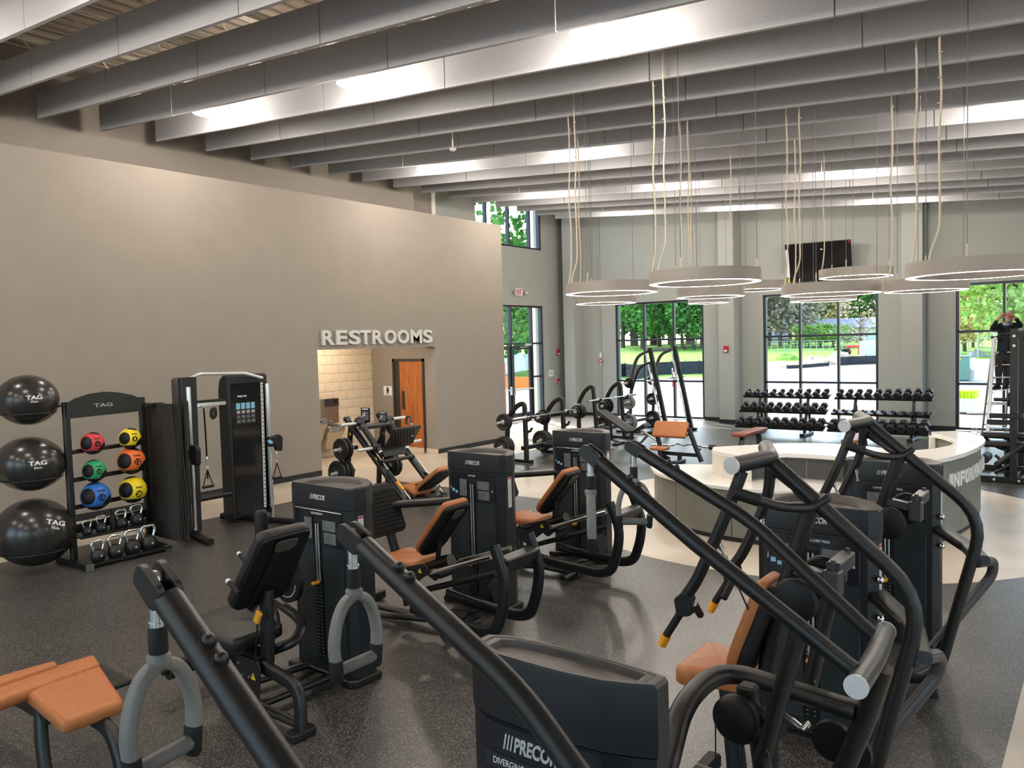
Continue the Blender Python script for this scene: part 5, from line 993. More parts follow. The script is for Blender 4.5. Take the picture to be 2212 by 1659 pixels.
def stirrup_grip(hp, a, lab, grp='swinging arm grips'):
    """Grip hung from an arm: metal shank, rubber sleeve, grey U-shaped fork with dark ends, cross roller."""
    t = thing('swing_grip', lab, 'handle', hp, a, grp); Z = lambda x, z: t.matrix_basis @ V(x, 0, z) if False else hp + V(x * math.cos(a), x * math.sin(a), z)
    par(t, 'shank', 'steel', lambda q: (q.cyl(hp + V(0, 0, -.005), hp + V(0, 0, -.085), .014, n=14), q.cyl(hp + V(0, 0, -.085), hp + V(0, 0, -.10), .0165, n=14)))
    par(t, 'sleeve', 'rubber', lambda q: q.lathe([(.017, -.16), (.019, -.14), (.0185, -.10), (.016, -.092)], Matrix.Translation(hp), 16))
    pf = rrect(.026, .036, .011, 3)
    par(t, 'fork', 'grip_grey', lambda q: (q.tube([Z(-.074, -.335), Z(-.078, -.29), Z(-.066, -.23), Z(-.04, -.185), Z(0, -.168)], 0, prof=pf, br=.04, up=(-math.sin(a), math.cos(a), 0)), q.tube([Z(.074, -.335), Z(.078, -.29), Z(.066, -.23), Z(.04, -.185), Z(0, -.168)], 0, prof=pf, br=.04, up=(-math.sin(a), math.cos(a), 0)), q.lathe([(.0, -.185), (.024, -.175), (.024, -.155), (.018, -.148)], Matrix.Translation(hp), 14)))
    par(t, 'fork_end', 'rubber', lambda q: [q.tube([Z(s * .0735, -.33), Z(s * .069, -.385), Z(s * .067, -.392)], 0, prof=rrect(.030, .040, .013, 3), up=(-math.sin(a), math.cos(a), 0), rs=[1, .95, .7]) for s in (-1, 1)])
    par(t, 'roller', 'rubber_grey', lambda q: q.cyl(Z(-.062, -.362), Z(.062, -.362), .0165, n=16))
    return t
stirrup_grip(T1, 2.15, 'grey swinging grip hanging in front of the farther leg press tower'); stirrup_grip(T2, .55, 'grey swinging grip on the right arm of the middle lat pulldown, before the desk')
SH = V(.165, -1.90, 0); lat2 = dup(lat, lat.location + SH, label='black lat pulldown closest to the camera, only its two thick arms in view')
stirrup_grip(T1 + SH, 1.75, 'big grey swinging grip at lower left, hanging from the closest arm'); stirrup_grip(T2 + SH, 1.57, 'big grey swinging grip in front of the leg extension tower')
# ---------------------------------------------------------------- orange padded bench in the lower left corner
zo = .50
bn_ = thing('curl_bench', 'orange padded machine bench cut off at the lower left corner', 'gym machine', (-4.6, 1.9, 0))
pp_ = [fz(*p, zo) for p in ((42, 1483), (214, 1431), (269, 1513), (135, 1561))]
par(bn_, 'seat_pad', 'leather', lambda q: q.pad(rounded([(p.x, p.y) for p in pp_], .04, 4), .075, Matrix.Translation((0, 0, zo - .07)), .03, .008))
c0 = sum((Vector(p) for p in pp_), V(0, 0, 0)) / 4
p2 = [fz(*p, zo + .03) for p in ((-90, 1500), (203, 1409), (217, 1421), (217, 1430), (-60, 1530))]
par(bn_, 'rear_pad', 'leather', lambda q: q.pad(rounded([(p.x, p.y) for p in (p2[0], p2[1], p2[3], p2[4])], .03, 3), .07, Matrix.Translation((0, 0, zo - .045)), .025, .006))
p3 = [fz(*p, zo + .06) for p in ((-120, 1488), (118, 1421), (124, 1430), (-90, 1502))]
par(bn_, 'arm_pad', 'leather', lambda q: q.pad(rounded([(p.x, p.y) for p in p3], .02, 3), .05, Matrix.Translation((0, 0, zo + .0)), .02, .004))
par(bn_, 'seam', 'med_orange', lambda q: [q.tube([fz(px0, py0, zo + .004), fz(px1, py1, zo + .004)], .0015, 5) for px0, py0, px1, py1 in ((58, 1478, 140, 1556), (206, 1434, 260, 1512))])
k0, k1 = fz(225, 1570, zo - .08), fz(262, 1660, .30)
par(bn_, 'leg', 'frame', lambda q: q.tube([c0 + V(.02, .0, -.09), V(k0.x, c0.y, zo - .10), V(k0.x + .15, c0.y - .02, .25), V(k0.x + .17, c0.y - .02, .02)], 0, prof=OV, br=.22, up=(0, 1, 0))); par(bn_, 'leg', 'frame', lambda q: q.tube([c0 + V(-.18, -.12, -.08), c0 + V(-.12, -.15, -.25), V(c0.x - .05, c0.y - .16, .02)], 0, prof=OV, br=.15, up=(0, 1, 0)))
par(bn_, 'beam', 'frame', lambda q: q.tube([c0 + V(-.05, -.1, -.11), c0 + V(-.9, -.12, -.11), c0 + V(-1.1, -.12, -.48)], 0, prof=rrect(.10, .08, .02, 2), br=.1)); par(bn_, 'under_frame', 'frame', lambda q: q.box(tuple(c0 + V(-.25, .2, -.06)), (.5, .25, .03), bev=.01))
h0 = fz(262, 1640, .22); par(bn_, 'foot_bar', 'frame', lambda q: q.tube([(k0.x + .14, c0.y, .22), (k0.x + .30, c0.y + .06, .24), (k0.x + .32, c0.y + .06, .20), (k0.x + .20, c0.y - .12, .10)], .014, 8, br=.04))
# ---------------------------------------------------------------- plate loaded leg press by the restrooms
YP, YQ = 8.32, 9.02
pl_ = thing('plate_leg_press', 'black angled plate loaded leg press with chrome pegs in front of the restrooms', 'gym machine', (-9.2, 8.7, 0))
r0, r1 = fy(748, 903, YP), fy(884, 1092, YP)
for yy in (YP, YQ):
    par(pl_, 'incline_rail', 'frame', lambda q: q.tube([V(r0.x, yy, r0.z), V(r1.x, yy, r1.z), V(r1.x + .1, yy, .04)], 0, prof=rrect(.12, .06, .015, 2), br=.05)); par(pl_, 'rail_rod', 'steel', lambda q: q.cyl(V(r0.x + .08, yy + .02, r0.z - .02), V(r1.x + .06, yy + .02, r1.z + .05), .012, n=8))
s0_, s1_ = fy(773, 905, YP + .06), fy(821, 977, YP + .06)
for yy in (YP + .06, YQ - .06):
    a_, b_ = V(s0_.x, yy, s0_.z), V(s1_.x, yy, s1_.z); par(pl_, 'slide_tube', 'frame', lambda q: q.cyl(a_, b_, .05, n=18)); par(pl_, 'tube_cap', 'chrome', lambda q: [q.cyl(p, p + (p - o_).normalized() * .02, .045, n=18) for p, o_ in ((a_, b_), (b_, a_))])
sg_ = lambda f: V(s0_.x + (s1_.x - s0_.x) * f, 0, s0_.z + (s1_.z - s0_.z) * f)
for f in (.12, .86):
    for yy, s in ((YP + .06, -1), (YQ - .06, 1)): p = sg_(f); par(pl_, 'weight_peg', 'letter_silver', lambda q: q.cyl(V(p.x, yy, p.z), V(p.x, yy + s * .40, p.z), .025, n=14)); par(pl_, 'peg_collar', 'frame', lambda q: q.cyl(V(p.x, yy - s * .05, p.z), V(p.x, yy + s * .10, p.z), .055, n=16))
p = sg_(.25); par(pl_, 'carriage_bar', 'frame_grey', lambda q: q.cyl(V(p.x, YP, p.z), V(p.x, YQ, p.z), .045, n=16))
fq = [fy(824, 968, YP + .1), fy(847, 925, YP + .1), fy(912, 914, YQ - .08), fy(893, 961, YQ - .08)]
nrm = (fq[1] - fq[0]).cross(fq[3] - fq[0]).normalized()
FQ = frame3((fq[0] + fq[1] + fq[2] + fq[3]) / 4, (0, 1, 0), (fq[1] - fq[0])); hw, hh = (YQ - YP - .1) / 2, (fq[1] - fq[0]).length / 2
par(pl_, 'foot_plate', 'frame', lambda q: q.prism(rounded([(-hw, -hh), (hw, -hh), (hw, hh), (-hw, hh)], .04), 0, .03, FQ, bev=.006)); par(pl_, 'tread', 'rubber', lambda q: [q.box(tuple(FQ @ V(-hw + .06 + k * .065, 0, .032)), (.02, hh * 1.7, .008), FQ.to_3x3() @ Matrix.Rotation(.5, 3, 'Z')) for k in range(int(hw * 2 / .065) - 1)])
par(pl_, 'carriage_brace', 'frame', lambda q: [q.prism([(0, 0), (.20, .25), (.26, .22), (.24, -.05)], -.01, .01, AX_Y((fq[0].x - .28, yy, fq[0].z - .02)) ) for yy in (YP + .2, YQ - .2)])
par(pl_, 'carriage_plate', 'frame', lambda q: q.box((fq[0].x + .02, (YP + YQ) / 2, fq[0].z - .07), (.03, .5, .16), Matrix.Rotation(-.3, 3, 'Y'), .006)); par(pl_, 'stop_bar', 'frame', lambda q: q.cyl((fq[0].x + .10, YP, fq[0].z - .2), (fq[0].x + .10, YQ, fq[0].z - .2), .03, n=14))
hk = fy(884, 912, YQ - .15); par(pl_, 'hook_handle', 'frame_grey', lambda q: q.tube([hk + V(-.07, 0, -.03), hk + V(-.06, 0, .09), hk + V(.04, 0, .09), hk + V(.05, 0, -.20)], .018, 10, br=.06)); par(pl_, 'hook_tip', 'letter_silver', lambda q: (q.cyl(hk + V(.05, 0, -.2), hk + V(.05, 0, -.225), .02, n=10), q.cyl(hk + V(.048, 0, -.01), hk + V(.048, 0, -.04), .02, n=10)))
u0, u1 = fy(757, 918, YP - .02), fy(748, 1022, YP - .02)
for yy in (YP, YQ): par(pl_, 'rear_upright', 'frame', lambda q: q.tube([V(u0.x, yy, u0.z + .03), V(u1.x, yy, u1.z), V(u1.x - .03, yy, .03)], 0, prof=rrect(.09, .06, .012, 1)))
par(pl_, 'base_rail', 'frame', lambda q: [q.box(((u1.x + r1.x) / 2, yy, .04), (r1.x - u1.x + .2, .08, .07), bev=.01) for yy in (YP, YQ)]); par(pl_, 'base_cross', 'frame', lambda q: [q.box((x, (YP + YQ) / 2, .04), (.08, YQ - YP, .07), bev=.01) for x in (u1.x, r1.x)])
tri_mark(pl_, tuple(fy(812, 991, YP - .035)), (1, 0, 0), (0, 0, 1), .06); tri_mark(pl_, tuple(V(u0.x + .0, YP - .035, u0.z - .14)), (1, 0, 0), (0, 0, 1), .05)
for (xa, ya, xb, yb_), yy in (((780, 881, 799, 912), YP + .2), ((818, 890, 836, 912), YQ - .2)):
    a_, b_ = fy(xa, yb_, yy), fy(xb, ya, yy); c_ = (a_ + b_) / 2; w, h = abs(b_.x - a_.x) * .72, b_.z - a_.z; MM = frame3(c_, (.95, .3, 0), (-.12, 0, 1)); par(pl_, 'instruction_board', 'tv_black', lambda q: q.prism(rounded([(-w / 2, -h / 2), (w / 2, -h / 2), (w / 2, h / 2), (-w / 2, h / 2)], .02), -.012, .012, MM, bev=.003)); par(pl_, 'board_picture', 'placard_image', lambda q: (q.box(tuple(MM @ V(0, -h * .05, .013)), (w * .8, h * .6, .002), MM.to_3x3()), )); par(pl_, 'board_print', 'white_print', lambda q: (q.box(tuple(MM @ V(0, h * .40, .013)), (w * .7, h * .08, .002), MM.to_3x3()), figure(q, MM @ Matrix.Translation((-w * .1, -h * .22, .0145)), h * .4, 'sit')))
    par(pl_, 'board_stem', 'frame', lambda q: q.cyl(c_ + V(.0, 0, -h / 2), c_ + V(.02, .02, -h / 2 - .15), .015, n=8))
YM = (YP + YQ) / 2
a_, b_ = fy(885, 1048, YM), fy(912, 1062, YM); par(pl_, 'seat', 'leather', lambda q: q.pad(rounded([(-.16, -.22), (.16, -.22), (.16, .22), (-.16, .22)], .05), .08, frame3(((a_.x + b_.x) / 2 + .03, YM, (a_.z + b_.z) / 2 - .03), (1, 0, -.25), (0, 1, 0)), .03, .01))
a_, b_ = fy(906, 1064, YM), fy(968, 1014, YM); uu = b_ - a_; Lb = uu.length; FB = frame3(((a_ + b_) / 2), (0, 1, 0), uu); ob = rounded([(-.14, -Lb / 2), (.14, -Lb / 2), (.20, -.05), (.20, Lb / 2), (-.20, Lb / 2), (-.20, -.05)], .06)
par(pl_, 'backrest', 'leather', lambda q: q.pad(ob, .07, FB @ Matrix.Rotation(PI, 4, 'Y'), .03)); par(pl_, 'backrest_shell', 'pad_back', lambda q: q.prism([(x * .95, y * .96) for x, y in ob], 0, .03, FB, bev=.01)); par(pl_, 'backrest_strut', 'steel', lambda q: q.tube([(a_ + b_) / 2 + V(.12, 0, -.05), (a_ + b_) / 2 + V(.0, 0, -.25), (a_.x, YM, .12)], .018, 8)); par(pl_, 'seat_frame', 'frame', lambda q: (q.box((a_.x - .02, YM, a_.z - .14), (.5, .28, .05), Matrix.Rotation(.2, 3, 'Y'), .01), q.box((a_.x, YM, .14), (.10, .10, .22), bev=.01), q.box((a_.x, YM, .04), (.5, .5, .06), bev=.01)))
for (p0_, p1_, p2_), yy in ((((838, 1015), (855, 1038), (872, 1058)), YP + .0), (((910, 1020), (925, 1024), (934, 1036)), YQ)):
    h = [fy(*p, yy) for p in (p0_, p1_, p2_)]; par(pl_, 'lock_handle', 'frame', lambda q: q.tube(h, .018, 8, br=.05)); par(pl_, 'handle_grip', 'orange_plastic', lambda q: q.cyl(h[1].lerp(h[2], .15), h[2], .024, n=12))
h = [fy(*p, YP + .15) for p in ((883, 1061), (892, 1075), (905, 1078), (925, 1074))]; par(pl_, 'seat_handle', 'frame', lambda q: q.tube(h, .014, 8, br=.04)); par(pl_, 'handle_tip', 'letter_silver', lambda q: q.cyl(h[0], h[0] + V(-.005, 0, .02), .017, n=10))
# weight plates: each a thing of its own
def plate(c, axis, R, th, lab, grp, m='plate_black', holes=True):
    c = Vector(c); t = thing('weight_plate', lab, 'weight plate', c, group=grp); ax = Vector(axis).normalized(); x, y = basis(ax); M = M3(c, x, y, ax)
    par(t, 'disc', m, lambda q: q.lathe([(.026, -th / 2), (R * .30, -th / 2), (R * .34, -th * .28), (R * .80, -th * .28), (R * .84, -th / 2), (R * .97, -th / 2), (R, -th * .3), (R, th * .3), (R * .97, th / 2), (R * .84, th / 2), (R * .80, th * .28), (R * .34, th * .28), (R * .30, th / 2), (.026, th / 2)], M, 32))
    if holes: par(t, 'grip_slot', 'pad_back' if m == 'plate_black' else 'plate_black', lambda q: [q.prism(rounded([(-.30 * R, -.07 * R), (.30 * R, -.07 * R), (.22 * R, .10 * R), (-.22 * R, .10 * R)], .03 * R), sg * th * .28 - .001, sg * th * .28 + .001, M @ Matrix.Rotation(k * 2 * PI / 3, 4, 'Z') @ Matrix.Translation((0, .60 * R, 0))) for k in range(3) for sg in (-1, 1)])
    par(t, 'hub', 'steel', lambda q: q.lathe([(.026, -th * .52), (.042, -th * .52), (.042, th * .52), (.026, th * .52)], M, 20)); return t
for nm, px, py, R, ys in (('upper', 733, 971, .175, (YP - .28, YP - .20)), ('lower', 727, 1022, .20, (YP - .30, YP - .22, YP - .14))):
    p = fy(px, py, YP - .3); 
    for k, yy in enumerate(ys): plate((p.x + .02, yy, p.z), (0, 1, 0), R, .05, 'black plate on the %s rear peg of the angled leg press, %s from tip' % (nm, ORD[k]), 'plates on the leg press')
    par(pl_, 'storage_peg', 'letter_silver', lambda q: q.cyl((p.x + .02, YP, p.z), (p.x + .02, YP - .42, p.z), .024, n=14)); par(pl_, 'peg_mount', 'frame', lambda q: q.box(((p.x + u1.x) / 2, YP, p.z), (abs(p.x - u1.x) + .12, .06, .06)))
p = fy(846, 1005, YQ + .1); par(pl_, 'storage_peg', 'letter_silver', lambda q: q.cyl((p.x, YQ, p.z), (p.x, YQ + .35, p.z), .024, n=14)); par(pl_, 'peg_mount', 'frame', lambda q: q.tube([(p.x, YQ, p.z + .03), (p.x, YQ, .05)], 0, prof=rrect(.08, .06, .01, 1)))
for k in range(2): plate((p.x, YQ + .08 + k * .07, p.z), (0, 1, 0), .19, .05, 'black plate on the far storage peg under the leg press carriage, %s layer' % ORD[k], 'plates on the leg press')
# ================================================================ free weight end of the hall
def station(root, path, Yn, Yfr, foot_x0, foot_x1):
    for yy in (Yn, Yfr):
        par(root, 'side_frame', 'frame', lambda q: q.tube([V(p.x, yy, p.z) for p in path], 0, prof=rrect(.095, .075, .025, 3), br=.12, up=(0, 1, 0)))
        par(root, 'foot_rail', 'frame', lambda q: q.box(((foot_x0 + foot_x1) / 2, yy, .045), (foot_x1 - foot_x0, .08, .07), bev=.015)); par(root, 'rail_cap', 'rubber', lambda q: q.cyl((foot_x1, yy, .045), (foot_x1 + .02, yy, .045), .045, n=8))
    return root
def hooks(root, x, y, zs):
    for z in zs: par(root, 'bar_hook', 'frame', lambda q: q.prism([(0, -.06), (.09, -.02), (.13, .06), (.10, .065), (.075, .012), (.0, .012)], -.025, .025, AX_Y((x, y, z)), bev=.003))
def barbell(x, y0, y1, z, lab):
    t = thing('barbell', lab, 'barbell', (x, (y0 + y1) / 2, z), group='straight barbells'); L_ = y1 - y0
    par(t, 'shaft', 'chrome', lambda q: q.cyl((x, y0 + .38, z), (x, y1 - .38, z), .0145, n=12))
    for s, ye in ((1, y0), (-1, y1)): par(t, 'sleeve', 'chrome', lambda q: q.cyl((x, ye, z), (x, ye + s * .39, z), .024, n=14)); par(t, 'collar', 'steel', lambda q: q.lathe([(.024, -.02), (.042, -.02), (.042, .0), (.034, .02), (.024, .02)], Matrix.Translation((x, ye + s * .39, z)) @ Matrix.Rotation(PI / 2, 4, 'X'), 18))
    return t
# flat olympic bench
Y1, Y2 = 12.36, 13.70
ob1 = thing('olympic_bench', 'black flat olympic bench station with orange pad nearest the grey left wall end', 'bench', (-9.4, 13.0, 0), group='olympic bench stations')
pth = [fy(*p, Y1) for p in ((1095, 995), (1097, 905), (1114, 878), (1133, 869), (1138, 1000))]; pth[0].z = .05; pth[-1].z = .05
station(ob1, pth, Y1, Y2, pth[0].x - .1, pth[-1].x + .12); xf = pth[-1].x
zbar = .915
for yy in (Y1, Y2): hooks(ob1, xf + .03, yy, (zbar - .03, .66))
par(ob1, 'bench_pad', 'leather_red', lambda q: q.pad(rounded([(xf + .25, 12.88), (xf + 1.45, 12.88), (xf + 1.45, 13.18), (xf + .25, 13.18)], .05), .07, Matrix.Translation((0, 0, .37)), .025)); par(ob1, 'bench_beam', 'frame', lambda q: (q.tube([(xf - .1, 13.03, .28), (xf + 1.35, 13.03, .33)], 0, prof=OV, up=(0, 1, 0)), q.box((xf + .6, 13.03, .18), (.08, .08, .26), bev=.01), q.box((xf + .6, 13.03, .04), (.22, .22, .06), bev=.02), q.box((xf + 1.3, 13.03, .18), (.08, .08, .30), bev=.01), q.box((xf + 1.3, 13.03, .04), (.12, .5, .06), bev=.02), q.box((xf - .1, 13.03, .30), (.08, Y2 - Y1, .08), bev=.01)))
barbell(xf + .085, 11.83, 14.03, zbar + .02, 'chrome barbell resting on the orange padded bench station nearest the left wall')
def horn(root, x, y, z, s, L_=.34): par(root, 'storage_peg', 'letter_silver', lambda q: q.cyl((x, y, z), (x, y + s * L_, z), .024, n=12)); par(root, 'peg_mount', 'frame', lambda q: q.cyl((x, y - s * .05, z), (x, y + s * .05, z), .04, n=12))
xr = pth[1].x
def hang(root, px, py, yy, s, rs, nm, grp, m='plate_black'):
    p = fy(px, py, yy + s * .2); horn(root, xr if root is ob1 else p.x, yy, p.z, s); o_ = .09
    for k, R in enumerate(rs): plate((xr if root is ob1 else p.x, yy + s * o_, p.z), (0, 1, 0), R, .045, '%s plate, %s out on %s' % ('grey' if m == 'plate_grey' else 'black', ORD[k], nm), grp, m); o_ += .062
hang(ob1, 1092, 913, Y1, -1, (.17, .17), 'the upper near peg of the flat bench station', 'plates on the flat bench station'); hang(ob1, 1098, 967, Y1, -1, (.215, .215, .20), 'the lower near peg of the flat bench station', 'plates on the flat bench station')
hang(ob1, 1172, 902, Y2, -1, (.17, .13, .12, .11), 'the upper far peg of the flat bench station', 'plates on the flat bench station'); hang(ob1, 1172, 952, Y2, -1, (.215, .215, .215), 'the lower far peg of the flat bench station', 'plates on the flat bench station')
# second station with a taller barbell and a tilted black bench in front of it
Y1, Y2 = 15.35, 16.60
ob2 = thing('olympic_bench', 'black olympic bench station with bare barbell left of the first window', 'bench', (-9.8, 16.0, 0), group='olympic bench stations')
pth2 = [fy(*p, Y1) for p in ((1251, 950), (1250, 868), (1264, 842), (1281, 832), (1291, 955))]; pth2[0].z = .05; pth2[-1].z = .05
station(ob2, pth2, Y1, Y2, pth2[0].x - .1, pth2[-1].x + .15); xf2 = pth2[-1].x; zb2_ = fy(1290, 863, Y1).z
for yy in (Y1, Y2): hooks(ob2, xf2 - .0, yy, (zb2_ - .04, .62))
barbell(xf2 + .06, Y1 - .45, Y2 + .5, zb2_, 'chrome bare barbell on the bench station left of the first window'); par(ob2, 'back_beam', 'frame', lambda q: q.box((xf2 - .12, (Y1 + Y2) / 2, .32), (.08, Y2 - Y1, .08), bev=.01)); xr = pth2[1].x
def hang2(px, py, yy, s, rs, nm): hang(ob2, px, py, yy, s, rs, nm, 'plates on the barbell station')
hang2(1247, 889, Y1, -1, (.17, .17, .16, .12), 'the upper near peg of the bare barbell station'); hang2(1305, 877, Y2, -1, (.20, .15, .12, .11), 'the upper far peg of the bare barbell station'); hang2(1301, 918, Y2, -1, (.20, .20), 'the lower far peg of the bare barbell station')
Yb = 14.6
db = thing('adjustable_bench', 'black tilted weight bench with padded leg rollers between bench station and smith machine', 'bench', (-8.6, Yb, 0))
a_, b_ = fy(1298, 890, Yb + .6), fy(1365, 936, Yb); uu = b_ - a_; FB = frame3((a_ + b_) / 2, uu, (uu.y * -1, uu.x, 0)); Lb = uu.length
par(db, 'pad', 'leather_black', lambda q: q.pad(rounded([(-Lb / 2, -.14), (Lb / 2, -.14), (Lb / 2, .14), (-Lb / 2, .14)], .03), .06, FB if FB.col[2].z > 0 else FB @ Matrix.Rotation(PI, 4, 'X'), .02))
c_, d_ = fy(1372, 932, Yb), fy(1397, 917, Yb); par(db, 'short_pad', 'leather_black', lambda q: q.tube([c_, d_], 0, prof=rrect(.26, .07, .03, 2)))
par(db, 'frame_tube', 'frame', lambda q: (q.tube([fy(1318, 908, Yb + .2), fy(1321, 950, Yb + .2), V(fz(1330, 958).x, fz(1330, 958).y, .05), V(fz(1385, 962).x, fz(1385, 962).y, .06), fy(1399, 940, Yb)], 0, prof=OVS, br=.15), q.tube([b_, V(b_.x + .02, b_.y, .06)], 0, prof=OVS), q.box(tuple(fz(1335, 958, .03)), (.10, .45, .05), bev=.015)))
par(db, 'roller_bar', 'steel', lambda q: (q.cyl(fy(1385, 928, Yb - .1), fy(1418, 952, Yb - .2), .018), q.cyl(fy(1400, 931, Yb + .2), fy(1380, 938, Yb - .25), .02))); par(db, 'adjust_knob', 'leather', lambda q: q.sphere(fy(1392, 936, Yb), .03, 10, 8))
# smith machine
G1, G2 = 17.6, 18.85
sm = thing('smith_machine', 'black smith machine with slanted guide posts standing before the first window', 'gym machine', (-9.3, 18.2, 0))
def lin(path, yy): return [fy(*p, yy) for p in path]
fp1 = lin(((1404, 752), (1440, 925)), G1); fp1[1] = fp1[0] + (fp1[1] - fp1[0]) * ((fp1[0].z - .05) / (fp1[0].z - fp1[1].z)); fp2 = lin(((1457, 748), (1493, 922)), G2); fp2[1] = fp2[0] + (fp2[1] - fp2[0]) * ((fp2[0].z - .05) / (fp2[0].z - fp2[1].z))
for fp, yy in ((fp1, G1), (fp2, G2)):
    par(sm, 'front_post', 'frame', lambda q: q.tube(fp, 0, prof=rrect(.11, .07, .015, 2), up=(0, 1, 0))); d_ = V(-.13, .0, 0) if yy == G1 else V(-.10, 0, 0)
    par(sm, 'guide_rod', 'chrome', lambda q: q.cyl(fp[0] + d_ + V(0, 0, -.12), fp[1] + d_ + V(0, 0, .1), .018, n=10)); par(sm, 'stop_catch', 'steel', lambda q: [q.tube([fp[0].lerp(fp[1], .12 + k * .058) + V(-.03, 0, 0), fp[0].lerp(fp[1], .12 + k * .058) + V(-.10, 0, -.01), fp[0].lerp(fp[1], .12 + k * .058) + V(-.11, 0, .03)], .008, 6) for k in range(15)])
    par(sm, 'floor_rail', 'frame', lambda q: (q.box((fp[1].x - .65, yy, .045), (1.6, .08, .07), bev=.015), q.box((fp[1].x, yy, .04), (.12, .28, .07), bev=.02)))
rp = lin(((1402, 758), (1378, 768), (1366, 800), (1363, 860), (1360, 925)), G1); rp[-1].z = .05
for yy in (G1, G2): par(sm, 'rear_post', 'frame_grey', lambda q: q.tube([V(p.x, yy, p.z) for p in rp], 0, prof=rrect(.085, .07, .022, 3), br=.35))
par(sm, 'rear_brace', 'frame', lambda q: q.tube([V(p.x + .05, G1 + .0, p.z - .28) for p in rp[:3]] + [V(rp[3].x, G1, rp[3].z + .1)], 0, prof=OVS, br=.2)); par(sm, 'top_bar', 'frame_grey', lambda q: (q.box((fp1[0].x - .03, (G1 + G2) / 2, fp1[0].z - .06), (.07, G2 - G1, .07), bev=.015), q.box((rp[-1].x, (G1 + G2) / 2, .3), (.07, G2 - G1, .07), bev=.015)))
hb_ = fp1[0].lerp(fp1[1], .36) + V(-.06, 0, 0); par(sm, 'bar_carriage', 'chrome', lambda q: [q.cyl(V(hb_.x - .05, yy + s * .1, hb_.z - .09), V(hb_.x - .09, yy + s * .1, hb_.z + .12), .04, n=12) for yy, s in ((G1, -0.1), (G2, -.1))]); par(sm, 'barbell_shaft', 'chrome', lambda q: q.cyl((hb_.x, G1 - .42, hb_.z - .03), (hb_.x, G2 + .45, hb_.z - .03), .02, n=12))
for (px, py, R, m), nm in zip(((1357, 828, .13, 'plate_black'), (1357, 870, .17, 'plate_grey'), (1355, 913, .215, 'plate_grey')), ('upper', 'middle', 'lower')):
    p = fy(px, py, G1 - .2); horn(sm, rp[3].x, G1, p.z, -1, .38)
    for k in range(2 if nm != 'upper' else 3): plate((rp[3].x, G1 - .09 - .065 * k, p.z), (0, 1, 0), R - (.03 * k if nm == 'upper' else 0), .045, '%s plate on the %s near side peg of the smith machine, %s out' % ('grey' if m == 'plate_grey' else 'black', nm, ORD[k]), 'plates on the smith machine', m)
for (px, py, R), nm in zip(((1424, 822, .12), (1412, 862, .16), (1409, 903, .20)), ('upper', 'middle', 'lower')):
    p = fy(px, py, G2 - .15); horn(sm, rp[3].x + .02, G2, p.z, -1, .3)
    for k in range(2): plate((rp[3].x + .02, G2 - .09 - .065 * k, p.z), (0, 1, 0), R, .045, 'black plate on the %s far side peg of the smith machine, %s out' % (nm, ORD[k]), 'plates on the smith machine')
# preacher curl bench
YPc = 13.85
pc_ = thing('preacher_bench', 'black preacher curl bench with wide orange arm pad facing the desk', 'bench', (-6.6, YPc, 0))
c0_, c1_ = fy(1414, 913, YPc), fy(1486, 917, YPc); wz = (c1_.x - c0_.x) / 2
par(pc_, 'arm_pad', 'leather', lambda q: q.pad(rounded([(-wz, -.17), (wz, -.17), (wz, .17), (-wz, .17)], .05, 4), .075, frame3(((c0_.x + c1_.x) / 2, YPc, (c0_.z + c1_.z) / 2 - .13), (1, 0, 0), (0, .55, .85)), .03, .01)); par(pc_, 'pad_plate', 'frame', lambda q: q.box(((c0_.x + c1_.x) / 2 + .05, YPc + .05, c0_.z - .20), (wz * 1.9, .25, .03), bev=.01))
for path in (((1419, 938), (1432, 985), (1446, 1006)), ((1488, 925), (1506, 975), (1516, 1004))): pts = lin(path, YPc); pts[-1].z = .05; par(pc_, 'leg', 'frame', lambda q: q.tube(pts, 0, prof=rrect(.085, .07, .02, 2), br=.15))
a_, b_ = fy(1432, 978, YPc), fy(1507, 985, YPc); par(pc_, 'cross_beam', 'frame', lambda q: (q.box(((a_.x + b_.x) / 2, YPc, a_.z), (b_.x - a_.x, .07, .07), bev=.012), q.box(((a_.x + b_.x) / 2, YPc - .02, a_.z / 2), (.07, .07, a_.z), bev=.01), q.box(((a_.x + b_.x) / 2, YPc - .1, .035), (.12, .5, .06), bev=.015)))
s_ = fy(1425, 967, YPc - .2); par(pc_, 'seat', 'leather', lambda q: q.pad(rounded([(-.16, -.15), (.16, -.15), (.16, .15), (-.16, .15)], .05), .06, Matrix.Translation((s_.x, s_.y, s_.z - .04)), .025)); par(pc_, 'seat_post', 'frame', lambda q: q.tube([(s_.x, s_.y, s_.z - .04), (s_.x + .02, s_.y, .05)], 0, prof=rrect(.07, .07, .012, 1))); par(pc_, 'seat_pin', 'orange_plastic', lambda q: q.sphere((s_.x - .0, s_.y - .06, s_.z - .16), .022, 10, 8))
a_, b_ = fy(1408, 961, YPc + .12), fy(1562, 967, YPc + .12)
ez = thing('curl_bar', 'chrome wavy curl bar resting on the preacher bench', 'barbell', (a_ + b_) / 2)
pts = [a_.lerp(b_, t) + V(0, 0, dz) for t, dz in ((0, 0), (.22, 0), (.31, .0), (.38, .05), (.45, .0), (.55, .045), (.63, .01), (.72, 0), (1, 0))]
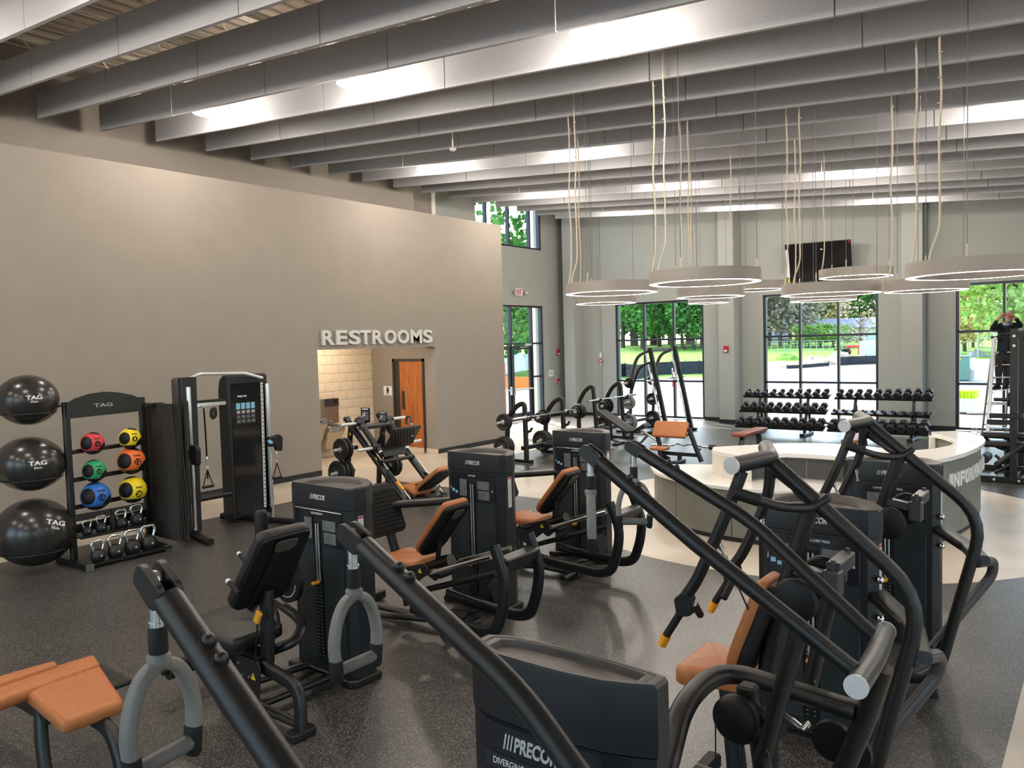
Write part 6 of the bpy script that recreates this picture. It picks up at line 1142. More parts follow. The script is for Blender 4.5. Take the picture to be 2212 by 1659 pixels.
par(ez, 'shaft', 'chrome', lambda q: q.tube(pts[1:8], .014, 10, br=.05)); par(ez, 'sleeve', 'chrome', lambda q: (q.cyl(pts[0], pts[1], .024, n=12), q.cyl(pts[7], pts[8], .024, n=12))); par(ez, 'collar', 'plate_black', lambda q: q.cyl(pts[7].lerp(pts[8], .35), pts[7].lerp(pts[8], .6), .05, n=14)); par(pc_, 'bar_rest', 'frame', lambda q: [q.box(tuple(a_.lerp(b_, t) + V(0, -.05, -.05)), (.05, .16, .05), bev=.01) for t in (.22, .68)])
# flat benches
n_, f_ = fz(1597, 937, .40), fz(1643, 924, .40)
fb = thing('flat_bench', 'flat bench with reddish brown pad in front of the left dumbbell rack', 'bench', ((n_.x + f_.x) / 2, (n_.y + f_.y) / 2, 0), group='flat benches'); dirv = (f_ - n_).normalized(); Lb = (f_ - n_).length + .15
FB = frame3(((n_.x + f_.x) / 2, (n_.y + f_.y) / 2, .34), dirv, (-dirv.y, dirv.x, 0)); par(fb, 'pad', 'leather_red', lambda q: q.pad(rounded([(-Lb / 2, -.14), (Lb / 2, -.14), (Lb / 2, .14), (-Lb / 2, .14)], .03), .07, FB, .02))
for s in (-1, 1): par(fb, 'leg', 'frame_grey', lambda q: q.tube([FB @ V(s * Lb * .22, 0, -.01), FB @ V(s * Lb * .36, 0, -.06), FB @ V(s * Lb * .38, 0, -.31)], 0, prof=rrect(.11, .07, .02, 2), br=.1, up=(0, 0, 1))); par(fb, 'foot', 'frame', lambda q: q.box(tuple(FB @ V(s * Lb * .38, 0, -.315)), (.09, .44, .05), FB.to_3x3(), .01))
par(fb, 'under_beam', 'frame', lambda q: q.box(tuple(FB @ V(0, 0, -.02)), (Lb * .6, .07, .05), FB.to_3x3(), .01))
o2 = fz(1853, 945, .38); dup(fb, V(o2.x, o2.y, 0), label='flat bench with reddish brown pad half hidden behind the farther chest press')
# dumbbell racks
def saddle_mb(x, y, z): q = MB(); q.add([(x - .075, y - .075, z + .05), (x - .04, y - .075, z + .012), (x + .04, y - .075, z + .012), (x + .075, y - .075, z + .05), (x - .06, y + .08, z + .085), (x - .035, y + .08, z + .055), (x + .035, y + .08, z + .055), (x + .06, y + .08, z + .085)], [(0, 1, 5, 4), (1, 2, 6, 5), (2, 3, 7, 6), (4, 5, 1, 0), (5, 6, 2, 1), (6, 7, 3, 2)]); q.box((x, y, z + .02), (.05, .11, .03)); return q
TIERS = [(18.74, .185), (18.93, .555), (19.12, .905)]; TILT = .30
def rack(x0, x1, lx, lab, which):
    t = thing('dumbbell_rack', lab, 'rack', ((x0 + x1) / 2, 18.95, 0), group='dumbbell racks')
    for xx in lx:
        par(t, 'upright', 'frame', lambda q: q.tube([(xx, 18.80, .05), (xx, 18.88, .30), (xx, 19.12, .88)], 0, prof=rrect(.08, .06, .012, 1), up=(1, 0, 0)), None); par(t, 'rear_strut', 'frame', lambda q: q.tube([(xx, 19.26, .05), (xx, 19.15, .75)], 0, prof=rrect(.06, .05, .012, 1), up=(1, 0, 0)))
        par(t, 'foot', 'frame_grey', lambda q: q.box((xx, 19.0, .04), (.11, .74, .075), bev=.015)); par(t, 'foot_cap', 'rubber', lambda q: q.box((xx, 18.625, .04), (.115, .02, .08), bev=.006))
    sd = None
    for ti, (y, z) in enumerate(TIERS):
        off = (.07, .03, 0)[ti]; R3 = Matrix.Rotation(TILT, 3, 'X'); xa, xb = x0 - off, x1 - off * .3
        par(t, 'shelf', 'frame', lambda q: (q.box(((xa + xb) / 2, y + .05, z + .035), (xb - xa, .26, .02), R3), q.box(((xa + xb) / 2, y - .075, z - .002), (xb - xa, .012, .055), R3)))
        for k in range(10):
            xx = xa + .10 + k * (xb - xa - .20) / 9
            if sd is None: s0 = (xx, y, z); sd = saddle_mb(xx, y, z + .03).build('saddle', 'rubber', t)
            else: c = sd.copy(); COL.objects.link(c); c.parent = t; c.location = (xx - s0[0], y - s0[1], z - s0[2])
            if which == 1 and ti == 1: continue
            R = ((.082, .074, .048) if which == 0 else (.098, 0, .066))[ti] + (.018, .012, .022)[ti] * k / 9; hl = R * 1.15; gl = .12
            nm = '%s black hex dumbbell from left on the %s shelf of the %s rack' % (ORD[k], ('bottom', 'middle', 'top')[ti], ('left', 'right')[which])
            d_ = thing('dumbbell', nm, 'dumbbell', (xx, y, z + .03), group='hex dumbbells on the racks'); cz = z + .075 + R * .62; ax = V(.0, math.cos(TILT), math.sin(TILT)); cc_ = V(xx, y + .03, cz)
            hx = [(R * math.cos(PI / 6 + i * PI / 3 + PI / 6), R * math.sin(PI / 6 + i * PI / 3 + PI / 6)) for i in range(6)]; FM = M3(cc_, (1, 0, 0), (0, -math.sin(TILT), math.cos(TILT)), (-ax.x, -ax.y, -ax.z)); FM = M3(cc_, (1, 0, 0), (0, math.sin(TILT) * -1, math.cos(TILT)), (0, -math.cos(TILT), -math.sin(TILT)))
            for s in (-1, 1): par(d_, 'head', 'plate_black', lambda q: q.prism(hx, s * (gl / 2 + hl / 2) - hl / 2, s * (gl / 2 + hl / 2) + hl / 2, FM, bev=R * .18))
            par(d_, 'handle', 'chrome', lambda q: q.cyl(cc_ - ax * gl * .6, cc_ + ax * gl * .6, .016, n=10))
    return t
rack(-7.36, -5.30, (-6.95, -5.79), 'three tier black dumbbell rack, full, in front of the second window', 0); rack(-5.17, -3.13, (-4.72, -3.50), 'three tier black dumbbell rack with an empty middle shelf beside the right pilaster', 1)
# power rack at the right edge
YR0, YR1 = 14.40, 15.55; xa = fy(2190, 900, YR0).x; xb = xa + 1.15; zt = fy(2190, 709, YR0).z
pr_ = thing('power_rack', 'tall black bolted power rack cut off at the right edge', 'rack', ((xa + xb) / 2, 15, 0))
for xx in (xa, xb):
    for yy in (YR0, YR1): par(pr_, 'upright', 'frame', lambda q: q.box((xx, yy, zt / 2 + .02), (.105, .085, zt - .04), bev=.006))
    par(pr_, 'top_beam', 'frame', lambda q: q.box((xx, (YR0 + YR1) / 2, zt - .05), (.08, YR1 - YR0, .09), bev=.006)); par(pr_, 'base_beam', 'frame', lambda q: q.box((xx, (YR0 + YR1) / 2, .045), (.08, YR1 - YR0 + .3, .08), bev=.006))
for yy in (YR0, YR1): par(pr_, 'cross_beam', 'frame', lambda q: q.box(((xa + xb) / 2, yy, zt - .10), (xb - xa, .08, .10), bev=.006)); par(pr_, 'base_beam', 'frame', lambda q: q.box(((xa + xb) / 2 - .25, yy - .05, .05), (xb - xa + .9, .09, .09), bev=.008))
par(pr_, 'bolt', 'letter_silver', lambda q: [q.cyl((xa + dx, YR0 - .045, zz), (xa + dx, YR0 - .062, zz), .022, n=10) for dx, zz in ((0, zt - .12), (0, zt - .27))] + [q.cyl((xa + dx, YR0 - .097, .05), (xa + dx, YR0 - .115, .05), .02, n=10) for dx in (-.25, .08, .3)] + [q.cyl((xa + .30, YR0 - .045, zt - .1), (xa + .30, YR0 - .06, zt - .1), .02, n=10)])
hz = fy(2175, 724, YR0).z; par(pr_, 'pull_up_grip', 'frame', lambda q: q.tube([(xa - .05, YR0 + .02, hz + .02), (xa - .17, YR0 + .02, hz + .02), (xa - .23, YR0 - .05, hz - .04)], .025, 10, br=.06)); par(pr_, 'grip_end', 'letter_silver', lambda q: q.sphere((xa - .24, YR0 - .06, hz - .05), .026, 12, 8))
for k, z in enumerate((1.28, 1.05, .95, .55)): par(pr_, 'safety_arm', 'frame', lambda q: q.box((xa - .18 + .08 * (k % 2), YR0 - .03, z), (.55 - .1 * k, .07, .075), bev=.01)) if k in (1, 2) else par(pr_, 'plate_horn', 'frame', lambda q: q.cyl((xa, YR0 + .3, z), (xa - .30, YR0 + .3, z), .028, n=12))
plate((xa - .02, YR0 + .3, 1.28), (1, 0, 0), .16, .05, 'black plate hanging high on the power rack horn', 'plates on the power rack'); plate((xa - .09, YR0 + .3, 1.28), (1, 0, 0), .11, .04, 'small black plate outermost on the high power rack horn', 'plates on the power rack'); plate((xa - .08, YR0 + .3, .55), (1, 0, 0), .19, .05, 'large black plate low on the power rack horn', 'plates on the power rack')
rb2 = thing('rack_bench', 'black padded bench with slanted pads standing in the power rack', 'bench', (xa - .2, 14.9, 0))
par(rb2, 'pad', 'leather_black', lambda q: (q.box((xa - .15, YR0 + .18, .72), (.62, .26, .09), bev=.03))); par(rb2, 'pad', 'leather_black', lambda q: q.box((xa - .16, YR0 + .12, .585), (.60, .24, .09), bev=.03)); par(rb2, 'slanted_pad', 'leather_black', lambda q: q.box((xa - .05, YR0 + .05, .43), (.55, .20, .09), Matrix.Rotation(-.75, 3, 'Y'), .03)); par(rb2, 'roller', 'rubber', lambda q: q.cyl((xa - .38, YR0 - .1, .36), (xa - .38, YR0 + .3, .36), .07, n=18))
par(rb2, 'bench_frame', 'frame', lambda q: (q.tube([(xa - .45, YR0 + .2, .68), (xa - .2, YR0 + .2, .50), (xa + .3, YR0 + .2, .47)], .03, 8, br=.1), q.box((xa - .1, YR0 + .2, .27), (.08, .08, .50), bev=.01), q.box((xa - .05, YR0 + .2, .20), (1.0, .08, .07), bev=.01), q.box((xa - .3, YR0 + .2, .04), (.1, .5, .07), bev=.01), q.box((xa + .3, YR0 + .2, .04), (.1, .5, .07), bev=.01), q.tube([(xa - .25, YR0 + .1, .40), (xa - .1, YR0, .28), (xa + .0, YR0, .22)], .025, 8, br=.1), q.tube([(xa - .25, YR0 - .02, .14), (xa - .05, YR0 - .02, .28)], .03, 8)))
# ================================================================ information desk
ZL, ZT = .66, .98
desk = thing('information_desk', 'curved white topped grey information desk with raised letters in the middle of the hall', 'desk', (-3.0, 10.4, 0))
def slab(pts, z, th, name, m, root, off=0.): P = [(p.x, p.y) for p in pts]; return par(root, name, m, lambda q: q.prism(P, z - th, z, bev=.006))
low_out = [(1405, 1007), (1411, 1015), (1422, 1021.5), (1436, 1026.5), (1452, 1031), (1480, 1037), (1510, 1042.5), (1540, 1047), (1575, 1051.5), (1615, 1055.5), (1660, 1058), (1710, 1059.5), (1770, 1058.5), (1830, 1055)]
low_in = [(1836, 1036), (1790, 1035.5), (1716, 1033.5), (1660, 1029), (1615, 1023), (1585, 1017.5), (1568, 1013), (1553, 1008), (1542, 1003.2), (1500, 1002.8), (1460, 1002.8), (1430, 1003), (1412, 1004)]
LO_, LI_ = [fz(*p, ZL) for p in low_out], [fz(*p, ZL) for p in low_in]
slab(LO_ + LI_, ZL, .045, 'low_counter_top', 'counter_white', desk)
def wall_strip(pts, z0, z1, name, m, root, ins=.05, th=.03, gap=.006, group=4, sgn=1):
    """Panels that follow a curved edge, a few edge points to a panel, with open joints between them."""
    n = len(pts); i = 0
    while i < n - 1:
        j = min(i + group, n - 1); q = MB(); vs_ = []
        for k in range(i, j + 1):
            a = pts[max(k - 1, 0)]; b = pts[min(k + 1, n - 1)]; t = (b - a); t.z = 0; t.normalize(); nn = V(-t.y, t.x, 0) * sgn; p = pts[k].copy()
            if k == i and i > 0: p = p + t * gap
            if k == j and j < n - 1: p = p - t * gap
            for o_ in (ins, ins + th):
                for z in (z0, z1): vs_.append((p.x + nn.x * o_, p.y + nn.y * o_, z))
        fs = []
        for k in range(j - i): b = k * 4; fs += [(b, b + 4, b + 5, b + 1), (b + 2, b + 3, b + 7, b + 6), (b + 1, b + 5, b + 7, b + 3), (b, b + 2, b + 6, b + 4)]
        e = (j - i) * 4; fs += [(0, 1, 3, 2), (e, e + 2, e + 3, e + 1)]; q.add(vs_, fs); o_ = q.build(name, m, root); i = j
LO2 = [p + V(0, 0, 0) for p in LO_]
wall_strip(LO2, .06, ZL - .045, 'front_panel', 'desk_grey', desk, .05, .03, .005, 4); wall_strip(LO2, .001, .06, 'toe_kick', 'base_black', desk, .075, .02, 0, 20)
top_out = [(1538, 971), (1560, 976.5), (1590, 981), (1615, 985), (1640, 981.5), (1665, 979.5), (1700, 978.5), (1740, 980), (1780, 982.5), (1830, 987), (1880, 993), (1930, 997.5), (1980, 997), (2020, 992.5), (2058, 985), (2087, 977), (2110, 967.5), (2123, 959), (2129, 950), (2124, 942), (2109, 937)]
top_in = [(2090, 933.5), (2064, 930.5), (2011.4, 932.5), (2015, 936.5), (2035, 941), (2052, 946.5), (2062.5, 951.5), (2062, 956.5), (2051, 962), (2015, 969), (1979, 972), (1951, 972.5), (1900, 967), (1850, 961.5), (1800, 958.5), (1750, 957), (1700, 957), (1650, 959), (1600, 962), (1565, 964), (1540, 965.5)]
TO_, TI_ = [fz(*p, ZT) for p in top_out], [fz(*p, ZT) for p in top_in]
slab(TO_ + TI_, ZT, .055, 'high_counter_top', 'counter_white', desk)
wall_strip(TO_[3:], .06, ZT - .055, 'side_panel', 'desk_grey', desk, .05, .03, .004, 3); wall_strip(TO_[3:], .001, .06, 'toe_kick', 'base_black', desk, .07, .02, 0, 20)
wall_strip(TO_[3:10], ZL + .02, ZT - .075, 'cabinet_door', 'desk_dark', desk, .042, .01, .008, 2)
e0, e1, e2, e3 = TO_[0], TO_[3], TI_[-1], TI_[2]
wall_strip([TO_[0], TO_[1], TO_[2], TO_[3]], .0, ZT - .055, 'waterfall_end', 'counter_side', desk, .0, .06, 0, 20)
wall_strip([TI_[2], TI_[2].lerp(TI_[3], 1.)], .0, ZT - .055, 'waterfall_end', 'counter_side', desk, -.03, .06, 0, 9); wall_strip([TI_[1], TI_[2]], .0, ZT - .055, 'waterfall_end', 'counter_side', desk, .0, .05, 0, 9)
wall_strip(TI_[3:], .02, ZT - .055, 'inner_panel', 'desk_grey', desk, .06, .03, .004, 4)
# raised lettering INFORMATION round the right hand curve
arc = TO_[11:]; zl0, zl1 = .60, .765
st = [fx(1, 1, 1)]; 
def along(path, s):
    for a, b in zip(path, path[1:]):
        L_ = (b - a).length
        if s <= L_: t = (b - a).normalized(); return a + t * s, t
        s -= L_
    return path[-1], (path[-1] - path[-2]).normalized()
tgt = fz(2057, 1003, ZT); s_ = 0; best = (9, 0)
for k in range(200):
    p, t = along(arc, k * .02); d_ = abs((ray(2058, 990).x / ray(2058, 990).y) - (p.x / p.y))
    if d_ < best[0] and k * .02 < 1.6: best = (d_, k * .02)
s_ = best[1]
for ch, w in zip('INFORMATION', (.05, .15, .12, .15, .14, .17, .15, .13, .05, .15, .14)):
    p, t = along(arc, s_ + w / 2); t = t.copy(); t.z = 0; t.normalize(); nn = V(t.y, -t.x, 0); o_ = V(p.x, p.y, zl0) - nn * .045 - t * w / 2
    fit_text(ch, o_, t, (0, 0, 1), w, zl1 - zl0, .03, .03).build('letter', 'letter_white', desk); s_ += w + .036
p = fz(2105, 955, ZT); wb = thing('water_bottle', 'clear plastic water bottle standing on the information desk top', 'bottle', (p.x, p.y, ZT))
hgt_ = fy(2105, 915, p.y).z - ZT
par(wb, 'bottle_body', 'bottle_plastic', lambda q: q.lathe([(0, .002), (.030, .002), (.034, .01), (.034, hgt_ * .35), (.031, hgt_ * .45), (.034, hgt_ * .55), (.034, hgt_ * .70), (.014, hgt_ * .88), (.014, hgt_ * .93)], Matrix.Translation((p.x, p.y, ZT)), 20)); par(wb, 'cap', 'white_print', lambda q: q.lathe([(.016, hgt_ * .91), (.016, hgt_), (0, hgt_)], Matrix.Translation((p.x, p.y, ZT)), 14)); par(wb, 'bottle_label', 'paper', lambda q: q.lathe([(.0345, hgt_ * .40), (.0345, hgt_ * .62)], Matrix.Translation((p.x, p.y, ZT)), 20))
# ================================================================ things on the walls
p0_, p1_, p2_, p3_ = fy(1693, 530, 21.02), fy(1834.5, 518.5, 20.92), fy(1703, 611, 21.22), fy(1842, 600, 21.12)
tv = thing('television', 'black wall television on a tilted bracket above the second window', 'television', (p0_ + p3_) / 2)
u = (p1_ - p0_); v = p2_ - p0_; c_ = (p0_ + p1_ + p2_ + p3_) / 4; MT = frame3(c_, u, -v); w, h = u.length, (-v).dot(MT.col[1].to_3d())
par(tv, 'case', 'pad_back', lambda q: q.prism(rounded([(-w / 2, -h / 2), (w / 2, -h / 2), (w / 2, h / 2), (-w / 2, h / 2)], .01), -.05, .0, MT, bev=.006)); par(tv, 'screen', 'tv_black', lambda q: q.prism([(-w / 2 + .02, -h / 2 + .03), (w / 2 - .02, -h / 2 + .03), (w / 2 - .02, h / 2 - .02), (-w / 2 + .02, h / 2 - .02)], 0, .003, MT))
par(tv, 'sticker', 'paper', lambda q: q.prism([(-w / 2 + .012, -h * .38), (-w / 2 + .09, -h * .38), (-w / 2 + .09, h * .36), (-w / 2 + .012, h * .36)], .003, .005, MT)); par(tv, 'energy_label', 'yellow', lambda q: q.prism([(-w / 2 + .03, -h * .5), (-w / 2 + .08, -h * .5), (-w / 2 + .08, -h * .40), (-w / 2 + .03, -h * .40)], .003, .006, MT)); par(tv, 'screen_label', 'paper', lambda q: q.prism([(w * .05, h * .30), (w * .085, h * .30), (w * .085, h * .325), (w * .05, h * .325)], .003, .005, MT)); par(tv, 'corner_label', 'red', lambda q: q.prism([(w * .465, h * .44), (w * .49, h * .44), (w * .49, h * .47), (w * .465, h * .47)], .003, .005, MT))
par(tv, 'wall_bracket', 'frame', lambda q: (q.box((c_.x, YF - .015, c_.z), (.4, .03, .4)), q.tube([(c_.x, YF - .03, c_.z), tuple(MT @ V(0, 0, -.05))], .03, 8)))
def alarm(px, py, plane, val, lab, wpx, hpx):
    p = fx(px, py, val) if plane == 'x' else fy(px, py, val); s = dep(p) / FPX; h = hpx * s; w = h * .75; M = AX_X(p) if plane == 'x' else AX_Y(p); t = thing('fire_alarm', lab, 'alarm', p, group='red fire alarm boxes')
    par(t, 'case', 'red', lambda q: q.prism(rounded([(-w / 2, -h / 2), (w / 2, -h / 2), (w / 2, h / 2), (-w / 2, h / 2)], .015), 0, .05, M, bev=.008)); par(t, 'strobe', 'paper', lambda q: q.prism([(-w * .3, -h * .42), (w * .3, -h * .42), (w * .3, -h * .12), (-w * .3, -h * .12)], .05, .065, M, bev=.004)); return t
alarm(1569, 754, 'y', 20.8, 'red fire alarm strobe on the pilaster between the first two windows', 9, 14); alarm(1204, 761, 'x', XD, 'red fire alarm strobe high on the wall right of the exit doors', 7, 13); alarm(1205.5, 823, 'x', XD, 'small red fire alarm pull box low on the wall right of the exit doors', 6, 10)
p = fx(1190.5, 806, XD); t = thing('wall_notice', 'pale blue printed notice on the wall beside the exit doors', 'notice', p); par(t, 'sheet', 'paper', lambda q: q.box((XD + .006, p.y, p.z), (.008, .26, .21))); par(t, 'print', 'blue_print', lambda q: [q.box((XD + .0105, p.y + d_, p.z), (.001, .03, .05)) for d_ in (-.07, -.03, .01, .05)])
p = fx(1118, 631, XD); t = thing('exit_sign', 'red lettered EXIT sign with emergency lamps above the exit doors', 'sign', p)
par(t, 'case', 'paper', lambda q: q.box((XD + .035, p.y, p.z), (.06, .36, .21), bev=.01)); y0_ = fx(1115.5, 631, XD + .07).y; y1_ = fx(1124, 631, XD + .07).y; fit_text('EXIT', (XD + .066, p.y - .13, p.z - .075), (0, 1, 0), (0, 0, 1), .26, .15, .004, .03).build('lettering', 'med_red', t)
for s in (-1, 1): par(t, 'emergency_lamp', 'letter_silver', lambda q: q.lathe([(0, 0), (.055, .0), (.07, .07), (0, .08)], M3((XD + .08, p.y + s * .25, p.z + .0), (1, 0, 0), (0, .3, 1), (.6, s * .7, -.2)), 16))
cxp = fy(1296, 700, YF - .03); t = thing('sprinkler_riser', 'thin white conduit with a red valve handle on the wall left of the first window', 'pipe', (cxp.x, YF, 1))
zvl = fy(1298, 782, YF - .05).z; par(t, 'pipe', 'wall_grey', lambda q: q.cyl((cxp.x, YF - .03, .12), (cxp.x, YF - .03, 6.2), .022, n=10)); par(t, 'valve', 'chrome', lambda q: (q.cyl((cxp.x, YF - .03, zvl - .1), (cxp.x, YF - .03, zvl + .08), .035, n=12), q.cyl((cxp.x, YF - .03, zvl), (cxp.x, YF - .12, zvl), .02, n=10))); par(t, 'valve_handle', 'med_red', lambda q: q.torus((cxp.x + .05, YF - .13, zvl + .03), (.2, 1, 0), .06, .016, 18, 8)); par(t, 'tag', 'white_print', lambda q: q.cyl((cxp.x, YF - .03, zvl + .14), (cxp.x, YF - .03, zvl + .30), .028, n=12))
p = fy(2014, 892, YF); t = thing('wall_outlet', 'small grey outlet plate on the wall right of the dumbbell racks', 'outlet', p); par(t, 'plate', 'letter_silver', lambda q: q.box((p.x, YF - .006, p.z), (.085, .01, .13), bev=.004)); par(t, 'socket', 'desk_grey', lambda q: [q.cyl((p.x, YF - .011, p.z + d_), (p.x, YF - .013, p.z + d_), .022, n=12) for d_ in (-.03, .03)])
# ================================================================ outdoors
def tz(d): return 0. if d < 50 else .033 * (min(d, 96) - 50) - .06
def sector(name, a0, a1, rings, m, na=40):
    q = MB(); A = [math.radians(a0 + (a1 - a0) * i / na) for i in range(na + 1)]; k = len(rings)
    vs_ = [(d * math.sin(a), d * math.cos(a), tz(d) - .03) for a in A for d in rings]; fs = []
    for i in range(na):
        for j in range(k - 1): fs.append((i * k + j, i * k + j + 1, (i + 1) * k + j + 1, (i + 1) * k + j))
    q.add([v for v in vs_], [f[::-1] for f in fs], True); return struct(q, name, m)
sector('ground_dirt', -95, 60, [14, 20, 30, 40], 'dirt'); sector('ground_lawn', 60, 265, [9, 30, 60, 200], 'concrete_out', 60); sector('ground_dirt', -95, -22, [40, 44, 50], 'dirt'); sector('ground_road', -22, 60, [40, 48, 56], 'asphalt'); sector('ground_dirt', -22, 60, [56, 60, 64], 'dirt'); sector('ground_grass', -95, -22, [50, 60, 70, 80, 90, 96, 140, 260], 'grass'); sector('ground_grass', -22, 60, [64, 72, 80, 90, 96, 140, 260], 'grass')
def gp(px, py):
    r = ray(px, py); k = math.hypot(r.x, r.y); d = 16.
    while d < 200 and H + r.z * d / k > tz(d): d += .25
    t = d / math.hypot(r.x, r.y); return V(r.x * t, r.y * t, tz(d))
def at(px, d): r = ray(px, 725); k = d / math.hypot(r.x, r.y); return V(r.x * k, r.y * k, tz(d))
trees = {}
def tree(kind, loc, h, lab, leaf, dens=1., grp='trees beyond the windows', shape=(1, 1)):
    key = (kind, leaf)
    if key in trees: return dup(trees[key], loc, rnd.random() * 6, lab, scale=(h / 10 * shape[0], h / 10 * shape[0], h / 10))
    t = thing(kind, lab, 'tree', (0, 0, 0), group=grp); R = random.Random(len(trees) + 3); q = MB(); q.tube([(0, 0, -.3), (.05, 0, 1.6), (.0, .1, 4.2), (.1, 0, 7.5)], .26, 8, rs=[1, .8, .5, .2], br=.3); br = []
    for k in range(14 if leaf != 'leaf_bare' else 34):
        z = 2.2 + R.random() * 4.8; a = R.random() * 6.28; L_ = (2.2 if leaf != 'leaf_bare' else 2.6) * (1 - (z - 2) / 9); e = V(math.cos(a) * L_, math.sin(a) * L_, z + L_ * .75); q.tube([(0, 0, z), e * .5 + V(0, 0, z * .5 + .1), e], .075, 5, rs=[1, .6, .25]); br.append(e)
        if leaf == 'leaf_bare':
            for j in range(4): f = e + V(R.uniform(-1, 1), R.uniform(-1, 1), R.uniform(.2, 1.1)); q.tube([e * .8 + V(0, 0, z * .2), f], .03, 4, rs=[1, .4])
    q.build('trunk', 'bark', t); q = MB(); n = int((2300 if leaf != 'leaf_bare' else 700) * dens)
    cl = [(V(R.gauss(0, 1.25), R.gauss(0, 1.25), R.uniform(1.9, 9.2)), R.uniform(.9, 1.7)) for _ in range(26)]
    for _ in range(n):
        c, r = R.choice(cl); k = 1 - abs(c.z - 5.4) / 6.2; c2 = V(c.x * (1 + k), c.y * (1 + k), c.z); d = V(R.gauss(0, 1), R.gauss(0, 1), R.gauss(0, 1)).normalized(); p = c2 + d * r * (.75 + R.random() * .35); s = R.uniform(.13, .27); x, y = basis(V(R.gauss(0, 1), R.gauss(0, 1), R.gauss(.6, 1)))
        q.quad(p - x * s - y * s * .6, p + x * s - y * s * .6, p + x * s * .7 + y * s * .8, p - x * s * .7 + y * s * .8)
    o = q.build('foliage', leaf, t); trees[key] = t; t.location = loc; t.rotation_euler = (0, 0, rnd.random() * 6); t.scale = (h / 10 * shape[0], h / 10 * shape[0], h / 10); return t
# green park trees behind the first window, in two rows
for k, (px, d, h) in enumerate(((1345, 96, 11), (1386, 92, 8.5), (1424, 98, 12), (1452, 94, 9), (1474, 90, 8), (1497, 93, 8.5), (1516, 91, 9.5), (1540, 95, 10))): tree('leafy_tree', at(px, d), h, 'bright green leafy park tree, %s from left behind the first window' % ORD[k], 'leaf_green')
for k, (px, d, h) in enumerate(((1330, 125, 19), (1370, 122, 21), (1412, 128, 22), (1450, 124, 20), (1490, 126, 21), (1530, 123, 19))): tree('dark_tree', at(px, d), h, 'tall dark green tree in the back row of the park, %s from left' % ORD[k], 'leaf_dark', shape=(1.15, 1))
for k, (px, d, h) in enumerate(((1062, 62, 9.5), (1098, 58, 9), (1120, 70, 11), (1142, 60, 13), (1165, 64, 9), (1190, 66, 9.5), (1080, 46, 7))): tree('leafy_tree', at(px, d), h, 'green tree seen through the exit doors and the high window, %s from left' % ORD[k], 'leaf_green', shape=(.9, 1))
for k, (px, d, h) in enumerate(((1662, 92, 9), (1685, 88, 8.5), (1706, 95, 9.5), (1722, 90, 9))): tree('bare_tree', at(px, d), h, 'grey leafless tree behind the second window, %s from left' % ORD[k], 'leaf_bare')
for k, (px, d, h) in enumerate(((1655, 122, 14), (1750, 150, 15), (1775, 140, 13), (1800, 148, 15), (1832, 145, 14), (1905, 150, 15))): tree('budding_tree', at(px, d), h, 'pale green budding tree above the grey roofed house, %s from left' % ORD[k], 'leaf_lime')
for k, (px, d, h) in enumerate(((1862, 128, 12), (1884, 126, 12.5))): tree('leafy_tree', at(px, d), h, 'bright green tree %s the end of the grey roofed house' % ('over', 'just right over')[k], 'leaf_green')
tree('pink_tree', at(1858, 84), 4.6, 'small pinkish budding tree in front of the white container', 'leaf_pink', .25); 
for k, px in enumerate((1748, 1772, 1800)): tree('lime_shrub', at(px, 86), 2.3, 'yellow green shrub in front of the grey roofed house, %s from left' % ORD[k], 'leaf_lime', shape=(1.9, 1))
for k, (px, d, h) in enumerate(((1695, 118, 12.5), (1728, 130, 11))): tree('golden_tree', at(px, d), h, 'golden brown tree behind the grey trees, %s from left' % ORD[k], 'leaf_gold')
for k, (px, d, h) in enumerate(((2068, 70, 6.2), (2084, 74, 6.0), (2102, 80, 5))): tree('golden_tree', at(px, d), h, 'pale golden tree at the left of the third window, %s from left' % ORD[k], 'leaf_gold')
for k, (px, d, h) in enumerate(((2066, 150, 17), (2096, 155, 18), (2126, 160, 17), (2156, 152, 18), (2190, 156, 17), (2225, 150, 17))): tree('bare_tree', at(px, d), h, 'hazy grey tree on the far slope in the third window, %s from left' % ORD[k], 'leaf_bare')
for k, (px, d, h) in enumerate(((2196, 62, 8), (2222, 66, 8))): tree('budding_tree', at(px, d), h, 'pale green tree behind the man on the ladder, %s from left' % ORD[k], 'leaf_lime')
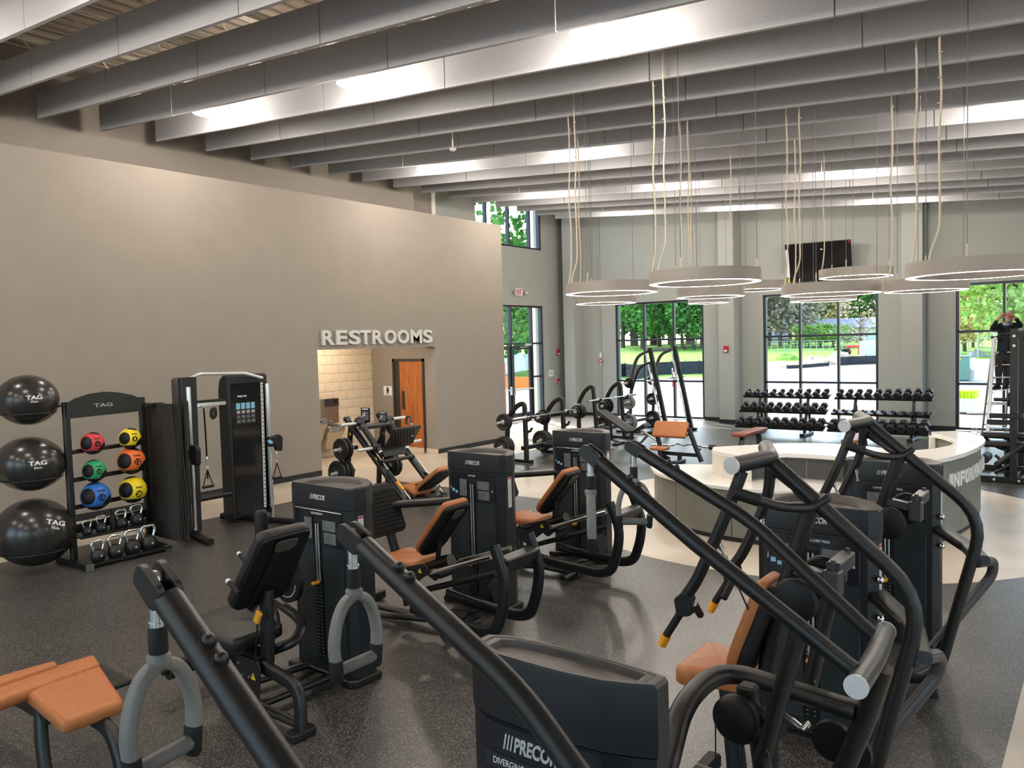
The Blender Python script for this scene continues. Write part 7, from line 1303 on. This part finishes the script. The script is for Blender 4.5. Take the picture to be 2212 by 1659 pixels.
# houses
def house(px0, px1, d, z_eave, z_ridge, lab, mroof, wins):
    a, b = at(px0, d), at(px1, d); u = (b - a); u.z = 0; L_ = u.length; u.normalize(); n = V(-u.y, u.x, 0); z0 = min(a.z, b.z) - .3; t = thing('house', lab, 'house', (a + b) / 2); dp = 8.
    P = lambda s, w, z: V(a.x, a.y, 0) + u * s + n * w + V(0, 0, z)
    q = MB(); q.add([P(0, 0, z0), P(L_, 0, z0), P(L_, dp, z0), P(0, dp, z0), P(0, 0, z_eave), P(L_, 0, z_eave), P(L_, dp, z_eave), P(0, dp, z_eave), P(0, dp / 2, z_ridge - .1), P(L_, dp / 2, z_ridge - .1)], [(0, 1, 5, 4), (1, 2, 6, 9, 5), (2, 3, 7, 6), (3, 0, 4, 8, 7)]); q.build('wall', 'siding', t)
    for s in (0, 1): q = MB(); w0, w1 = (-.5, dp / 2) if s == 0 else (dp + .5, dp / 2); q.add([P(-.5, w0, z_eave - .2), P(L_ + .5, w0, z_eave - .2), P(L_ + .5, w1, z_ridge), P(-.5, w1, z_ridge), P(-.5, w0, z_eave - .05), P(L_ + .5, w0, z_eave - .05), P(L_ + .5, w1, z_ridge + .15), P(-.5, w1, z_ridge + .15)], [(0, 1, 2, 3), (4, 5, 6, 7), (0, 1, 5, 4), (0, 3, 7, 4), (1, 2, 6, 5)]); q.build('roof', mroof, t)
    for s, z, w, h in wins:
        q = MB(); q.add([P(s - w / 2, -.06, z - h / 2), P(s + w / 2, -.06, z - h / 2), P(s + w / 2, -.06, z + h / 2), P(s - w / 2, -.06, z + h / 2)], [(0, 1, 2, 3)]); q.build('pane', 'roof_grey', t)
        q = MB(); [q.tube([P(s + i * w / 2, -.08, z - h / 2), P(s + i * w / 2, -.08, z + h / 2)], .05, 4) for i in (-1, 1)]; [q.tube([P(s - w / 2, -.08, z + j * h / 2), P(s + w / 2, -.08, z + j * h / 2)], .05, 4) for j in (-1, 0, 1)]; q.build('window_frame', 'white_print', t)
    return t
house(1734, 1910, 112, 3.25, 4.35, 'long cream house with a grey shingle roof beyond the second window', 'roof_grey', [(1.2, 2.35, .7, 1.1), (10.4, 2.35, .7, 1.1), (11.5, 2.35, .6, 1.1)])
house(2112, 2185, 96, 3.6, 5.4, 'white gabled house beyond the third window', 'siding', [(1.5, 2.6, .8, .9), (3.0, 2.6, .8, .9)]); house(1652, 1690, 105, 2.1, 2.9, 'low blue grey shed behind the leafless trees', 'roof_grey', [])
# white ribbed container
a = at(1865, 68); t = thing('shipping_container', 'white ribbed container standing on the grass beyond the second window', 'container', a); q = MB(); q.box((a.x + 1.1, a.y, a.z + .62), (2.2, 2.4, 1.3), bev=.03); q.build('body', 'siding', t)
par(t, 'rib', 'white_print', lambda q: [q.box((a.x + .08 + k * .17, a.y - 1.22, a.z + .6), (.05, .05, 1.1)) for k in range(9)], kind='stuff'); par(t, 'door', 'plastic_wrap', lambda q: q.box((a.x + 1.85, a.y - 1.22, a.z + .6), (.6, .04, 1.1), bev=.01))
a = at(1835, 70); t = thing('utility_trailer', 'small red trailer parked on the grass left of the white container', 'trailer', a); par(t, 'bed', 'med_red', lambda q: (q.box((a.x + .3, a.y, a.z + .75), (1.0, .6, .22), bev=.03), q.box((a.x + .0, a.y, a.z + .5), (.08, .08, .5)), q.box((a.x + .7, a.y, a.z + .4), (.08, .08, .7)))); par(t, 'wheel', 'rubber', lambda q: [q.cyl((a.x - .25, a.y - .5 + s, a.z + .3), (a.x - .25, a.y - .35 + s, a.z + .3), .28, n=16) for s in (0, .8)]); par(t, 'hitch', 'frame', lambda q: q.box((a.x - .7, a.y, a.z + .5), (1.1, .08, .08)))
# fences, silt barrier, mounds
def silt(pts, h, lab):
    t = thing('silt_fence', lab, 'fence', pts[0], group='black silt fences'); q = MB(); n = len(pts)
    vs_ = [v for p in pts for v in ((p.x, p.y, p.z - .1), (p.x, p.y, p.z + h), (p.x + .02, p.y + .06, p.z + h), (p.x + .02, p.y + .06, p.z - .1))]; fs = []
    for i in range(n - 1):
        for j in range(3): fs.append((i * 4 + j, (i + 1) * 4 + j, (i + 1) * 4 + j + 1, i * 4 + j + 1))
    q.add(vs_, fs); q.build('fabric', 'silt', t)
    for p in pts: par(t, 'stake', 'bark', lambda q: q.box((p.x, p.y + .05, p.z + h / 2), (.05, .05, h + .15)))
silt([gp(px, py) for px, py in ((1330, 814), (1350, 812), (1375, 817), (1395, 812), (1420, 809), (1450, 808), (1480, 807), (1510, 806), (1540, 806))], .80, 'black silt fence along the lawn beyond the first window'); silt([gp(px, py) for px, py in ((1812, 789), (1840, 787), (1870, 786), (1905, 785))], .55, 'black silt fence at the right of the second window'); silt([gp(px, py) for px, py in ((1700, 796), (1740, 794), (1790, 790))], .2, 'low black silt fence before the dirt mound')
def mound(px, py, wpx, h, lab, m='dirt', grp='earth mounds'):
    c = gp(px, py); d = math.hypot(c.x, c.y); w = wpx * d / FPX; q = MB(); n, k = 22, 6; R = random.Random(px); vs_ = [(c.x, c.y, c.z + h)]
    for j in range(1, k + 1):
        for i in range(n): a = 2 * PI * i / n; f = j / k; rr = f * (1 + .12 * R.uniform(-1, 1)); vs_.append((c.x + math.cos(a) * w / 2 * rr, c.y + math.sin(a) * w / 3.2 * rr, c.z - .05 + h * (1 - f ** 1.6) * (1 + .3 * R.uniform(-1, 1))))
    fs = [(0, 1 + i, 1 + (i + 1) % n) for i in range(n)] + [(1 + j * n + i, 1 + (j + 1) * n + i, 1 + (j + 1) * n + (i + 1) % n, 1 + j * n + (i + 1) % n) for j in range(k - 1) for i in range(n)]
    q.add(vs_, fs, True); return tag(q.build('dirt_mound' if m == 'dirt' else 'mulch_bed' if m == 'mulch' else 'grass_mound', m), lab, 'mound', grp)
mound(1815, 783, 85, .75, 'large brown dirt mound beyond the second window'); mound(1760, 787, 95, .55, 'long brown dirt mound left of the largest mound'); mound(1690, 792, 75, .40, 'low brown dirt mound at the left of the second window'); mound(1700, 777, 60, .5, 'small grassy mound before the chain link fence', 'grass'); mound(1862, 811, 90, .12, 'reddish mulch island in the road beyond the second window', 'mulch'); mound(2110, 770, 40, .5, 'pile of grey rubble beyond the third window', 'asphalt')
t = thing('chain_link_fence', 'galvanised chain link fence on the lawn beyond the second window', 'fence', at(1720, 76)); pf = [at(px, 76) for px in range(1652, 1830, 14)]
for p in pf: par(t, 'post', 'galv', lambda q: q.cyl(p, p + V(0, 0, 1.05), .03, n=6))
par(t, 'rail', 'galv', lambda q: q.tube([p + V(0, 0, 1.05) for p in pf], .02, 6)); par(t, 'wire', 'galv', lambda q: [q.tube([p + V(0, 0, z) for p in pf], .008, 4) for z in (.1, .35, .6, .85)], kind='stuff')
t = thing('playground_fence', 'thin metal fence frame on the grass beyond the third window', 'fence', at(2090, 66)); pf = [at(px, 66) for px in (2075, 2092, 2112, 2122)]; par(t, 'rail', 'galv', lambda q: [q.tube([p + V(0, 0, z) for p in pf], .025, 5) for z in (.15, 1.1)]); 
for p in pf: par(t, 'post', 'galv', lambda q: q.cyl(p, p + V(0, 0, 1.1), .03, n=6))
# posts, bench, poles
def pole(px, d, h, lab, m='bark', r=.09, cross=False): p = at(px, d); t = thing('utility_pole', lab, 'pole', p, group='utility poles'); par(t, 'pole', m, lambda q: q.cyl(p + V(0, 0, -.2), p + V(0, 0, h), r, r * .7, n=8)); par(t, 'crossarm', m, lambda q: q.box((p.x, p.y, p.z + h - .5), (1.6, .1, .12))) if cross else None
pole(1774, 118, 9, 'thin utility pole left above the grey roofed house', cross=True); pole(1822, 118, 8.5, 'thin utility pole right above the grey roofed house', cross=True); pole(2113, 66, 4.2, 'pale lamp pole beyond the third window', 'galv', .08)
p = gp(1455, 838); t = thing('marker_post', 'red and white marker post in the dirt beyond the first window', 'post', p); par(t, 'post', 'white_print', lambda q: q.cyl(p, p + V(0, 0, .95), .07, n=10)); par(t, 'red_band', 'med_red', lambda q: [q.cyl(p + V(0, 0, z), p + V(0, 0, z + .3), .075, n=10) for z in (.05, .55)])
p = gp(1470, 836); t = thing('marker_post', 'leaning red post beside the red and white marker post', 'post', p); par(t, 'post', 'med_red', lambda q: q.cyl(p, p + V(-.1, 0, 1.0), .04, n=8))
p = fx(1090, 868, -16.2); t = thing('red_post', 'red pipe post right outside the exit doors', 'post', (p.x, p.y, 0)); par(t, 'post', 'med_red', lambda q: q.cyl((p.x, p.y, 0), (p.x, p.y, fx(1090, 786, -16.2).z), .06, n=12)); par(t, 'cap', 'med_red', lambda q: q.sphere((p.x, p.y, fx(1090, 786, -16.2).z), .06, 12, 8))
p = at(1488, 86); t = thing('park_bench', 'wooden park bench on the lawn under the trees', 'bench', p); par(t, 'seat_board', 'bark', lambda q: [q.box((p.x, p.y + k * .14, p.z + .45), (1.5, .12, .04)) for k in range(3)]); par(t, 'back_board', 'bark', lambda q: [q.box((p.x, p.y + .45, p.z + .6 + k * .14), (1.5, .04, .11)) for k in range(3)]); par(t, 'leg', 'frame', lambda q: [q.box((p.x + s * .6, p.y + .15, p.z + .22), (.06, .4, .46)) for s in (-1, 1)])
# transformer and wrapped pallet close to the third window
a_ = gp(2062, 822); b_ = gp(2096, 821); hb = 45 * math.hypot(a_.x, a_.y) / FPX; t = thing('transformer_box', 'green electrical transformer cabinet beyond the third window', 'cabinet', a_); par(t, 'body', 'green_box', lambda q: q.box(((a_.x + b_.x) / 2 - .3, a_.y + .5, hb / 2), (b_.x - a_.x + .6, .9, hb), bev=.03)); par(t, 'lid', 'green_box', lambda q: q.box(((a_.x + b_.x) / 2 - .3, a_.y + .5, hb), (b_.x - a_.x + .7, 1.0, .05), bev=.015)); par(t, 'meter_box', 'plastic_wrap', lambda q: q.box((b_.x + .10, a_.y + .35, hb * .72), (.22, .3, hb * .42), bev=.02)); par(t, 'warning_strip', 'yellow', lambda q: q.box((a_.x + .1, a_.y + .045, hb * .9), (.35, .01, .05))); par(t, 'side_panel', 'concrete_out', lambda q: q.box((b_.x + .08, a_.y + .4, hb * .22), (.2, .4, hb * .4), bev=.01))
a_ = gp(2058, 893); b_ = gp(2106, 893); w = b_.x - a_.x; d = math.hypot(a_.x, a_.y); t = thing('wrapped_pallet', 'pallet of bright lime goods wrapped in plastic beyond the third window', 'pallet', a_); par(t, 'goods', 'lime', lambda q: [q.box((a_.x + w * (k + .5) / 6, a_.y + .5, 33 * d / FPX), (w / 6.3, .9, 18 * d / FPX), bev=.02) for k in range(6)]); par(t, 'plastic_wrap', 'plastic_wrap', lambda q: (q.box((a_.x + w / 2, a_.y + .5, 14 * d / FPX), (w * 1.02, .95, 27 * d / FPX), bev=.03))); par(t, 'loose_sheet', 'plastic_wrap', lambda q: q.prism(rounded([(b_.x - .2, a_.y - .1), (b_.x + .45, a_.y + .1), (b_.x + .4, a_.y + .7), (b_.x - .2, a_.y + .9)], .1), .0, .06))
yp_ = fx(1163, 800, -15.0).y; struct(wbox(-15.3, -15.0, yp_, yp_ + .35, 0, 7.2), 'wall_outer_pier', 'cmu')
for k, (px, py) in enumerate(((1097, 838), (1124, 839))): p = gp(px, py); q = MB(); q.box((p.x, p.y, p.z + .3), (1.3, .05, .6), Matrix.Rotation(.3 * k, 3, 'Z')); tag(q.build('orange_barrier', 'orange_fence'), 'strip of orange barrier netting on the grass beyond the exit doors, %s' % ('left', 'right')[k], 'barrier', 'orange barrier strips')
for k, (px, py, w) in enumerate(((1100, 815, 1.3), (1126, 812, 1.5))): p = gp(px, py); q = MB(); q.add([(p.x - w, p.y, p.z + .1), (p.x + w, p.y + .2, p.z + .5), (p.x + w * .7, p.y + .3, p.z + 1.7), (p.x - w * .4, p.y, p.z + 1.2), (p.x - w, p.y + .05, p.z + .1), (p.x + w, p.y + .25, p.z + .5), (p.x + w * .7, p.y + .35, p.z + 1.7), (p.x - w * .4, p.y + .05, p.z + 1.2)], [(0, 1, 2, 3), (4, 5, 6, 7), (0, 1, 5, 4), (1, 2, 6, 5), (2, 3, 7, 6), (3, 0, 4, 7)]); tag(q.build('tarp', 'plastic_wrap'), 'white tarp heaped outside the exit doors, %s' % ('left', 'right')[k], 'tarp', 'white tarps')
# ================================================================ step ladder and the man standing on it
DP = 16.5; stz = None
ld_ = thing('step_ladder', 'aluminium and blue fibreglass step ladder standing by the third window', 'ladder', (-1.9, 19.2, 0))
def to_floor(a, b): return a + (b - a) * (a.z / (a.z - b.z))
ft0, ft1 = fd(2147, 731, DP), to_floor(fd(2147, 731, DP), fd(2138, 900, DP)); fr0, fr1 = fd(2181, 731, DP), to_floor(fd(2181, 731, DP), fd(2187, 845, DP)); ft1.y -= .25; fr1.y -= .25
rt0, rt1 = fd(2146, 732, DP + .1), to_floor(fd(2146, 732, DP + .1), fd(2126, 900, DP + .7)); rr0 = fd(2181, 732, DP + .1); rr1 = V(rt1.x + (fr1.x - ft1.x), rt1.y, 0)
RP = rrect(.075, .03, .008, 1)
for a, b, m in ((ft0, ft1, 'alu'), (fr0, fr1, 'fibre_blue')): par(ld_, 'front_rail', m, lambda q: q.tube([a, b + V(0, 0, .02)], 0, prof=RP, smooth=False)); par(ld_, 'rail_shoe', 'rubber', lambda q: q.box((b.x, b.y, .02), (.06, .09, .038)))
for a, b in ((rt0, rt1), (rr0, rr1)): par(ld_, 'rear_rail', 'alu', lambda q: q.tube([a, b + V(0, 0, .02)], 0, prof=rrect(.04, .03, .008, 1), smooth=False)); par(ld_, 'rail_shoe', 'rubber', lambda q: q.box((b.x, b.y, .02), (.05, .07, .038)))
par(ld_, 'top_cap', 'pad_back', lambda q: q.box(tuple((ft0 + fr0) / 2 + V(0, .03, .02)), ((fr0 - ft0).length + .06, .16, .06), bev=.01))
zst = [fd(2165, y, DP).z for y in (759, 786, 813, 840, 867, 894)]; dz = (zst[0] - zst[-1]) / 5; zz = zst[0]
while zz > .12:
    f = (ft0.z - zz) / ft0.z; a, b = ft0.lerp(ft1, f), fr0.lerp(fr1, f); par(ld_, 'step', 'alu', lambda q: q.box(tuple((a + b) / 2 + V(0, .02, -.012)), ((b - a).length, .085, .024), bev=.004)); par(ld_, 'step_brace', 'alu', lambda q: [q.cyl(a + V(.01, 0, -.10), a + V(.10, .0, -.02), .008, n=6), q.cyl(b + V(-.01, 0, -.10), b + V(-.10, 0, -.02), .008, n=6)]); zz -= dz
for k, y in enumerate((766, 818, 877, 925)): z = fd(2165, y, DP).z; f = (rt0.z - z) / rt0.z; a, b = rt0.lerp(rt1, f), rr0.lerp(rr1, f); par(ld_, 'rear_brace', 'alu', lambda q: q.box(tuple((a + b) / 2), ((b - a).length, .02, .035)))
# the man
ZF = zst[3]; PD = DP + .02
P = lambda px, py, dd=0.: fd(px, py, PD + dd)
pr = thing('person', 'bearded man in dark sweater on the step ladder, raising a phone', 'person', (P(2166, 838).x, P(2166, 838).y, ZF))
J = {}; E_ = []
def j(n, p, r, par_=None):
    J[n] = (len(J), Vector(p), r)
    if par_: E_.append((J[par_][0], J[n][0]))
pel = P(2167, 768); j('pelvis', pel, (.155, .115)); j('waist', P(2169, 750), (.150, .105), 'pelvis'); j('chest', P(2172, 722), (.165, .115), 'waist'); j('upper', P(2174, 705), (.145, .10), 'chest'); j('neck', P(2178, 697, -.03), (.058, .058), 'upper'); j('skull0', P(2180, 690, -.06), (.060, .065), 'neck')
for s, pts in ((-1, ((2159, 704), (2141.5, 711.5), (2156.5, 688))), (1, ((2190, 702), (2207, 705), (2191.5, 684)))):
    n = 'L' if s < 0 else 'R'; j(n + 'sh', P(*pts[0]), (.068, .068), 'upper'); j(n + 'el', P(*pts[1], -.16), (.050, .050), n + 'sh'); j(n + 'wr', P(*pts[2], -.30), (.033, .033), n + 'el')
for s, kx, fxp in ((-1, 2157, 2158), (1, 2178, 2177)):
    n = 'L' if s < 0 else 'R'; hip = P(2167 + s * 8, 776); j(n + 'hip', hip, (.098, .098), 'pelvis'); kn = P(kx, 805, -.03); j(n + 'kn', kn, (.070, .072), n + 'hip'); an = P(fxp, 832); an.z = ZF + .07; j(n + 'an', an, (.052, .055), n + 'kn')
me = bpy.data.meshes.new('b'); me.from_pydata([tuple(v[1]) for v in J.values()], E_, []); ob = bpy.data.objects.new('b', me); COL.objects.link(ob); sk = ob.modifiers.new('s', 'SKIN'); sk.use_smooth_shade = True
for n, (i, p, r) in J.items(): me.skin_vertices[0].data[i].radius = r; me.skin_vertices[0].data[i].use_root = (n == 'pelvis')
sb = ob.modifiers.new('d', 'SUBSURF'); sb.levels = 2; sb.render_levels = 2
dg = bpy.context.evaluated_depsgraph_get(); bm_ = bpy.data.meshes.new_from_object(ob.evaluated_get(dg)); vv = [tuple(v.co) for v in bm_.vertices]; ff = [tuple(f.vertices) for f in bm_.polygons]; bpy.data.objects.remove(ob)
q = MB(); q.add(vv, ff, True); nbody = len(q.f); hc = P(2180.5, 683.5, -.06)
# head: skull and jaw with nose, ears
Mh = Matrix.Rotation(.10, 3, 'Y'); q.sphere(hc, .104, 22, 16, (.78, .92, 1.08), Mh); q.sphere(hc + V(.0, -.02, -.055), .070, 16, 10, (.85, .95, 1.0)); q.sphere(hc + V(-.005, -.105, -.005), .018, 10, 8, (.8, 1.0, 1.5))
for s in (-1, 1): q.sphere(hc + V(s * .082, .0, .0), .024, 10, 8, (.4, .8, 1.2))
# hands: palm, four bent fingers and a thumb round the phone
phc = P(2172.5, 679.5, -.26); pw = .065
for s, n in ((-1, 'L'), (1, 'R')):
    w = J[n + 'wr'][1]; edge = phc + V(s * pw, 0, 0); pm = w.lerp(edge, .62); q.tube([w, pm, edge + V(s * .012, -.0, -.005)], .0, prof=rrect(.07, .032, .014, 2), rs=[.75, 1.1, .9])
    for k in range(4):
        b = edge + V(s * .012, -.012, .028 - k * .019); L_ = (.062, .072, .068, .052)[k]; q.tube([b, b + V(-s * .02, -.018, .006), b + V(-s * L_ * .7, -.02, .004), b + V(-s * L_, -.006, 0)], .0085, 7, br=.012)
    b = edge + V(s * .01, .012, -.02); q.tube([b, b + V(-s * .015, .02, -.012), b + V(-s * .05, .022, -.004)], .010, 7, br=.012)
body = q.build('body', 'sweater', pr)
for m in ('skin', 'trousers', 'shirt_blue'): body.data.materials.append(MAT[m])
iv = wm(pr).inverted(); zbelt = (iv @ P(2167, 766)).z; wl, wr_ = iv @ J['Lwr'][1], iv @ J['Rwr'][1]; nk = iv @ P(2178, 698, -.03)
for i, f in enumerate(body.data.polygons):
    c = f.center
    if i >= nbody: f.material_index = 1
    elif min((c - wl).length, (c - wr_).length) < .055: f.material_index = 1
    elif c.z < zbelt: f.material_index = 2
    elif c.z > nk.z - .005 and abs(c.x - nk.x) < .09: f.material_index = 1
    elif c.z > nk.z - .05 and abs(c.x - nk.x) < .075 and c.y < nk.y + .02: f.material_index = 3
par(pr, 'hair', 'hair_grey', lambda q: (q.sphere(hc + V(0, .018, .022), .104, 20, 14, (.82, .92, 1.02), Mh))); par(pr, 'beard', 'hair_grey', lambda q: q.sphere(hc + V(0, -.035, -.078), .060, 16, 10, (.95, .85, .95))); par(pr, 'eye', 'black_print', lambda q: [q.sphere(hc + V(s * .034, -.088, .012), .010, 8, 6) for s in (-1, 1)])
for n, s in (('L', -1), ('R', 1)):
    a = J[n + 'an'][1]; par(pr, 'shoe', 'black_print', lambda q: q.lathe([(0, 0), (.045, 0), (.05, .02), (.045, .06), (.03, .09), (0, .10)], Matrix.Translation((a.x - .03, a.y - .055, ZF + .001)) @ Matrix.Rotation(-.5 * (1 if s < 0 else .7), 4, 'Z') @ Matrix.Diagonal((.95, 2.6, .85, 1)), 18)); par(pr, 'shoe_sole', 'rubber', lambda q: q.lathe([(0, 0), (.050, 0), (.052, .014), (0, .016)], Matrix.Translation((a.x - .03, a.y - .055, ZF)) @ Matrix.Rotation(-.5 * (1 if s < 0 else .7), 4, 'Z') @ Matrix.Diagonal((.95, 2.6, .85, 1)), 18))
t = thing('phone', 'dark phone held sideways by the man on the ladder', 'phone', phc); par(t, 'case', 'tv_black', lambda q: q.box(tuple(phc), (pw * 2.1, .012, .068), bev=.005)); par(t, 'camera_lens', 'steel', lambda q: q.cyl(phc + V(-.045, -.006, .018), phc + V(-.045, -.009, .018), .009, n=10))
